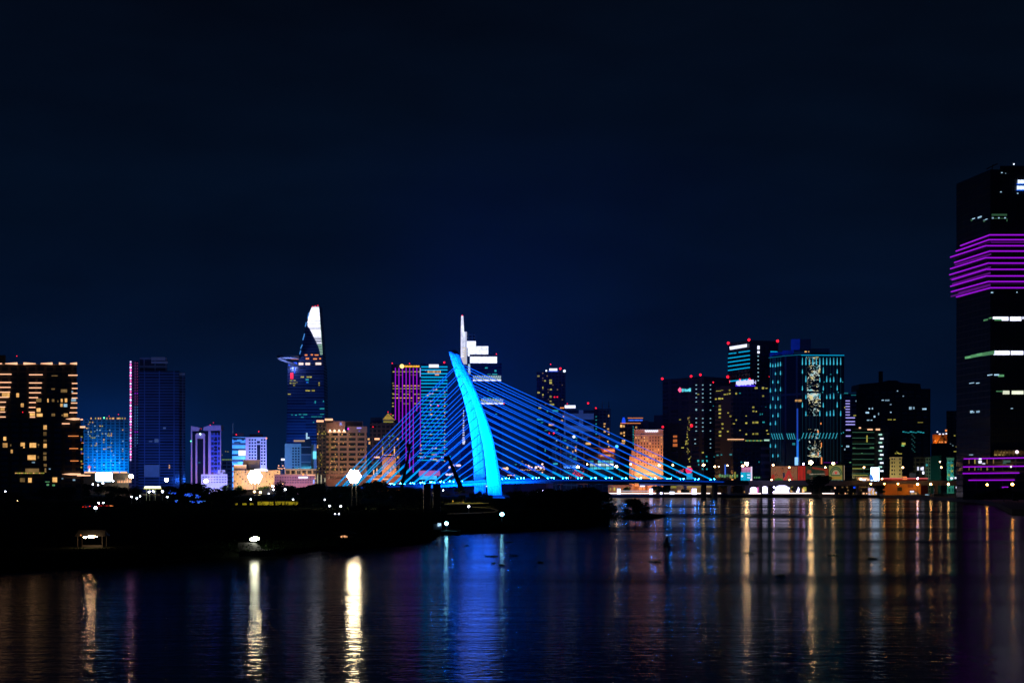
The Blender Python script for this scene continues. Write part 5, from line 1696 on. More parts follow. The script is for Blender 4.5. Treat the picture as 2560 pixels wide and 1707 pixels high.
def noise_panel(name, stops, sc_, strength, dist=1.5, stretch=(1, 1, 1)):
    m, t, bs_ = mat_base(name)
    tcn = t.n('ShaderNodeTexCoord')
    mp = t.n('ShaderNodeMapping')
    mp.inputs['Scale'].default_value = stretch
    t.l(tcn.outputs['Object'], mp.inputs[0])
    ns = t.n('ShaderNodeTexNoise')
    ns.inputs['Scale'].default_value = sc_
    ns.inputs['Detail'].default_value = 3
    ns.inputs['Distortion'].default_value = dist
    t.l(mp.outputs[0], ns.inputs['Vector'])
    c_ = t.ramp(ns.outputs[0], stops)
    t.l(c_, bs_.inputs['Base Color'])
    t.l(c_, bs_.inputs['Emission Color'])
    bs_.inputs['Emission Strength'].default_value = strength
    bs_.inputs['Roughness'].default_value = 0.6
    m.cycles.emission_sampling = 'NONE'
    return m


COLL = noise_panel('collage_print', [(0.3, (0.05, 0.03, 0.03)), (0.42, (0.42, 0.10, 0.04)), (0.5, (0.50, 0.20, 0.09)), (0.57, (0.36, 0.22, 0.10)), (0.66, (0.55, 0.05, 0.04)), (0.75, (0.6, 0.34, 0.2))], 0.32, 0.42, 2.0, (1, 1, 0.6))
Y = 1400.0
r, p0, p1 = panel_thing('billboard', 'long backlit billboard with a red and orange collage of figures', 'billboard', 1928, 1994, 1165, 1200, Y, COLL, posts=4)
for (pts, c_) in ((((1958, 1200), (1968, 1178), (1974, 1174), (1984, 1200), (1979, 1200), (1972, 1185), (1966, 1200)), (0.8, 0.06, 0.05)), (((1928, 1196), (1931, 1184), (1936, 1188), (1936, 1200), (1929, 1200)), (0.8, 0.05, 0.03)),
                  (((1934, 1198), (1946, 1194), (1956, 1197), (1958, 1200), (1934, 1200)), (0.05, 0.2, 0.03)), (((1957, 1182), (1961, 1180), (1963, 1190), (1958, 1196)), (0.03, 0.03, 0.08))):
    m = MB()
    m.plate([wp(x, y, Y - 0.16) for x, y in pts], 0.1)
    m.build('print_figure', glow('print_%d' % int(c_[0] * 100 + c_[1] * 1000), c_, 0.5), r)
for i, x in enumerate((1935, 1941, 1956, 1964, 1972, 1980)):
    block(r, 'base_lamp', wp(x, 1202, Y - 1.0), (1.7, 0.4, 0.9), L_CYAN)
REDP = noise_panel('red_print', [(0.35, (0.32, 0.02, 0.015)), (0.5, (0.62, 0.03, 0.02)), (0.62, (0.45, 0.06, 0.03)), (0.72, (0.6, 0.01, 0.12))], 0.25, 0.55, 0.6, (1, 1, 0.2))
r, p0, p1 = panel_thing('billboard', 'tall bright red billboard panel between the collage and the dark billboard', 'billboard', 1994.6, 2013.4, 1164.5, 1200, Y - 1.5, REDP, posts=1)
block(r, 'base_lamp', wp(2002, 1202, Y - 3.0), (1.4, 0.4, 0.9), L_CYAN)
DKP = noise_panel('dark_print', [(0.4, (0.02, 0.05, 0.03)), (0.55, (0.04, 0.07, 0.04)), (0.66, (0.14, 0.07, 0.04))], 0.16, 0.32, 0.3)
r, p0, p1 = panel_thing('billboard', 'dark billboard with a slanting red band and a thin line of pale letters', 'billboard', 2014, 2071, 1164, 1200, Y, DKP, posts=4)
m = MB()
m.plate([wp(x, y, Y - 0.16) for x, y in ((2030, 1166.5), (2071, 1172), (2071, 1188), (2063, 1188), (2061, 1176), (2030, 1171))], 0.1)
m.build('red_band', glow('red_band', (0.36, 0.045, 0.02), 0.5), r)
m = MB()
m.plate([wp(x, y, Y - 0.16) for x, y in ((2017, 1178), (2020, 1174), (2027, 1174), (2029, 1180), (2024, 1184), (2018, 1183))], 0.1)
m.build('print_figure', glow('print_brown', (0.4, 0.10, 0.04), 0.5), r)
for i in range(18):
    block(r, 'letter', wp(2025 + i * 2.2, 1185 - i * 0.05, Y - 0.2), (0.5 if i > 3 else 0.7, 0.12, 1.1 if i < 4 else 0.55 + 0.3 * (i % 3 == 0)), glow('pale_letter', (0.62, 0.5, 0.36), 0.5 if True else 0))
OLV = glow('olive_panel', (0.20, 0.19, 0.05), 0.62, var=0.1, scale=0.15)
r, p0, p1 = panel_thing('billboard', 'olive green lit billboard with a red star inside a pale arch', 'billboard', 2072.5, 2106, 1163, 1199.5, Y - 1.0, OLV, posts=2)
cx, cz = wp(2089, 1186, Y).x, wp(2089, 1186, Y).z
sc_ = Y / F


def arc_plate(r0, r1, mat, nm, yy, z_off=0.0, sq=1.25):
    m = MB()
    pts = [(cx + r1 * sc_ * math.cos(R(a)), yy, cz + z_off + r1 * sq * sc_ * math.sin(R(a))) for a in range(0, 181, 12)]
    if r0:
        pts += [(cx + r0 * sc_ * math.cos(R(a)), yy, cz + z_off + r0 * sq * sc_ * math.sin(R(a))) for a in range(180, -1, -12)]
        for k in range(15):
            q = [pts[k], pts[k + 1], pts[len(pts) - 2 - k], pts[len(pts) - 1 - k]]
            m.plate(q[::-1], 0.1)
    else:
        m.plate(pts[::-1], 0.1)
    m.build(nm, mat, r)


GRD = glow('label_green', (0.03, 0.10, 0.05), 0.5)
arc_plate(10.5, 16.0, GRD, 'label_arch', Y - 1.3)
arc_plate(12.5, 13.6, glow('label_lime', (0.35, 0.42, 0.15), 0.5), 'label_rim', Y - 1.42)
arc_plate(0, 9.3, glow('label_cream', (0.46, 0.36, 0.24), 0.62), 'label_field', Y - 1.3, 0, 1.15)
m = MB()
pts = []
for i in range(10):
    a = R(90 + i * 36)
    rr = (5.0 if i % 2 == 0 else 2.0) * sc_
    pts.append((cx + rr * math.cos(a), Y - 1.55, cz + 4.6 * sc_ + rr * math.sin(a)))
m.plate(pts[::-1], 0.1)
m.build('star', glow('label_star', (0.75, 0.03, 0.02), 0.7), r)
block(r, 'label_band', wp(2089, 1187.5, Y - 1.5), (24 * sc_, 0.12, 2.2 * sc_), GRD)
block(r, 'label_band', wp(2089, 1194, Y - 1.5), (28 * sc_, 0.12, 5 * sc_), glow('label_ochre', (0.5, 0.26, 0.04), 0.6))
for x in (2080, 2088, 2097, 2105):
    block(r, 'base_lamp', wp(x, 1202, Y - 2.0), (1.7, 0.4, 0.9), L_CYAN)
block(r, 'side_post', wp(2110.5, 1181, Y), (0.6, 0.5, 36 * sc_), glow('post_cream', (0.5, 0.36, 0.22), 0.5))

r, p0, p1 = panel_thing('advertising_screen', 'pink over cyan advertising screen with lamps on its top edge', 'screen', 1854, 1879, 1167, 1180, 1392, glow('pink_screen', (0.75, 0.28, 0.55), 0.8, var=0.3, scale=0.4), posts=2)
sr = r
m = MB()
q0, q1 = wp(1852, 1202, 1392), wp(1879, 1180, 1392)
m.box(q0.x, q1.x, 1391.6, 1392.4, q0.z, q1.z - 0.05)
m.build('lower_panel', glow('cyan_screen_bright', (0.0, 0.60, 1.0), 0.95, var=0.12, scale=0.3), r)
m = MB()
q0, q1 = wp(1877, 1203, 1391), wp(1880.5, 1166, 1391)
m.box(q0.x, q1.x, 1391, 1391.5, q0.z, q1.z)
m.build('side_strip', glow('pink_white_strip', (0.85, 0.7, 0.95), 1.0), r)
for y in (1186.5, 1193.5):
    block(r, 'screen_line', wp(1871.5, y, 1391.3), (2.2, 0.2, 0.6), L_WHITE)
block(r, 'top_lamp', wp(1855.5, 1189.5, 1391), (0.9,) * 3, glow('white_lamp', (0.7, 0.8, 1.0), 2.0), me=ballmesh(glow('white_lamp', (0.7, 0.8, 1.0), 2.0)))
block(r, 'top_lamp', wp(1878, 1199.5, 1390.6), (0.8,) * 3, L_RED, me=ballmesh(glow('pink_white_lamp', (1.0, 0.75, 0.85), 2.0)))

SCW = glow('white_screen', (0.55, 0.72, 1.0), 4.0, True, var=0.06, scale=0.1)
r, p0, p1 = panel_thing('advertising_screen', 'tall blazing white advertising screen above the elevated road, blue patches at its foot', 'screen', 2177, 2198, 1168, 1203, 1390, SCW, posts=2)
for pts in (((2174.5, 1186), (2180, 1186), (2184, 1196), (2184.5, 1203), (2180, 1199), (2174.5, 1200)), ((2190, 1188), (2193, 1187), (2193.5, 1190), (2190.5, 1191)), ((2192.5, 1194), (2194.5, 1193), (2195, 1202), (2193, 1202))):
    m = MB()
    m.plate([wp(x, y, 1389.7) for x, y in pts], 0.15)
    m.build('screen_patch', glow('screen_blue', (0.06, 0.25, 0.85), 0.9), r)
r, p0, p1 = panel_thing('advertising_screen', 'small colourful screen at street level under the elevated road', 'screen', 2171, 2192, 1219, 1238, 1346,
                        noise_panel('colour_screen', [(0.35, (0.8, 0.15, 0.06)), (0.45, (0.7, 0.5, 0.05)), (0.52, (0.5, 0.55, 1.0)), (0.64, (0.65, 0.6, 1.0))], 0.35, 0.85, 0.8), posts=2)
r, p0, p1 = panel_thing('advertising_screen', 'wide pink and cyan screen hung low behind the back-span cables', 'screen', 1047, 1100, 1176, 1189, 1440, glow('pink_wide', (0.72, 0.20, 0.60), 0.75, var=0.25, scale=0.3), posts=3)
m = MB()
q0, q1 = wp(1049, 1198, 1440), wp(1092, 1189, 1440)
m.box(q0.x, q1.x, 1439.8, 1440.5, q0.z, q1.z - 0.05)
m.build('lower_panel', glow('cyan_wide', (0.05, 0.5, 0.95), 0.8, var=0.35, scale=0.35), r)

# lantern sculpture
ln = empty('lantern', wp(1724, 1203, 1405), 'round red lantern sculpture with a gold cap on a cyan pedestal by the bridge end', 'lantern')
c = wp(1722.5, 1175, 1405)
m = MB()
m.ball((c.x, c.y, c.z), 3.1, 10, 0.95)
m.build('globe', glow('lantern_red', (0.9, 0.02, 0.14), 0.85, var=0.35, scale=0.4), ln)
m = MB()
m.box(c.x - 1.5, c.x + 1.5, c.y - 1.2, c.y + 1.2, c.z + 2.7, c.z + 3.5)
m.build('cap', glow('cap_gold', (0.85, 0.75, 0.3), 0.9), ln)
m = MB()
m.tube([(c.x + 0.4, c.y, GZ), (c.x + 0.4, c.y, c.z - 2.6)], [2.2, 2.6], 8)
m.build('pedestal', glow('pedestal_cyan', (0.02, 0.45, 0.85), 0.7, var=0.2, scale=0.3), ln)
fl = empty('red_tree', wp(1704, 1203, 1412), 'small tree hung with red lights beside the red lantern sculpture', 'tree')
m = MB()
rn = random.Random(8)
for i in range(36):
    a, h_ = rn.uniform(0, 6.28), rn.gauss(0, 1)
    p = wp(1704, 1177, 1412) + Vector((rn.gauss(0, 1.6), rn.gauss(0, 1.2), h_ * 1.6))
    m.box(p.x - .28, p.x + .28, p.y - .2, p.y + .2, p.z - .28, p.z + .28)
m.build('light_string', glow('tree_light_red', (0.75, 0.06, 0.12), 0.7), fl)
m = MB()
p = wp(1704, 1180, 1412)
m.tube([(p.x, p.y, GZ), (p.x, p.y, p.z)], [0.35, 0.15], 6)
m.build('trunk', paint('bark', (0.06, 0.045, 0.03), 0.9), fl)
fl = empty('red_tree', wp(1445, 1195, 1500), 'cluster of red lights strung over a small tree behind the main span', 'tree')
m = MB()
for i in range(60):
    p = wp(1445, 1185, 1500) + Vector((rn.gauss(0, 2.6), rn.gauss(0, 1.5), rn.gauss(0, 1.9)))
    m.box(p.x - .35, p.x + .35, p.y - .2, p.y + .2, p.z - .3, p.z + .3)
m.build('light_string', glow('tree_light_red2', (0.95, 0.06, 0.16), 0.9), fl)
m = MB()
p = wp(1445, 1188, 1500)
m.tube([(p.x, p.y, GZ), (p.x, p.y, p.z)], [0.4, 0.15], 6)
m.build('trunk', paint('bark', (0.06, 0.045, 0.03), 0.9), fl)

# ---------------------------------------------------------------- lamps on posts
LW = glow('street_lamp_warm', (1.0, 0.60, 0.26), 22.0, True)
LWM = glow('street_lamp_warm_medium', (1.0, 0.60, 0.26), 42.0, True)
LWB = glow('street_lamp_warm_bright', (1.0, 0.62, 0.28), 190.0, True)
LQ = glow('quay_lamp_amber', (1.0, 0.50, 0.16), 70.0, True)
LC = glow('street_lamp_cool', (0.72, 0.78, 1.0), 26.0, True)
LCY = glow('work_lamp_cyan', (0.25, 0.8, 1.0), 40.0, True)
LO = glow('street_lamp_orange', (1.0, 0.40, 0.07), 60.0, True)
LV = glow('lamp_violet_white', (0.5, 0.4, 1.0), 90.0, True)


def street_lamp(px, py, Y, label, mat, r_=0.55, ground=GZ, group='street lamps along the waterfront', name='street_lamp', arm=0.0):
    if py > HY + 5:                       # the post must reach the ground
        Y = min(Y, (H - ground - 2.4) * F / (py - HY))
    p = wp(px, py, Y)
    e = empty(name, (p.x, Y, ground), label, 'street lamp', group)
    m = MB()
    m.tube([(p.x + arm, Y + 0.3, ground), (p.x + arm, Y + 0.3, p.z - 0.2)], [0.16, 0.09], 6)
    m.build('post', STEEL, e)
    m = MB()
    m.tube([(p.x + arm, Y + 0.3, p.z - 0.3), (p.x + arm * .5, Y + 0.2, p.z + r_ + 0.15), (p.x, Y, p.z + r_ + 0.1)], 0.07, 5)
    m.build('arm', STEEL, e)
    hd = block(e, 'lamp_head', p, (r_, r_ * .4, r_ * 0.85), mat, me=ballmesh(mat))
    if group == 'street lamps along the waterfront' or px > 2360:
        block(e, 'lamp_hood', p + Vector((0, r_ * .45, r_ * .1)), (r_ * 2.3, r_ * .3, r_ * 2.1), DARK)  # plate added to keep the lamp's light off the buildings behind
    return e


for px, py, mat, r_, where in (
        (1445, 1167, LWM, 1.1, 'above the red light cluster on the main span'), (1468, 1160, LW, .6, 'between the red light cluster and the cyan showroom'), (1541, 1166, LWM, 1.1, 'next to the cyan showroom'),
        (1577, 1160, LW, .7, 'before the shoulder of the orange hotel'), (1648, 1163, LWM, .9, 'before the wide flank of the orange hotel'), (1682, 1162, LW, .7, 'just past the orange hotel'),
        (1759, 1162, LWM, 1.1, 'before the huge dark block'), (1787, 1166, LW, .85, 'before the edge where the two black blocks meet'), (1797, 1166, LW, .5, 'close beside another lamp between the two black blocks'),
        (1819, 1163, LW, .65, 'before the green-yellow windowed block'), (1867, 1159, LWB, 1.5, 'blazing over the pink and cyan screen'), (1857, 1164, LWM, .9, 'beside the blazing lamp over the pink screen'),
        (1933, 1162, LW, .85, 'over the start of the collage billboard'), (1973, 1168, LW, .75, 'in front of the collage billboard'), (2009, 1159, LV, .7, 'over the red billboard panel'),
        (2063, 1168, LW, .75, 'at the end of the dark billboard'), (2083, 1158, LWM, 1.1, 'over the olive star billboard'), (2160, 1168, LW, .75, 'before the green parking block'),
        (2257, 1168, LW, .75, 'beside the small beige apartment house'), (2353, 1168, LW, .75, 'lower of two before the slender teal house'), (2350, 1154, LW, .6, 'higher of two before the slender teal house'),
        (1929, 1199.5, LW, .7, 'on the parapet under the collage billboard'), (1974, 1199, LW, .6, 'on the parapet below the middle of the collage'), (2152, 1197, LW, .8, 'on the elevated road before the lit shops'), (2205, 1196.5, LW, .7, 'on the elevated road past the white screen'), (2294, 1195.5, LV, .7, 'on the elevated road over the orange shed')):
    street_lamp(px, py, 1385, 'warm street lamp on a post ' + where, mat, r_, arm=0.0)
fl_lamp = street_lamp(2027, 1156, 1380, 'square blazing white lamp bank on a post above the dark billboard', LWB, 1.6, name='flood_mast')
for px, py, mat, r_, where in ((2177, 1209, LW, .6, 'by the small colourful screen'), (2211, 1209, LO, .6, 'at the corner of the orange shed'), (2245, 1209, LW, .6, 'over the shed doorway'), (2294, 1210, LWM, .85, 'above the moored white cruiser'),
                               (2327, 1210, LWM, .8, 'past the bow of the white cruiser'), (2371, 1210, LW, .7, 'before the footbridge end'), (2418, 1210, LW, .9, 'at the foot of the black podium'), (2468, 1211, LO, .9, 'before the purple-lined podium'), (2531, 1210, LO, 1.15, 'biggest, near the end of the purple podium')):
    street_lamp(px, py, {2418: 1040, 2468: 960, 2531: 930, 2371: 1200}.get(px, 1330), 'amber quay lamp ' + where, ({LW: LQ, LWB: LQ, LWM: LQ}.get(mat, mat)), r_ * ({2418: .75, 2468: .7, 2531: .7}.get(px, 1)), group='quay lamps')
street_lamp(1935, 1217, 1334, 'violet lamp between the lit arches, upper of two', LV, .55, group='quay lamps')
street_lamp(1935, 1229.5, 1331, 'violet lamp between the lit arches, lower of two', LV, .5, group='quay lamps')
for px, py, Y, mat, r_, lab in ((13, 1228, 900, LC, .5, 'lone white park lamp below the dark apartment block'), (45, 1252, 700, LW, .55, 'warm lamp low in the trees under the dark apartment block'),
                                (329, 1241.5, 900, LC, .5, 'white park lamp, first of three in front of the lit canopy'), (342, 1245, 900, LC, .5, 'white park lamp, lowest of three in front of the lit canopy'), (350, 1240, 900, LC, .5, 'white park lamp, third of three in front of the lit canopy'),
                                (247, 1256.5, 820, LV, .5, 'violet-white lamp above the red tail lights'), (258, 1256, 820, LC, .45, 'white lamp just past the violet one above the tail lights'), (239, 1269, 760, LC, .75, 'bright violet-white lamp among the red tail lights'),
                                (373, 1229, 1000, LC, .8, 'white lamp under the lit canopy'), (383, 1228, 1000, LC, .8, 'bluish white lamp under the far end of the lit canopy'), (406, 1228, 1010, LC, .9, 'bright bluish lamp between the canopy and the big round tree'), (418, 1241.5, 980, LC, .6, 'double white lamp at the edge of the big round tree'),
                                (245, 1212, 1150, LC, .6, 'white dot lamp right below the dazzling screen'), (257, 1207.5, 1160, LC, .8, 'larger white lamp touching the foot of the dazzling screen'), (232, 1210, 1150, LC, .6, 'white lamp at the corner below the dazzling screen'), (283, 1202, 1160, LC, .7, 'white lamp beside the dazzling screen'),
                                (627, 1247.5, 960, LC, .5, 'white lamp in the park before the yellow lit wall'), (733, 1248, 960, LC, .45, 'white lamp at the end of the yellow lit wall'), (713, 1223, 1020, LC, .8, 'blue-white lamp above the small palms'),
                                (636, 1228.5, 1120, LW, 1.0, 'warm lamp, first of a pair under the big floodlight'), (651, 1230, 1120, LW, 1.0, 'warm lamp, second of a pair under the big floodlight'), (672, 1233, 1100, LC, .55, 'small white lamp beyond the warm pair'), (682, 1215, 1140, LWB, 1.1, 'bright golden lamp beside the warm cream block'), (683, 1223, 1130, LC, 1.0, 'blue-white lamp below the bright golden one'),
                                (706, 1209, 1200, LW, .7, 'pinkish lamp before the pink colonial building'),
                                (812, 1248.5, 800, LC, .42, 'upper white lamp in the dark woods'), (824, 1264, 760, LC, .45, 'white lamp low in the dark woods, first of a level pair'), (852, 1265, 760, LC, .45, 'white lamp low in the dark woods, second of a level pair'),
                                (1172, 1265.5, 820, LC, .5, 'white lamp by the curved park path'), (1108, 1225, 930, LC, .4, 'small white lamp head on the tall post by the palms'),
                                (1255, 1285, 700, LCY, .75, 'cyan starry lamp at the water edge below the pylon'), (1342, 1228, 900, LC, .7, 'violet-white lamp in the dark thicket under the deck'), (1356, 1225.5, 920, LV, .45, 'small violet lamp in the thicket under the deck')):
    street_lamp(px, py, Y, lab, mat, r_ * .75, ground=1.2, group='park lamps on the near bank')
for px, py, r_, lab in ((328, 1190, 1.9, 'starry warm floodlight on a mast beyond the pavilion'), (416, 1199, 1.6, 'starry warm floodlight on a mast below the dark blue tower'), (515, 1202, 1.5, 'warm floodlight on a mast before the white low office')):
    street_lamp(px, py, 1360, lab, LWB, r_, group='floodlight masts', name='flood_mast')

# stadium style floodlight banks


def flood_bank(px, py, Y, n, m_, label, size, FLD, ground=GZ):
    p = wp(px, py, Y)
    e = empty('flood_mast', (p.x, Y, ground), label, 'floodlight', 'floodlight masts')
    m = MB()
    for dx in (-1.2, 1.2):
        m.tube([(p.x + dx, Y + 0.8, ground), (p.x + dx * .5, Y + 0.8, p.z)], [0.35, 0.25], 6)
    m.build('mast', DARK, e)
    m = MB()
    rr = n * size * .55
    m.tube([(p.x, Y + 0.5, p.z), (p.x, Y + 0.9, p.z)], rr, 20)
    m.build('frame', DARK, e)
    q = n // 2
    for i in range(-q, q + 1):
        for j in range(-q, q + 1):
            x, z = (i + .5 * (j % 2)) * size, j * size * .87
            if math.hypot(x, z) < rr:
                block(e, 'lamp_head', (p.x + x, Y, p.z + z), (size * .56, size * .35, size * .56), FLD, me=ballmesh(FLD))


flood_bank(637, 1191, 1345, 6, 5, 'biggest blazing white floodlight bank in front of the warm cream block', 1.7, glow('floodlight_white', (1.0, 0.78, 0.44), 250.0, True))
flood_bank(885, 1190, 720, 6, 5, 'blazing white floodlight bank in front of the beige hotel foot', 0.86, glow('floodlight_cream', (1.0, 0.80, 0.48), 210.0, True), 1.2)

# ---------------------------------------------------------------- waterfront under the bridge end
lamp_y = 1333.0
rail = MB()
prl = empty('promenade_lights', wp(1760, 1233, 1323), 'long line of white lamps along the edge of the promenade', 'light strip')
segs = [(1521, 1640, 1232.6), (1660, 1775, 1232.6), (1792, 1802, 1232.6), (1872, 1902, 1233), (1932, 2028, 1232.5), (2056, 2086, 1233)]
for x0, x1, y in segs:
    p0, p1 = wp(x0, y, 1321.5), wp(x1, y, 1321.5)
    block(prl, 'strip', ((p0.x + p1.x) / 2, 1321.5, p0.z), (p1.x - p0.x, 0.3, 0.7), glow('promenade_strip', (1.0, 0.78, 0.72), 2.4, True))
prl2 = empty('awning', wp(1590, 1226, 1345), 'pale lit awning roof along the promenade under the deck', 'awning')
m = MB()
p0, p1 = wp(1545, 1227.5, 1342), wp(1622, 1224, 1342)
m.box(p0.x, p1.x, 1342, 1347, p0.z, p0.z + 0.5)
m.build('roof', glow('awning_white', (0.7, 0.66, 0.75), 0.9), prl2)
for i in range(6):
    x = p0.x + (p1.x - p0.x) * i / 5
    m = MB()
    m.tube([(x, 1343, GZ), (x, 1343, p0.z)], 0.12, 5)
    m.build('post', STEEL, prl2)
VW = glow('violet_white_glow', (0.60, 0.55, 1.0), 7.0, True)
for x, y, w_, h_, lab, mt in ((1627.5, 1227, 8, 14, 'tall glowing violet-white booth on the promenade beyond the awning', VW), (1735.5, 1227, 11, 14, 'wide glowing violet-white booth on the promenade below the lantern', VW), (1547, 1224, 9, 9, 'glowing white stand at the start of the promenade', glow('stand_white', (0.7, 0.8, 1.0), 2.0, True)),
                              (1680, 1230.5, 12, 7, 'low glowing white kiosk on the promenade', glow('stand_white', (0.7, 0.8, 1.0), 2.0, True)), (1653, 1231, 5, 4, 'small violet kiosk beside the low white kiosk', VW)):
    p = wp(x, y, 1330)
    sc_ = 1330 / F
    e = empty('kiosk', (p.x, 1330, GZ), lab, 'kiosk', 'kiosks on the promenade')
    zz0, zz1 = GZ + 0.6, p.z + h_ / 2 * sc_
    m = MB()
    k_ = w_ / 2 * sc_
    m.prism([(p.x + k_ * math.cos(R(a)), 1330 + k_ * math.sin(R(a))) for a in range(0, 360, 45)], zz0, zz1 - .4)
    m.build('lit_panel', mt, e)
    m = MB()
    m.prism([(p.x + k_ * 1.1 * math.cos(R(a)), 1330 + k_ * 1.1 * math.sin(R(a))) for a in range(0, 360, 45)], zz1 - .4, zz1)
    m.build('roof', STEEL, e)
# restaurants under the deck
b = Bld('restaurant', 'orange lit waterfront restaurant with white sign seen under the bridge deck', 'restaurant', 'P', [(1584, 1375), (1618, 1375)], 1211, 12, paint('restaurant_orange', (0.5, 0.22, 0.06)))
b.win(1606, 1214.5, 12, 4, L_WHITE, 'sign', -0.5)
b.wins([(1592, 1213, 10, 4), (1601, 1221, 8, 6), (1610, 1221, 6, 6)], L_ORG, 'window')
b.wash(1600, 1228, 10, 3.5e3, (1.0, 0.4, 0.06), 10, (1600, 1218))
b = Bld('restaurant', 'brown waterfront restaurant with yellow lit eaves under the deck below the orange hotel', 'restaurant', 'P', [(1520, 1378), (1578, 1378)], 1212, 12, paint('restaurant_brown', (0.32, 0.17, 0.10)))
b.wins([(1526, 1222, 3, 6), (1536, 1222, 4, 8), (1571, 1220, 3, 8)], W_YEL, 'window')
b.wash(1550, 1228, 10, 3.0e3, (1.0, 0.55, 0.15), 10, (1550, 1218))
b = Bld('restaurant', 'cream roofed waterfront hall with yellow lamps under the deck below the lantern', 'restaurant', 'P', [(1676, 1378), (1790, 1378)], 1213, 12, paint('hall_cream', (0.34, 0.28, 0.18)))
b.wins([(1684, 1217, 14, 5), (1698, 1212.8, 10, 2)], W_YEL, 'window')
b.win(1750, 1216, 76, 3.4, glow('amber_eave', (0.55, 0.38, 0.12), 0.6), 'eave_light', -1)
b.wins([(1698, 1228, 8, 5), (1760, 1226, 6, 4), (1722, 1228, 10, 2)], L_PINKW, 'window')
b.wash(1730, 1230, 10, 3.0e3, (1.0, 0.6, 0.2), 14, (1730, 1218))
# arches of the shop row
ARW = glow('arch_white', (0.66, 0.62, 1.0), 4.0, True)
sh = Bld('shop_row', 'row of shops with glowing violet-white arches below the elevated road', 'shops', 'P', [(1858, 1372), (2030, 1372)], 1209.5, 10, paint('shop_dark', (0.05, 0.045, 0.05)))


def arch(cx_, w_, y0, y1, mat, nm='arch_light', hollow=0.0):
    pts = [(cx_ + w_ / 2 * math.cos(R(a)), y0 + w_ * .30 - w_ * .30 * math.sin(R(a))) for a in range(0, 181, 20)]
    sh.poly(nm, [(cx_ + w_ / 2, y1)] + pts + [(cx_ - w_ / 2, y1)], mat, -0.5, 0.4)


arch(1884, 17, 1217, 1233, ARW)
arch(1894.5, 4, 1217, 1233, L_PINK)
arch(1912, 13, 1215, 1233, ARW)
arch(1955, 34, 1212, 1233, ARW)
arch(1950, 12, 1219, 1233, glow('arch_lilac', (0.5, 0.48, 0.95), 1.2))
sh.poly('arch_light', [(1960, 1233), (1966, 1220), (1972, 1228), (1974, 1233)], ARW, -0.8, 0.4)
sh.poly('arch_light', [(1990, 1230), (1996, 1217), (1999, 1222), (1997, 1231)], ARW, -0.6, 0.4)
sh.wins([(1868, 1219, 6, 10), (1864, 1229, 8, 4), (1980, 1224, 8, 12), (2008, 1225, 6, 10)], W_WARM, 'shop_window')
sh.wins([(1984, 1220, 12, 8), (2012, 1222, 8, 10)], W_YEL, 'shop_window')
sh.wins([(1972.5, 1220, 4, 5), (2009, 1225.5, 4, 4)], L_WHITE, 'shop_lamp')
sh.wash(1985, 1240, 8, 1.4e3, (1.0, 0.6, 0.3), 10, (1990, 1222))
b = Bld('market_hall', 'dark hall with rows of tiny lamps below the elevated road past the round tree', 'building', 'P', [(2082, 1372), (2170, 1372)], 1211, 10, FA('hall_grid', (0.05, 0.05, 0.05), (0.012, 0.012, 0.014), 2.2, 2.4, .25, .25))
b.wins([(2097 + i * 7.3, 1233, 2.4, 2.4) for i in range(11) if i % 3 != 1] + [(2106, 1217.5, 4, 3), (2118, 1217.5, 4, 3), (2158, 1217.5, 24, 2), (2153, 1225, 3, 3), (2120, 1225, 3, 3)], W_DIMW, 'lamp')
b.wins([(2113, 1233, 4, 3), (2159, 1233, 4, 4), (2167, 1233, 3, 3), (2087, 1219, 4, 4)], L_PINKW, 'lamp')
b.win(2136, 1218, 5, 4, L_BLUE, 'lamp')

# orange corrugated shed
SHED = paint('orange_sheet', (0.72, 0.30, 0.05), 0.6, var=0.1)
b = Bld('corrugated_shed', 'orange lit corrugated metal shed on the quay with a dark doorway', 'shed', 'P', [(2208, 1338), (2302, 1338)], 1209.5, 9, SHED)
for i in range(14):
    if 3 <= i - 3 <= 4:
        pass
    x = 2210 + i * 2.5
    b.win(x, 1223, 0.9, 27, paint('orange_rib', (0.68, 0.26, 0.07), 0.5), 'rib', -0.25, 0.4)
b.win(2249, 1222, 12, 10, DARK, 'doorway', -0.3)
b.win(2276, 1214, 14, 8, paint('rust_panel', (0.35, 0.12, 0.04)), 'panel', -0.3)
b.wash(2225, 1238, 7, 3.4e3, (1.0, 0.45, 0.08), 8, (2225, 1222))
b.wash(2270, 1238, 7, 2.8e3, (1.0, 0.45, 0.08), 8, (2270, 1222))
b = Bld('roof_hall', 'low hall with a long glowing red-pink roof line behind the elevated road', 'building', 'P', [(2200, 1420), (2320, 1420)], 1196, 14, paint('roof_hall_red', (0.40, 0.10, 0.05), 0.8))
b.win(2262, 1195.4, 116, 2.6, glow('red_pink_eave', (0.9, 0.16, 0.16), 0.7), 'eave_light', -0.6)
b.wins([(2262, 1192, 10, 2.4), (2262, 1196.8, 12, 2.6), (2256, 1191.5, 3, 2)], L_ORG, 'sign', -0.9)
b.wash(2250, 1203, 10, 1.6e3, (1.0, 0.22, 0.05), 14, (2250, 1199))
b = Bld('shop_row', 'brightly lit cream shopfronts behind the elevated road beside the white screen', 'shops', 'P', [(2142, 1400), (2174, 1400)], 1191, 10, CREAM)
b.wins([(2150, 1196, 7, 5), (2158, 1196, 6, 5), (2165, 1196, 7, 4), (2171, 1199, 5, 6)], L_PINKW, 'shop_window')
b.win(2160, 1200, 9, 6, L_WHITE, 'shop_window', -0.4)
b.wash(2158, 1204, 8, 1.0e3, (1.0, 0.6, 0.2), 10, (2158, 1196))
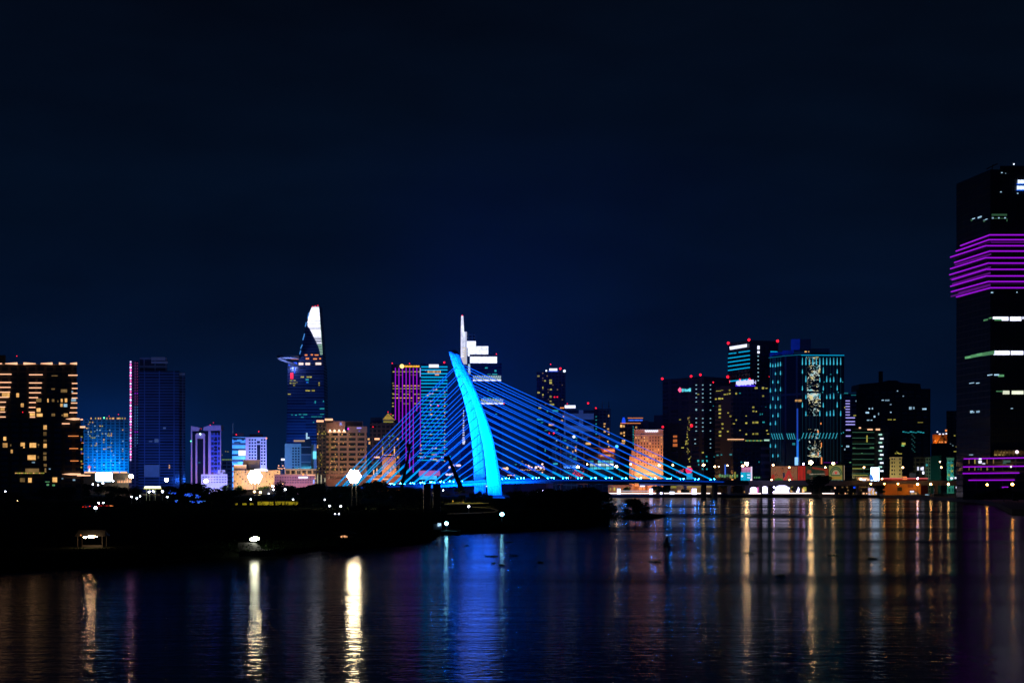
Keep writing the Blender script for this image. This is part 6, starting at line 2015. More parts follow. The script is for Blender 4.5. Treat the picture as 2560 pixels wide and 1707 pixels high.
# footbridge end, small bright canopy
cn_ = empty('canopy', wp(2401, 1232, 1200), 'small white lit canopy on posts by the quay lamps', 'canopy')
block(cn_, 'roof', wp(2401, 1218, 1200), (5.6, 4, 1.2), L_WHITE)
for x in (2393, 2409):
    m = MB()
    p = wp(x, 1220, 1200)
    m.tube([(p.x, 1201, GZ), (p.x, 1201, p.z)], 0.15, 5)
    m.build('post', STEEL, cn_)

# ---------------------------------------------------------------- boats
HULL = paint('hull_white', (0.62, 0.6, 0.55), 0.4)


def boat(label, px, py, Y, L_, hgt, cabmat, hullmat, lit=None, rz=0.0, cat='boat'):
    p = wp(px, py, Y)
    e = empty('boat', (p.x, Y, 0.0), label, cat)
    m = MB()
    prof = [(-.5, .42), (-.3, .5), (.1, .5), (.35, .32), (.5, 0.0), (.35, -.32), (.1, -.5), (-.3, -.5), (-.5, -.42)]
    bw = L_ * .26
    n = len(prof)
    lo = [(p.x + x * L_ * .9, Y + y * bw * .7, -.2) for x, y in prof]
    hi = [(p.x + x * L_, Y + y * bw, hgt * (.42 + .12 * max(0, x))) for x, y in prof]
    m.add(lo + hi, [tuple(range(n)), tuple(range(n, 2 * n))[::-1]] + [(i, n + i, n + (i + 1) % n, (i + 1) % n) for i in range(n)])
    m.build('hull', hullmat, e)
    m = MB()
    zc = hgt * .46
    m.add([(p.x - L_ * .38, Y - bw * .32, zc), (p.x + L_ * .22, Y - bw * .32, zc), (p.x + L_ * .22, Y + bw * .32, zc), (p.x - L_ * .38, Y + bw * .32, zc),
           (p.x - L_ * .36, Y - bw * .28, hgt), (p.x + L_ * .02, Y - bw * .28, hgt), (p.x + L_ * .02, Y + bw * .28, hgt), (p.x - L_ * .36, Y + bw * .28, hgt)],
          [(3, 2, 1, 0), (4, 5, 6, 7), (0, 1, 5, 4), (1, 2, 6, 5), (2, 3, 7, 6), (3, 0, 4, 7)])
    m.build('cabin', cabmat, e)
    if lit:
        for k in range(3):
            block(e, 'window', (p.x + L_ * (-.28 + .12 * k), Y - bw * .32, zc + (hgt - zc) * .5), (L_ * .08, .1, (hgt - zc) * .4), lit)
    return e


e = boat('white cabin cruiser lit from the quay, moored before the orange shed', 2291, 1232, 1312, 14, 4.6, HULL, HULL, W_WARM)
block(e, 'deck_light', wp(2280, 1228, 1308), (3.2, .3, 1.0), L_WHITE)
boat('small dark boat with a blue-white lamp by the end of the orange shed', 2322, 1236, 1300, 9, 3.4, DARK, paint('hull_dark', (0.05, 0.05, 0.06)), W_COOL)
boat('dark boat in the shadow of the quay below the amber lamps', 2352, 1238, 1250, 16, 3.6, DARK, paint('hull_dark', (0.05, 0.05, 0.06)))
e = boat('white awning boat glowing on the near bank, brightest of the bank lights after the hut', 636, 1352, 284, 7.6, 2.4, paint('boat_awning', (0.03, 0.03, 0.035), 0.6), paint('hull_dark', (0.05, 0.05, 0.06)))
m = MB()
c = wp(636, 1346, 282.6)
m.plate([(c.x - .85, c.y, c.z - .25), (c.x + .1, c.y, c.z - .40), (c.x + .75, c.y, c.z - .12), (c.x + .65, c.y, c.z + .24), (c.x - .05, c.y, c.z + .34), (c.x - .6, c.y, c.z + .08)], 0.5)
m.build('lit_awning', glow('awning_glow', (0.85, 0.85, 0.62), 55.0, True), e)
hut = empty('hut', wp(225, 1350, 290), 'riverside hut with blazing warm lamps at the dark near bank', 'hut')
c = wp(225, 1345, 292)
for dx in (-2.2, 2.2):
    for dy in (292.0, 295.0):
        m = MB()
        m.tube([(c.x + dx, dy, 1.2), (c.x + dx, dy, 3.2)], .08, 6)
        m.build('post', paint('hut_wood', (0.012, 0.010, 0.008)), hut)
m = MB()
m.box(c.x - 1.8, c.x + 1.8, 293.5, 294, 1.2, 1.6)
m.build('counter', paint('hut_wood', (0.012, 0.010, 0.008)), hut)
m = MB()
m.add([(c.x - 2.7, 291.6, 3.2), (c.x + 2.7, 291.6, 3.2), (c.x + 2.7, 295.6, 3.2), (c.x - 2.7, 295.6, 3.2), (c.x - 2.4, 293.4, 4.3), (c.x + 2.4, 293.4, 4.3)], [(3, 2, 1, 0), (0, 1, 5, 4), (2, 3, 4, 5), (1, 2, 5), (3, 0, 4)])
m.build('roof', paint('hut_tin', (0.02, 0.02, 0.02)), hut)
HB = glow('hut_lamp', (1.0, 0.60, 0.30), 130.0, True)
for x, y, w_, h_ in ((228, 1341, 20, 6), (212, 1342.5, 8, 4.5), (238, 1341, 10, 3)):
    block(hut, 'lamp', wp(x, y, 290.6), (w_ / 2 * 290 / F, .2, h_ / 2.6 * 290 / F), HB, me=ballmesh(HB))
block(hut, 'lamp', wp(202, 1337, 290.6), (.16, .16, .2), L_ORG)
hut = empty('hut', wp(860, 1346, 345), 'small shelter with an orange glow at the near bank west of the dark trees', 'hut')
c = wp(860, 1345, 345)
m = MB()
m.box(c.x - 1.6, c.x + 1.6, 345, 347, 1.0, 1.5)
m.build('counter', paint('hut_wood', (0.012, 0.010, 0.008)), hut)
m = MB()
m.add([(c.x - 2.6, 344, 2.0), (c.x + 2.6, 344, 2.0), (c.x + 2.6, 348, 2.0), (c.x - 2.6, 348, 2.0), (c.x, 346, 2.9)], [(3, 2, 1, 0), (0, 1, 4), (1, 2, 4), (2, 3, 4), (3, 0, 4)])
m.build('roof', paint('hut_tin', (0.02, 0.02, 0.02)), hut)
block(hut, 'lamp', wp(860, 1341, 343.8), (.75, .3, .28), glow('hut_amber', (1.0, 0.45, 0.2), 1.2, True), me=ballmesh(glow('hut_amber', (1.0, 0.45, 0.2), 1.2, True)))
cb = empty('work_barge', wp(1108, 1325, 402), 'dark work barge with a bluish cabin and a cyan starry lamp at the bank', 'barge')
c = wp(1110, 1320, 402)
m = MB()
m.box(c.x - 5, c.x + 4, 400, 404, -.2, 0.9)
m.build('hull', paint('hull_dark', (0.05, 0.05, 0.06)), cb)
m = MB()
m.box(c.x - 2.6, c.x - 1.0, 401, 403.5, 0.9, 2.6)
m.build('cabin', paint('cabin_grey', (0.25, 0.3, 0.34)), cb)
block(cb, 'cabin_light', wp(1098.5, 1311, 400.7), (.85, .2, .75), glow('cabin_ice', (0.45, 0.75, 1.0), 1.2, True))
block(cb, 'cabin_light', wp(1101, 1318, 400.7), (.4, .2, .9), glow('cabin_blue', (0.05, 0.3, 0.9), 0.7))
m = MB()
q = wp(1116, 1308, 402)
m.tube([(q.x, 402.4, 0.9), (q.x, 402.4, q.z)], .1, 6)
m.build('lamp_post', STEEL, cb)
block(cb, 'lamp', q, (.42,) * 3, LCY, me=ballmesh(LCY))
block(cb, 'deck_light', wp(1120, 1317, 401), (.8, .2, .5), glow('cabin_blue', (0.05, 0.3, 0.9), 0.7))

# ---------------------------------------------------------------- cars and road works on the near bank
CARP = paint('car_grey', (0.12, 0.12, 0.13), 0.3, 0.3)


def car(px, py, Y, label, front=True, rz=0.0):
    p = wp(px, py, Y)
    g = 1.2
    e = empty('car', (p.x, Y, g), label, 'car', 'cars on the near bank road')
    m = MB()
    m.box(p.x - .9, p.x + .9, Y, Y + 4.2, g + .3, g + .85)
    m.build('body', CARP, e)
    m = MB()
    m.add([(p.x - .85, Y + .9, g + .85), (p.x + .85, Y + .9, g + .85), (p.x + .85, Y + 3.8, g + .85), (p.x - .85, Y + 3.8, g + .85), (p.x - .65, Y + 1.5, g + 1.45), (p.x + .65, Y + 1.5, g + 1.45), (p.x + .65, Y + 3.3, g + 1.45), (p.x - .65, Y + 3.3, g + 1.45)],
          [(3, 2, 1, 0), (4, 5, 6, 7), (0, 1, 5, 4), (1, 2, 6, 5), (2, 3, 7, 6), (3, 0, 4, 7)])
    m.build('cabin', GLASSD, e)
    for sx in (-.8, .8):
        for sy in (.7, 3.4):
            m = MB()
            m.tube([(p.x + sx - .12, Y + sy, g + .33), (p.x + sx + .12, Y + sy, g + .33)], .33, 10)
            m.build('wheel', DARK, e)
    mt = glow('headlight', (0.6, 0.72, 1.0), 14.0, True) if front else glow('tail_light', (1.0, 0.03, 0.01), 2.5)
    for sx in (-.65, .65):
        block(e, 'headlight' if front else 'tail_light', (p.x + sx, Y - .06, g + .68), (.24, .12, .18), mt, me=ballmesh(mt))
    return e


car(842.5, 1292, 560, 'dark car facing the river with two white headlights in the black woods')
car(211, 1274, 720, 'dark car with bright red tail lights at the near bank junction', False)
car(221, 1272.5, 735, 'dark car with dim red tail lights just ahead of the other car', False)
bar = empty('road_barrier', wp(262, 1267, 770), 'road works barrier lit by a broken red and amber light line', 'barrier')
p0, p1 = wp(245, 1264, 770), wp(283, 1263.5, 770)
m = MB()
m.box(p0.x, p1.x, 770, 770.6, 1.2, 1.7)
m.build('rail', paint('barrier_red', (0.3, 0.05, 0.04)), bar)
for x, w_, mt in ((248, 5, L_RED), (256, 8, glow('red_dim_strip', (0.9, 0.03, 0.02), 0.6)), (268, 7, glow('red_dim_strip', (0.9, 0.03, 0.02), 0.6)), (278, 9, L_ORG)):
    p = wp(x, 1263.6, 769.8)
    block(bar, 'light_bar', p, (w_ * 770 / F, .15, .35), mt)
    m = MB()
    m.tube([(p.x, 770.3, 1.2), (p.x, 770.3, p.z)], .08, 5)
    m.build('post', STEEL, bar)

# ---------------------------------------------------------------- park pavilion canopy and lit wall on the near bank
cp = empty('canopy', wp(378, 1222, 1005), 'flat white lit petrol station style canopy with yellow edge among the park trees', 'canopy')
p0, p1 = wp(361, 1220, 1000), wp(393, 1215, 1000)
m = MB()
m.box(p0.x, p1.x, 1000, 1010, p0.z, p1.z)
m.build('roof', glow('canopy_white', (0.95, 0.95, 0.70), 2.0, True), cp)
m = MB()
m.box(p0.x - .5, p1.x + .5, 999.6, 1010.4, p0.z - .5, p0.z - .003)
m.build('edge', glow('canopy_yellow', (0.7, 0.7, 0.12), 0.9), cp)
for x in (366, 374, 388):
    m = MB()
    p = wp(x, 1222, 1004)
    m.tube([(p.x, 1004, 1.2), (p.x, 1004, p0.z - .5)], .25, 6)
    m.build('post', paint('post_green_white', (0.5, 0.55, 0.4)), cp)
wl = empty('garden_wall', wp(690, 1262, 820), 'long park wall lit yellow-green by low lamps behind small palms', 'wall')
for i, (x0, x1) in enumerate(((588, 594), (606, 616), (625, 634), (644, 656.5), (658, 672), (674, 684), (688, 712), (714, 737), (739, 745))):
    p0, p1 = wp(x0, 1263, 820), wp(x1, 1253 + (i < 3) * 4, 820)
    m = MB()
    m.box(p0.x, p1.x, 820, 820.5, 1.2, p1.z)
    m.build('bay', paint('wall_ochre', (0.30, 0.27, 0.08), 0.9, var=0.4, scale=0.8), wl)


def spot_lamp(parent, px, py, Y, dz, e_, rgb, size=2.0, tgt=(0, 2, 0)):
    p = wp(px, py, Y)
    li = bpy.data.lights.new('ground_lamp', 'AREA')
    li.shape, li.size, li.size_y = 'RECTANGLE', size, .5
    li.energy, li.color = e_, rgb
    o = bpy.data.objects.new('ground_lamp', li)
    o.location = p - LOC[parent.name]
    o.rotation_euler = Vector(tgt).to_track_quat('-Z', 'Y').to_euler()
    col.objects.link(o)
    o.parent = parent


for x in (600, 640, 665, 700, 728):
    spot_lamp(wl, x, 1261, 816.5, 0, 150, (1.0, 0.85, 0.10), 8, (0, 3, -0.2))
GRS = paint('park_grass', (0.05, 0.085, 0.02), 0.95, var=0.4, scale=0.3)
ga = [pw(x, y, 1.2) for x, y in ((1110, 1262.5), (1160, 1261), (1222, 1258.5), (1222, 1256), (1150, 1256), (1112, 1258))]
lawn = sheet('park_lawn', ga, 1.26, GRS)
lawn_lamps = empty('garden_lamp', wp(1140, 1256, 925), 'row of low yellow garden lamps lighting the lawn under the palms', 'garden lamp')
m = MB()
for x in (1122, 1140, 1160, 1185):
    p = wp(x, 1256, 915)
    m.tube([(p.x, 915, 1.2), (p.x, 915, 1.9)], .12, 6)
m.build('post', STEEL, lawn_lamps)
for x in (1122, 1140, 1160, 1190):
    spot_lamp(lawn_lamps, x, 1250, 925, 0, 1500, (1.0, 0.80, 0.10), 6, (0, -1.5, -1))
pth = [pw(x, y, 1.2) for x, y in ((1118, 1283), (1150, 1282), (1190, 1281), (1235, 1278), (1240, 1275), (1225, 1271), (1180, 1267.5), (1181, 1266.5), (1228, 1269.5), (1248, 1275), (1240, 1280.5), (1190, 1283.5), (1150, 1284.5), (1118, 1285))]
sheet('park_path', pth, 1.27, paint('path_sand', (0.22, 0.19, 0.12), 0.9))
spot_lamp(lawn_lamps, 1215, 1262, 760, 0, 600, (1.0, 0.8, 0.2), 6, (0, -1.0, -1.4))

# ---------------------------------------------------------------- trees and plants
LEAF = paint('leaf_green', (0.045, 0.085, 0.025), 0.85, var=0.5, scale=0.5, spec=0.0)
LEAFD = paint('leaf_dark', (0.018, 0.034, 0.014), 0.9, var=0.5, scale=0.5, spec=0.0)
PALMG = paint('palm_green', (0.07, 0.11, 0.03), 0.7, var=0.3, scale=0.8)
BARK = paint('bark', (0.06, 0.045, 0.03), 0.9)


def leafquad(vs, fs, c, s_, rnd):
    a = Vector((rnd.gauss(0, 1), rnd.gauss(0, 1), rnd.gauss(0, 1))).normalized()
    b_ = a.orthogonal().normalized()
    c2 = a.cross(b_)
    th = rnd.uniform(0, 6.28)
    u = (math.cos(th) * b_ + math.sin(th) * c2) * s_
    v = (-math.sin(th) * b_ + math.cos(th) * c2) * s_ * rnd.uniform(.4, .8)
    o = len(vs)
    c = Vector(c)
    vs += [tuple(c - u), tuple(c - v), tuple(c + u), tuple(c + v)]
    fs.append((o, o + 1, o + 2, o + 3))


def crown_mesh(seed, lobes, n, spread, flat, leaf, base):
    """foliage of a tree 1 unit tall: leaf clumps through several uneven lobes"""
    rnd = random.Random(seed)
    vs, fs = [], []
    L_ = []
    for i in range(lobes):
        a = rnd.uniform(0, 6.28)
        d = spread * math.sqrt(rnd.random()) * .8
        L_.append((d * math.cos(a), d * math.sin(a), rnd.uniform(base + .12, .86) - d * .25, rnd.uniform(.13, .24)))
    for i in range(n):
        lx, ly, lz, lr = rnd.choice(L_)
        v = Vector((rnd.gauss(0, 1), rnd.gauss(0, 1), rnd.gauss(0, 1))).normalized() * lr * rnd.random() ** .35
        z = lz + v.z * flat
        if z < base * .8:
            continue
        leafquad(vs, fs, (lx + v.x * 1.15, ly + v.y * 1.15, z), leaf * rnd.uniform(.6, 1.3), rnd)
    me = bpy.data.meshes.new('crown')
    me.from_pydata(vs, [], fs)
    return me, L_


def trunk_mesh(L_, base, r_):
    m = MB()
    m.tube([(0, 0, 0), (.01, .005, base * .6), (0.02, 0, base + .1)], [r_, r_ * .8, r_ * .55], 7)
    for lx, ly, lz, lr in L_[:6]:
        m.tube([(.015, 0, base * .8), (lx * .5, ly * .5, (base + lz) / 2), (lx, ly, lz)], [r_ * .5, r_ * .35, r_ * .12], 5)
    me = bpy.data.meshes.new('trunk')
    me.from_pydata(m.v, [], m.f)
    return me


PROTO = {}
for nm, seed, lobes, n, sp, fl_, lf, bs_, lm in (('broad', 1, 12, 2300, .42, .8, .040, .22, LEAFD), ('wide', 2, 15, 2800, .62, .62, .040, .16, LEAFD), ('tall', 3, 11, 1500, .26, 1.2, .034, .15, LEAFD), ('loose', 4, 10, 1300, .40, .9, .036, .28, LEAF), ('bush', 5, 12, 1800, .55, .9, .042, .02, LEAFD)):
    cm, L_ = crown_mesh(seed, lobes, n, sp, fl_, lf, bs_)
    cm.materials.append(lm)
    tm = trunk_mesh(L_, max(bs_, .08), .022)
    tm.materials.append(BARK)
    PROTO[nm] = (tm, cm)


def palm_proto():
    rnd = random.Random(6)
    m = MB()
    m.tube([(0, 0, 0), (.015, 0, .4), (.0, 0, .82)], [.022, .016, .012], 7)
    tm = bpy.data.meshes.new('trunk')
    tm.from_pydata(m.v, [], m.f)
    tm.materials.append(paint('palm_bark', (0.16, 0.13, 0.09), 0.9))
    vs, fs = [], []
    for k in range(15):
        a = k * 2.4 + rnd.uniform(-.2, .2)
        up = rnd.uniform(.0, 1.1)
        L_ = rnd.uniform(.24, .32)
        prev = Vector((0, 0, .82))
        d = Vector((math.cos(a), math.sin(a), up)).normalized()
        for s_ in range(6):
            d = (d + Vector((0, 0, -.30))).normalized()
            nx = prev + d * L_ / 6
            side = d.cross(Vector((0, 0, 1))).normalized()
            wd = .045 * math.sin((s_ + .8) / 6.5 * math.pi) + .006
            o = len(vs)
            vs += [tuple(prev + side * wd + Vector((0, 0, -wd * .6))), tuple(prev), tuple(nx), tuple(nx + side * wd + Vector((0, 0, -wd * .6)))]
            vs += [tuple(prev - side * wd + Vector((0, 0, -wd * .6))), tuple(nx - side * wd + Vector((0, 0, -wd * .6)))]
            fs += [(o, o + 1, o + 2, o + 3), (o + 1, o + 4, o + 5, o + 2)]
            prev = nx
    cm = bpy.data.meshes.new('crown')
    cm.from_pydata(vs, [], fs)
    cm.materials.append(PALMG)
    return tm, cm


PROTO['palm'] = palm_proto()
_rt = random.Random(77)


def tree(px, ytop, Y, kind, label, ground=1.2, sx=1.0, name='tree', group=None):
    top = wp(px, ytop, Y)
    h = top.z - ground
    e = empty(name, (top.x, Y, ground), label, 'palm' if kind == 'palm' else 'tree' if kind != 'bush' else 'bush', group)
    rz = _rt.uniform(0, 6.28)
    for part, me in zip(('trunk', 'crown'), PROTO[kind]):
        o = bpy.data.objects.new(part, me)
        o.scale = (h * sx / .93, h * sx / .93, h / .93)
        o.rotation_euler = (0, 0, rz)
        col.objects.link(o)
        o.parent = e


NB = 'trees on the near bank'
for px, yt, Y, kd, sx, lab in (
        (30, 1222, 800, 'wide', 1.3, 'dark wide tree at the edge below the apartment block'), (110, 1214, 900, 'wide', 1.4, 'dark wide tree under the apartment podium windows'), (165, 1216, 880, 'broad', 1.3, 'dark tree before the apartment stair tower'),
        (205, 1207, 1060, 'broad', 1.2, 'dark tree at the corner of the pavilion roof'), (246, 1211, 1080, 'loose', 1.2, 'loose tree in the shine right below the dazzling screen'), (285, 1213, 1040, 'broad', 1.2, 'dark tree between the dazzling screen and the starry floodlight'),
        (318, 1212, 1060, 'wide', 1.1, 'wide tree under the starry floodlight by the pavilion'), (345, 1216, 1080, 'loose', 1.2, 'greenish tree just before the lit canopy'), (402, 1214, 1060, 'loose', 1.2, 'loose greenish tree beyond the lit canopy'), (428, 1213, 1050, 'broad', 1.1, 'dark tree wedged between the canopy and the big round tree'),
        (490, 1205, 760, 'broad', 1.35, 'biggest dark round tree dotted with blue lights in its lower crown'), (452, 1216, 800, 'broad', 1.2, 'dark tree leaning against the biggest round tree, canopy side'), (528, 1212, 770, 'wide', 1.0, 'dark wide tree joined to the biggest round tree, white office side'), (571, 1222, 780, 'broad', 1.25, 'second dark round tree before the cyan tower'),
        (600, 1220, 1050, 'loose', 1.2, 'loose tree before the foot of the cyan tower'), (700, 1205, 1080, 'tall', 1.2, 'pointed tree before the pink colonial building'), (728, 1212, 1060, 'broad', 1.1, 'round tree before the colonial building windows'), (757, 1210, 1000, 'wide', 1.0, 'wide tree where the colonial building meets the slim dark tower'),
        (790, 1207, 960, 'broad', 1.2, 'dark tree below the slim tower with column lights'), (768, 1222, 850, 'broad', 1.3, 'dark tree at the end of the yellow lit wall'), (820, 1212, 860, 'wide', 1.1, 'dark wide tree before the beige hotel podium'), (858, 1215, 840, 'broad', 1.2, 'dark tree just west of the hotel floodlight bank'),
        (900, 1207, 860, 'wide', 1.1, 'dark wide tree just past the hotel floodlight bank'), (938, 1200, 880, 'broad', 1.25, 'tall dark tree hiding the back-span anchors'), (972, 1212, 860, 'wide', 1.1, 'dark tree in front of the orange roofed hall'), (1012, 1219, 820, 'broad', 1.3, 'dark tree left of the two black columns below the deck'),
        (1040, 1222, 800, 'broad', 1.3, 'dark tree touching the first black column'), (1198, 1228, 960, 'tall', 1.3, 'small spiky tree before the blue pier of the pylon'), (1212, 1232, 950, 'tall', 1.2, 'second spiky tree close to the pylon foot'), (1183, 1231, 965, 'broad', 1.1, 'low tree between the palms and the spiky trees'), (1224, 1236, 940, 'broad', 1.2, 'low dark tree at the pylon foot'),
        (1288, 1226, 800, 'broad', 1.3, 'dark tree just beyond the pylon foot'), (1325, 1217, 720, 'wide', 1.2, 'dark wide tree under the start of the main span'), (1372, 1219, 680, 'broad', 1.4, 'dark tree under the main span below the grey tower'), (1418, 1214, 640, 'wide', 1.1, 'tallest dark wide tree on the tip under the main span'), (1462, 1215, 620, 'broad', 1.2, 'dark tree under the main span before the ribbon-window block'),
        (1500, 1228, 600, 'broad', 1.3, 'last dark tree on the tip beside the promenade lights'), (1350, 1232, 560, 'wide', 1.2, 'front dark tree of the tip, pylon side'), (1430, 1240, 520, 'wide', 1.3, 'front dark tree of the tip, river side'), (1518, 1255, 560, 'bush', 1.1, 'low dark bush at the very end of the tip')):
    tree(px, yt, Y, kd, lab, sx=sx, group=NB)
for px, yt, Y, kd, sx, lab in ((70, 1240, 640, 'wide', 1.4, 'low dark tree in front of the warm lamp under the apartment block'), (150, 1252, 560, 'broad', 1.3, 'black low tree on the bank behind the hut'), (265, 1282, 470, 'bush', 1.4, 'black bush on the open bank past the hut'),
                               (330, 1262, 560, 'wide', 1.4, 'black wide tree below the three white park lamps'), (400, 1268, 540, 'broad', 1.3, 'black tree under the biggest round tree, canopy side'), (560, 1268, 560, 'wide', 1.4, 'black wide tree in front of the second round tree'),
                               (700, 1276, 520, 'wide', 1.4, 'black wide tree below the yellow lit wall'), (770, 1270, 560, 'broad', 1.4, 'black tree below the dark woods lamps, wall side'),
                               (900, 1256, 600, 'wide', 1.4, 'black wide tree past the car headlights'), (960, 1262, 560, 'broad', 1.4, 'black tree midway to the black columns'), (1020, 1270, 520, 'wide', 1.3, 'black tree in front of the first black column'), (1085, 1296, 470, 'bush', 1.3, 'black bush at the corner of the bank by the barge')):
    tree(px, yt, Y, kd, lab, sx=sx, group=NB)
tree(1590, 1244, 560, 'broad', 'dark round bush standing alone on the mud islet', ground=0.3, sx=1.25, name='bush')
tree(1612, 1262, 566, 'bush', 'low ragged bush on the river end of the mud islet', ground=0.3, sx=1.1, name='bush')
for px, yt, Y, sx, lab in ((1120, 1232, 905, 1.1, 'short palm with a drooping crown next to the white lamp post'), (1143, 1218, 915, 1.0, 'tallest lit palm, its crown against the bridge deck'), (1158, 1222, 925, .9, 'slim palm beside the tallest lit palm'), (1133, 1237, 925, 1.2, 'small palm in the shadow before the tallest one'), (1148, 1239, 900, 1.3, 'small bright green palm under the tallest one'),
                           (654, 1236, 808, 1.2, 'lone lit palm left of the paired palms by the yellow wall'), (688, 1237, 808, 1.2, 'first of two paired palms by the yellow wall'), (694, 1235, 812, 1.2, 'second of two paired palms by the yellow wall'), (719, 1236, 808, 1.3, 'bright green palm near the end of the yellow wall'), (618, 1238, 806, 1.2, 'short palm at the dim start of the yellow wall'), (747, 1241, 806, 1.2, 'short palm in the dark past the yellow wall')):
    tree(px, yt, Y, 'palm', lab, sx=sx, name='palm_tree', group='small palms in the park')
for px, yt, Y, kd, sx, lab in ((2048, 1187, 1326, 'broad', 1.35, 'big round dark tree on the quay hiding part of the dark billboard'), (2197, 1212, 1328, 'broad', 1.3, 'small dark tree between the colourful screen and the orange shed'), (1645, 1213, 1338, 'broad', 1.2, 'dark tree on the promenade under the bridge deck'), (1662, 1216, 1340, 'wide', 1.0, 'second dark tree on the promenade, nearer the low kiosk'), (1712, 1219, 1340, 'wide', 1.0, 'low tree on the promenade before the cream hall'),
                               (2478, 1222, 930, 'wide', 1.3, 'wide dark tree before the purple podium, first'), (2510, 1217, 900, 'broad', 1.4, 'tallest dark tree before the purple podium'), (2545, 1225, 870, 'wide', 1.3, 'dark tree at the frame edge before the purple podium'), (2448, 1231, 960, 'bush', 1.2, 'low dark bush on the quay before the podium'), (2424, 1224, 1020, 'loose', 1.2, 'thin tree beside the podium lamp'),
                               (1565, 1216, 1345, 'loose', 1.2, 'lit green tree on the promenade behind the awning'), (1632, 1214, 1372, 'loose', 1.2, 'lit green tree beside the orange restaurant'), (1985, 1216, 1360, 'loose', 1.2, 'small lit tree between the glowing arches'), (1810, 1196, 1400, 'loose', 1.2, 'small green lit tree near the bridge end')):
    tree(px, yt, Y, kd, lab, ground=GZ, sx=sx, group='trees on the far quay')
for px, yt, sx, lab in ((594, 1213, 1.2, 'street tree before the cyan tower foot'), (655, 1216, 1.3, 'street tree in the glare under the big floodlight'), (668, 1213, 1.2, 'golden lit street tree before the warm cream block'), (800, 1206, 1.1, 'street tree below the column lights'), (1008, 1198, 1.2, 'street tree near the orange roofed hall'), (560, 1211, 1.2, 'street tree beside the white low office')):
    tree(px, yt, 1345, 'loose', lab, ground=GZ, sx=sx, group='street trees across the river')

# blue lights hung in the big round tree
bl = empty('light_chain', wp(480, 1245, 748), 'blue decoration lights scattered through the biggest round tree', 'light chain')
rn = random.Random(5)
BT = glow('tree_blue', (0.02, 0.10, 1.0), 0.9)
BT2 = glow('tree_azure', (0.10, 0.35, 1.0), 0.9)
m1, m2 = MB(), MB()
for cx_, cy_, dx, dy, n in ((470, 1237, 8, 3, 26), (493, 1241, 5, 3, 12), (482, 1254, 5, 2, 10), (500, 1253, 8, 2, 16), (442, 1252, 4, 2, 5), (432, 1232, 7, 5, 8)):
    for i in range(n):
        p = wp(cx_ + rn.gauss(0, dx * .6), cy_ + rn.gauss(0, dy * .6), 744 + rn.uniform(-3, 3))
        s_ = rn.uniform(.12, .34)
        (m1 if rn.random() < .75 else m2).box(p.x - s_, p.x + s_, p.y - .1, p.y + .1, p.z - s_ * .6, p.z + s_ * .6)
m1.build('bulb_string', BT, bl)
m2.build('bulb_string', BT2, bl)

# scrub that covers the near bank as one mass
rn = random.Random(12)
vs, fs = [], []


def scrub(px, Y, n, hgt, wid):
    x = (px - 1280) / F * Y
    for i in range(n):
        leafquad(vs, fs, (x + rn.gauss(0, wid), Y + rn.gauss(0, wid), 1.0 + abs(rn.gauss(0, .5)) * hgt), rn.uniform(.10, .30) * (Y / 400), rn)


for i in range(520):
    t = rn.random()
    px = -80 + t * 1190
    y_ = 1430 - (px / 1100) * 78
    if rn.random() < .55:
        Y = F * (H - 1.0) / (y_ - HY) * rn.uniform(1.03, 1.12)
        scrub(px, Y, 60, 1.1, 1.6)
    else:
        Y = rn.uniform(380, 760)
        scrub(px, Y, 60, 2.6, 4)
for i in range(110):
    px = rn.uniform(1100, 1530)
    Y = F * (H - 1.0) / (1327 - (px - 1100) * .03 - HY) * rn.uniform(1.04, 1.25)
    scrub(px, Y, 90, 3.4 if px > 1270 else 1.3, 3.2)
me = bpy.data.meshes.new('bank_scrub')
me.from_pydata(vs, [], fs)
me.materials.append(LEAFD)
o = bpy.data.objects.new('bank_undergrowth', me)
o['kind'] = 'stuff'
col.objects.link(o)
# ---------------------------------------------------------------- black columns and cranes by the back span
for px0, px1, yt, lab in ((1058.5, 1077, 1209, 'broad black steel casing standing before the back-span deck, nearer the hotel'), (1082.5, 1101.5, 1209, 'broad black steel casing before the back-span deck, nearer the palms')):
    Y = 640
    p0, p1 = wp(px0, yt, Y), wp(px1, yt, Y)
    e = empty('steel_casing', ((p0.x + p1.x) / 2, Y, 1.2), lab, 'steel casing', 'black steel casings')
    r_ = (p1.x - p0.x) / 2
    m = MB()
    m.tube([((p0.x + p1.x) / 2, Y, 1.2), ((p0.x + p1.x) / 2, Y, p0.z)], r_, 20)
    m.build('casing', DARK, e)
    m = MB()
    m.tube([((p0.x + p1.x) / 2, Y, p0.z - .35), ((p0.x + p1.x) / 2, Y, p0.z + .05)], r_ * 1.06, 20)
    m.build('rim', DARK, e)


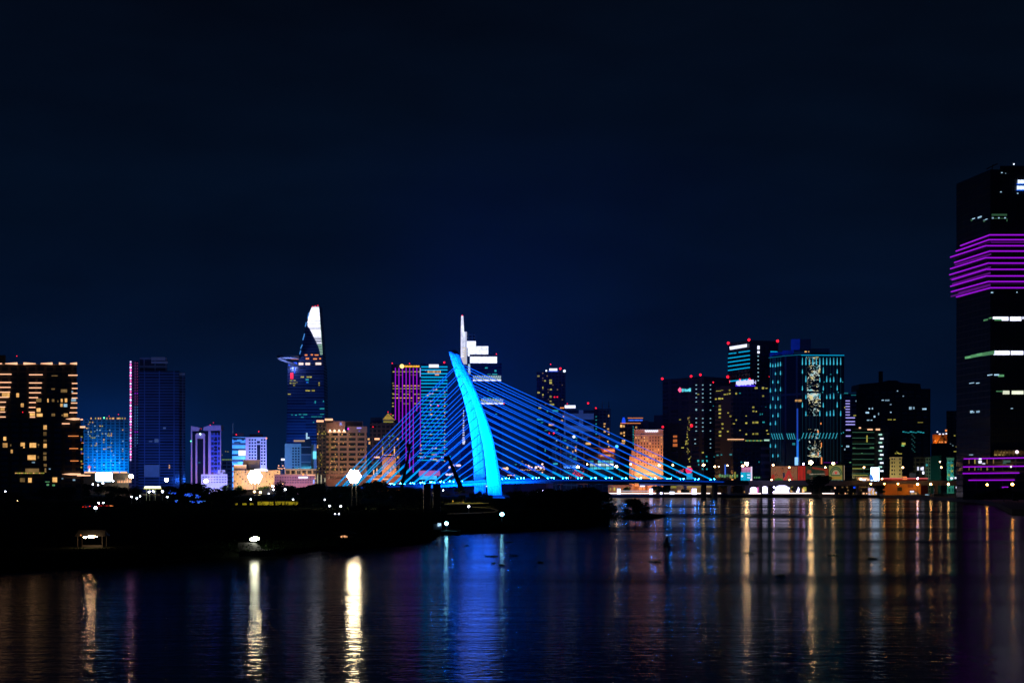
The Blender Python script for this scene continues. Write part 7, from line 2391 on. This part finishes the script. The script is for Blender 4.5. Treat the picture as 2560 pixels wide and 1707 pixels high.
def crane(px0, py0, px1, py1, Y, label, w_=1.2, head=True):
    a, b_ = wp(px0, py0, Y), wp(px1, py1, Y)
    e = empty('crawler_crane', (a.x, Y, 1.2), label, 'crane', 'construction cranes')
    m = MB()
    d = (b_ - a).normalized()
    s_ = d.cross(Vector((0, 1, 0))).normalized() * w_ / 2
    q = Vector((0, w_ / 2, 0))
    L_ = (b_ - a).length
    n = max(4, int(L_ / (w_ * 1.1)))
    for u in (s_ + q, s_ - q, -s_ + q, -s_ - q):
        m.tube([a + u, b_ + u * .5], .16, 5)
    for i in range(n):
        t0, t1 = i / n, (i + 1) / n
        k0, k1 = 1 - .5 * t0, 1 - .5 * t1
        for u, v in ((s_ - q, -s_ - q), (-s_ - q, -s_ + q), (s_ + q, s_ - q)):
            m.tube([a + d * L_ * t0 + u * k0, a + d * L_ * t1 + v * k1], .10, 4)
            m.tube([a + d * L_ * t0 + v * k0, a + d * L_ * t1 + u * k1], .10, 4)
    m.tube([a, a + d * L_ * .5, b_], [w_ * .52, w_ * .45, w_ * .28], 8)
    m.build('boom', DARK, e)
    m = MB()
    m.box(a.x - 2.2, a.x + 2.2, Y - 2, Y + 3, 2.2, 5.0)
    m.build('cab', DARK, e)
    for sy in (-2.0, 2.2):
        m = MB()
        m.box(a.x - 3, a.x + 3, Y + sy - .5, Y + sy + .5, 1.2, 2.2)
        m.build('track', DARK, e)
    if head:
        m = MB()
        m.box(b_.x - 2.6, b_.x + .8, Y - .9, Y + .9, b_.z - 1.4, b_.z + .8)
        m.build('boom_head', DARK, e)
    return e


crane(1155, 1225, 1121, 1143, 960, 'black crane boom slanting up across the back-span cables close to the pylon', 2.6)
e = crane(1003, 1225, 1026, 1112, 1010, 'thin black lattice crane standing in front of the magenta-striped tower', 1.8)
for x, y, r_ in ((1125, 1168, 1.6), (1133, 1163, 1.0)):
    pass
wlmp = empty('work_lights', wp(1140, 1165, 1400), 'pale work lights and lamps behind the black crane boom', 'lamps')
for x, y, w_, h_ in ((1125, 1168, 8, 7), (1133, 1163, 10, 5), (1146, 1163, 14, 6), (1117, 1185.5, 7, 6), (1125, 1186, 10, 6), (1131, 1185, 6, 6)):
    p = wp(x, y, 1400)
    block(wlmp, 'lamp', p, (w_ / 2 * 1400 / F, .4, h_ / 2 * 1400 / F), glow('work_pale', (0.75, 0.62, 0.95), 1.3), me=ballmesh(glow('work_pale', (0.75, 0.62, 0.95), 1.3)))
m = MB()
p = wp(1133, 1187, 1401)
m.tube([(p.x, 1401, GZ), (p.x, 1401, p.z)], .25, 6)
p = wp(1136, 1164, 1401)
m.tube([(p.x, 1401, GZ), (p.x, 1401, p.z)], .25, 6)
m.build('post', STEEL, wlmp)
# low city lights between the pylon and the frame building
b = Bld('restaurant', 'rooftop terrace with clustered pink-white lamps beyond the main span', 'restaurant', 'E', [(0, 1620), (270, 1620)], 1215, 20, paint('terrace_dark', (0.06, 0.05, 0.06)))
for x, y, r_ in ((95, 1182, 26), (120, 1190, 20), (165, 1188, 26), (215, 1190, 28), (240, 1185, 24), (230, 1155, 22), (85, 1170, 16), (250, 1200, 16), (190, 1178, 18)):
    b.lamp(x, y, r_, glow('terrace_pink', (1.0, 0.68, 0.7), 1.6), 'terrace_lamp', -1)
b.wins([(10 + i * 17, 1210 + (i % 3) * 3, 10, 7) for i in range(15)], W_WARM, 'string_lamp', -0.6)
b.wins([(230, 1240, 14, 12), (60, 1160, 12, 8)], L_PINKW)
b = Bld('restaurant', 'small lit rooftop bar just past the pylon, with white and amber lamps', 'restaurant', 'D', [(975, 1560), (1075, 1560)], 1300, 20, paint('terrace_dark', (0.06, 0.05, 0.06)))
b.wins([(1000, 1288, 34, 14), (1060, 1340, 60, 4)], L_PINKW)
b.lamp(1026, 1288, 26, glow('bar_amber', (1.0, 0.6, 0.35), 1.4), dy=-1)
# distant low roofs under the cables: dim houses
rn = random.Random(33)
for i in range(16):
    px = 1262 + i * 21 + rn.uniform(-5, 5)
    w_ = rn.uniform(14, 26)
    yt = rn.uniform(1140, 1186)
    Y = 2000 + rn.uniform(0, 120) + (i % 3) * 130
    b = Bld('terraced_house', '', 'building', 'P', [(px, Y), (px + w_, Y)], yt, 14, FA('house_dim%d' % (i % 3), ((0.16, 0.17, 0.2), (0.2, 0.17, 0.15), (0.12, 0.15, 0.16))[i % 3], (0.02, 0.025, 0.03), 3.4, 3.6, .4, .4), group='dim low houses far behind the main span')
    b.root['label'] = 'dim low city house glimpsed far behind the main-span cables'
    for k in range(rn.randint(2, 5)):
        b.win(px + rn.uniform(.1, .9) * w_, rn.uniform(yt + 4, 1192), rn.uniform(2, 5), rn.uniform(1.5, 3), rn.choice([W_WARM, W_TEAL, W_COOL, W_YEL, W_DIMW]))

# ---------------------------------------------------------------- floating things on the river
HYA = paint('weed_green', (0.03, 0.05, 0.015), 0.9)


def weed(px, py, wpx, label):
    Y = F * H / (py - HY)
    x = (px - 1280) / F * Y
    rnd = random.Random(int(px * 7))
    vs_, fs_ = [], []
    L_ = wpx * Y / F
    for i in range(170):
        u = rnd.uniform(-.5, .5)
        leafquad(vs_, fs_, (x + u * L_, Y + rnd.gauss(0, L_ * .12) * 2, .02 + abs(rnd.gauss(0, .05)) * (1 - abs(u) * 1.6)), rnd.uniform(.07, .17), rnd)
    me_ = bpy.data.meshes.new('weed_raft')
    me_.from_pydata([(a - x, b_ - Y, c_) for a, b_, c_ in vs_], [], fs_)
    me_.materials.append(HYA)
    o_ = bpy.data.objects.new('weed_raft', me_)
    o_.location = (x, Y, 0)
    col.objects.link(o_)
    tag(o_, label, 'floating weed', 'rafts of floating water weed')


for px, py, wd, lab in ((1228, 1390, 32, 'raft of floating weed on the blue pylon reflection, long and thin'), (1284, 1389, 24, 'raft of floating weed just past the blue reflection'), (1254, 1412, 14, 'round clump of floating weed at the lower edge of the blue reflection'), (1233, 1407, 9, 'small clump of weed above the round clump'),
                        (1351, 1406, 16, 'clump of floating weed in the dark gap between blue reflections'), (1272, 1355, 20, 'thin raft of weed near the dark bank tip'), (1167, 1364, 10, 'small clump of weed by the barge reflection'), (1638, 1403, 30, 'large raft of floating weed on the orange lamp streak'),
                        (1862, 1304, 14, 'clump of weed on the brightest lamp streak, lower'), (1880, 1289, 12, 'clump of weed beside the brightest lamp streak, upper'), (1636, 1288, 60, 'long thin raft of weed off the mud islet'), (1720, 1348, 20, 'raft of weed on the blue streaks by the buoy'), (1872, 1382, 26, 'raft of weed crossing the violet lamp streak'),
                        (2083, 1387, 24, 'raft of weed past the second bright streak'), (2182, 1395, 22, 'raft of weed on the pale blue screen streak'), (1950, 1438, 22, 'lone raft of weed in the dark lower river')):
    weed(px, py, wd, lab)
Yb = F * H / (1362 - HY)
xb = (1667 - 1280) / F * Yb
by = empty('buoy', (xb, Yb, 0), 'dark conical river buoy with a tiny white lamp', 'buoy')
m = MB()
m.tube([(xb, Yb, -.3), (xb, Yb, .5)], .75, 12)
m.build('float', DARK, by)
m = MB()
m.tube([(xb, Yb, .5), (xb, Yb, 1.9)], [.5, .18], 10)
m.build('tower', DARK, by)
block(by, 'lamp', (xb, Yb - .1, 2.02), (.09,) * 3, glow('buoy_lamp', (0.6, 0.8, 1.0), 2.0), me=ballmesh(glow('buoy_lamp', (0.6, 0.8, 1.0), 2.0)))

# ---------------------------------------------------------------- air
hz = bpy.data.materials.new('night_haze')
hz.use_nodes = True
ht = hz.node_tree
for n in list(ht.nodes):
    ht.nodes.remove(n)
ho = ht.nodes.new('ShaderNodeOutputMaterial')
pv = ht.nodes.new('ShaderNodeVolumePrincipled')
pv.inputs['Color'].default_value = (0.10, 0.40, 1.0, 1)
pv.inputs['Density'].default_value = 0.00004
pv.inputs['Anisotropy'].default_value = 0.0
ht.links.new(pv.outputs[0], ho.inputs['Volume'])
m = MB()
m.box(-5600, 5600, -200, 8600, -2.5, 290)
o = m.build('haze', hz)
o['kind'] = 'stuff'
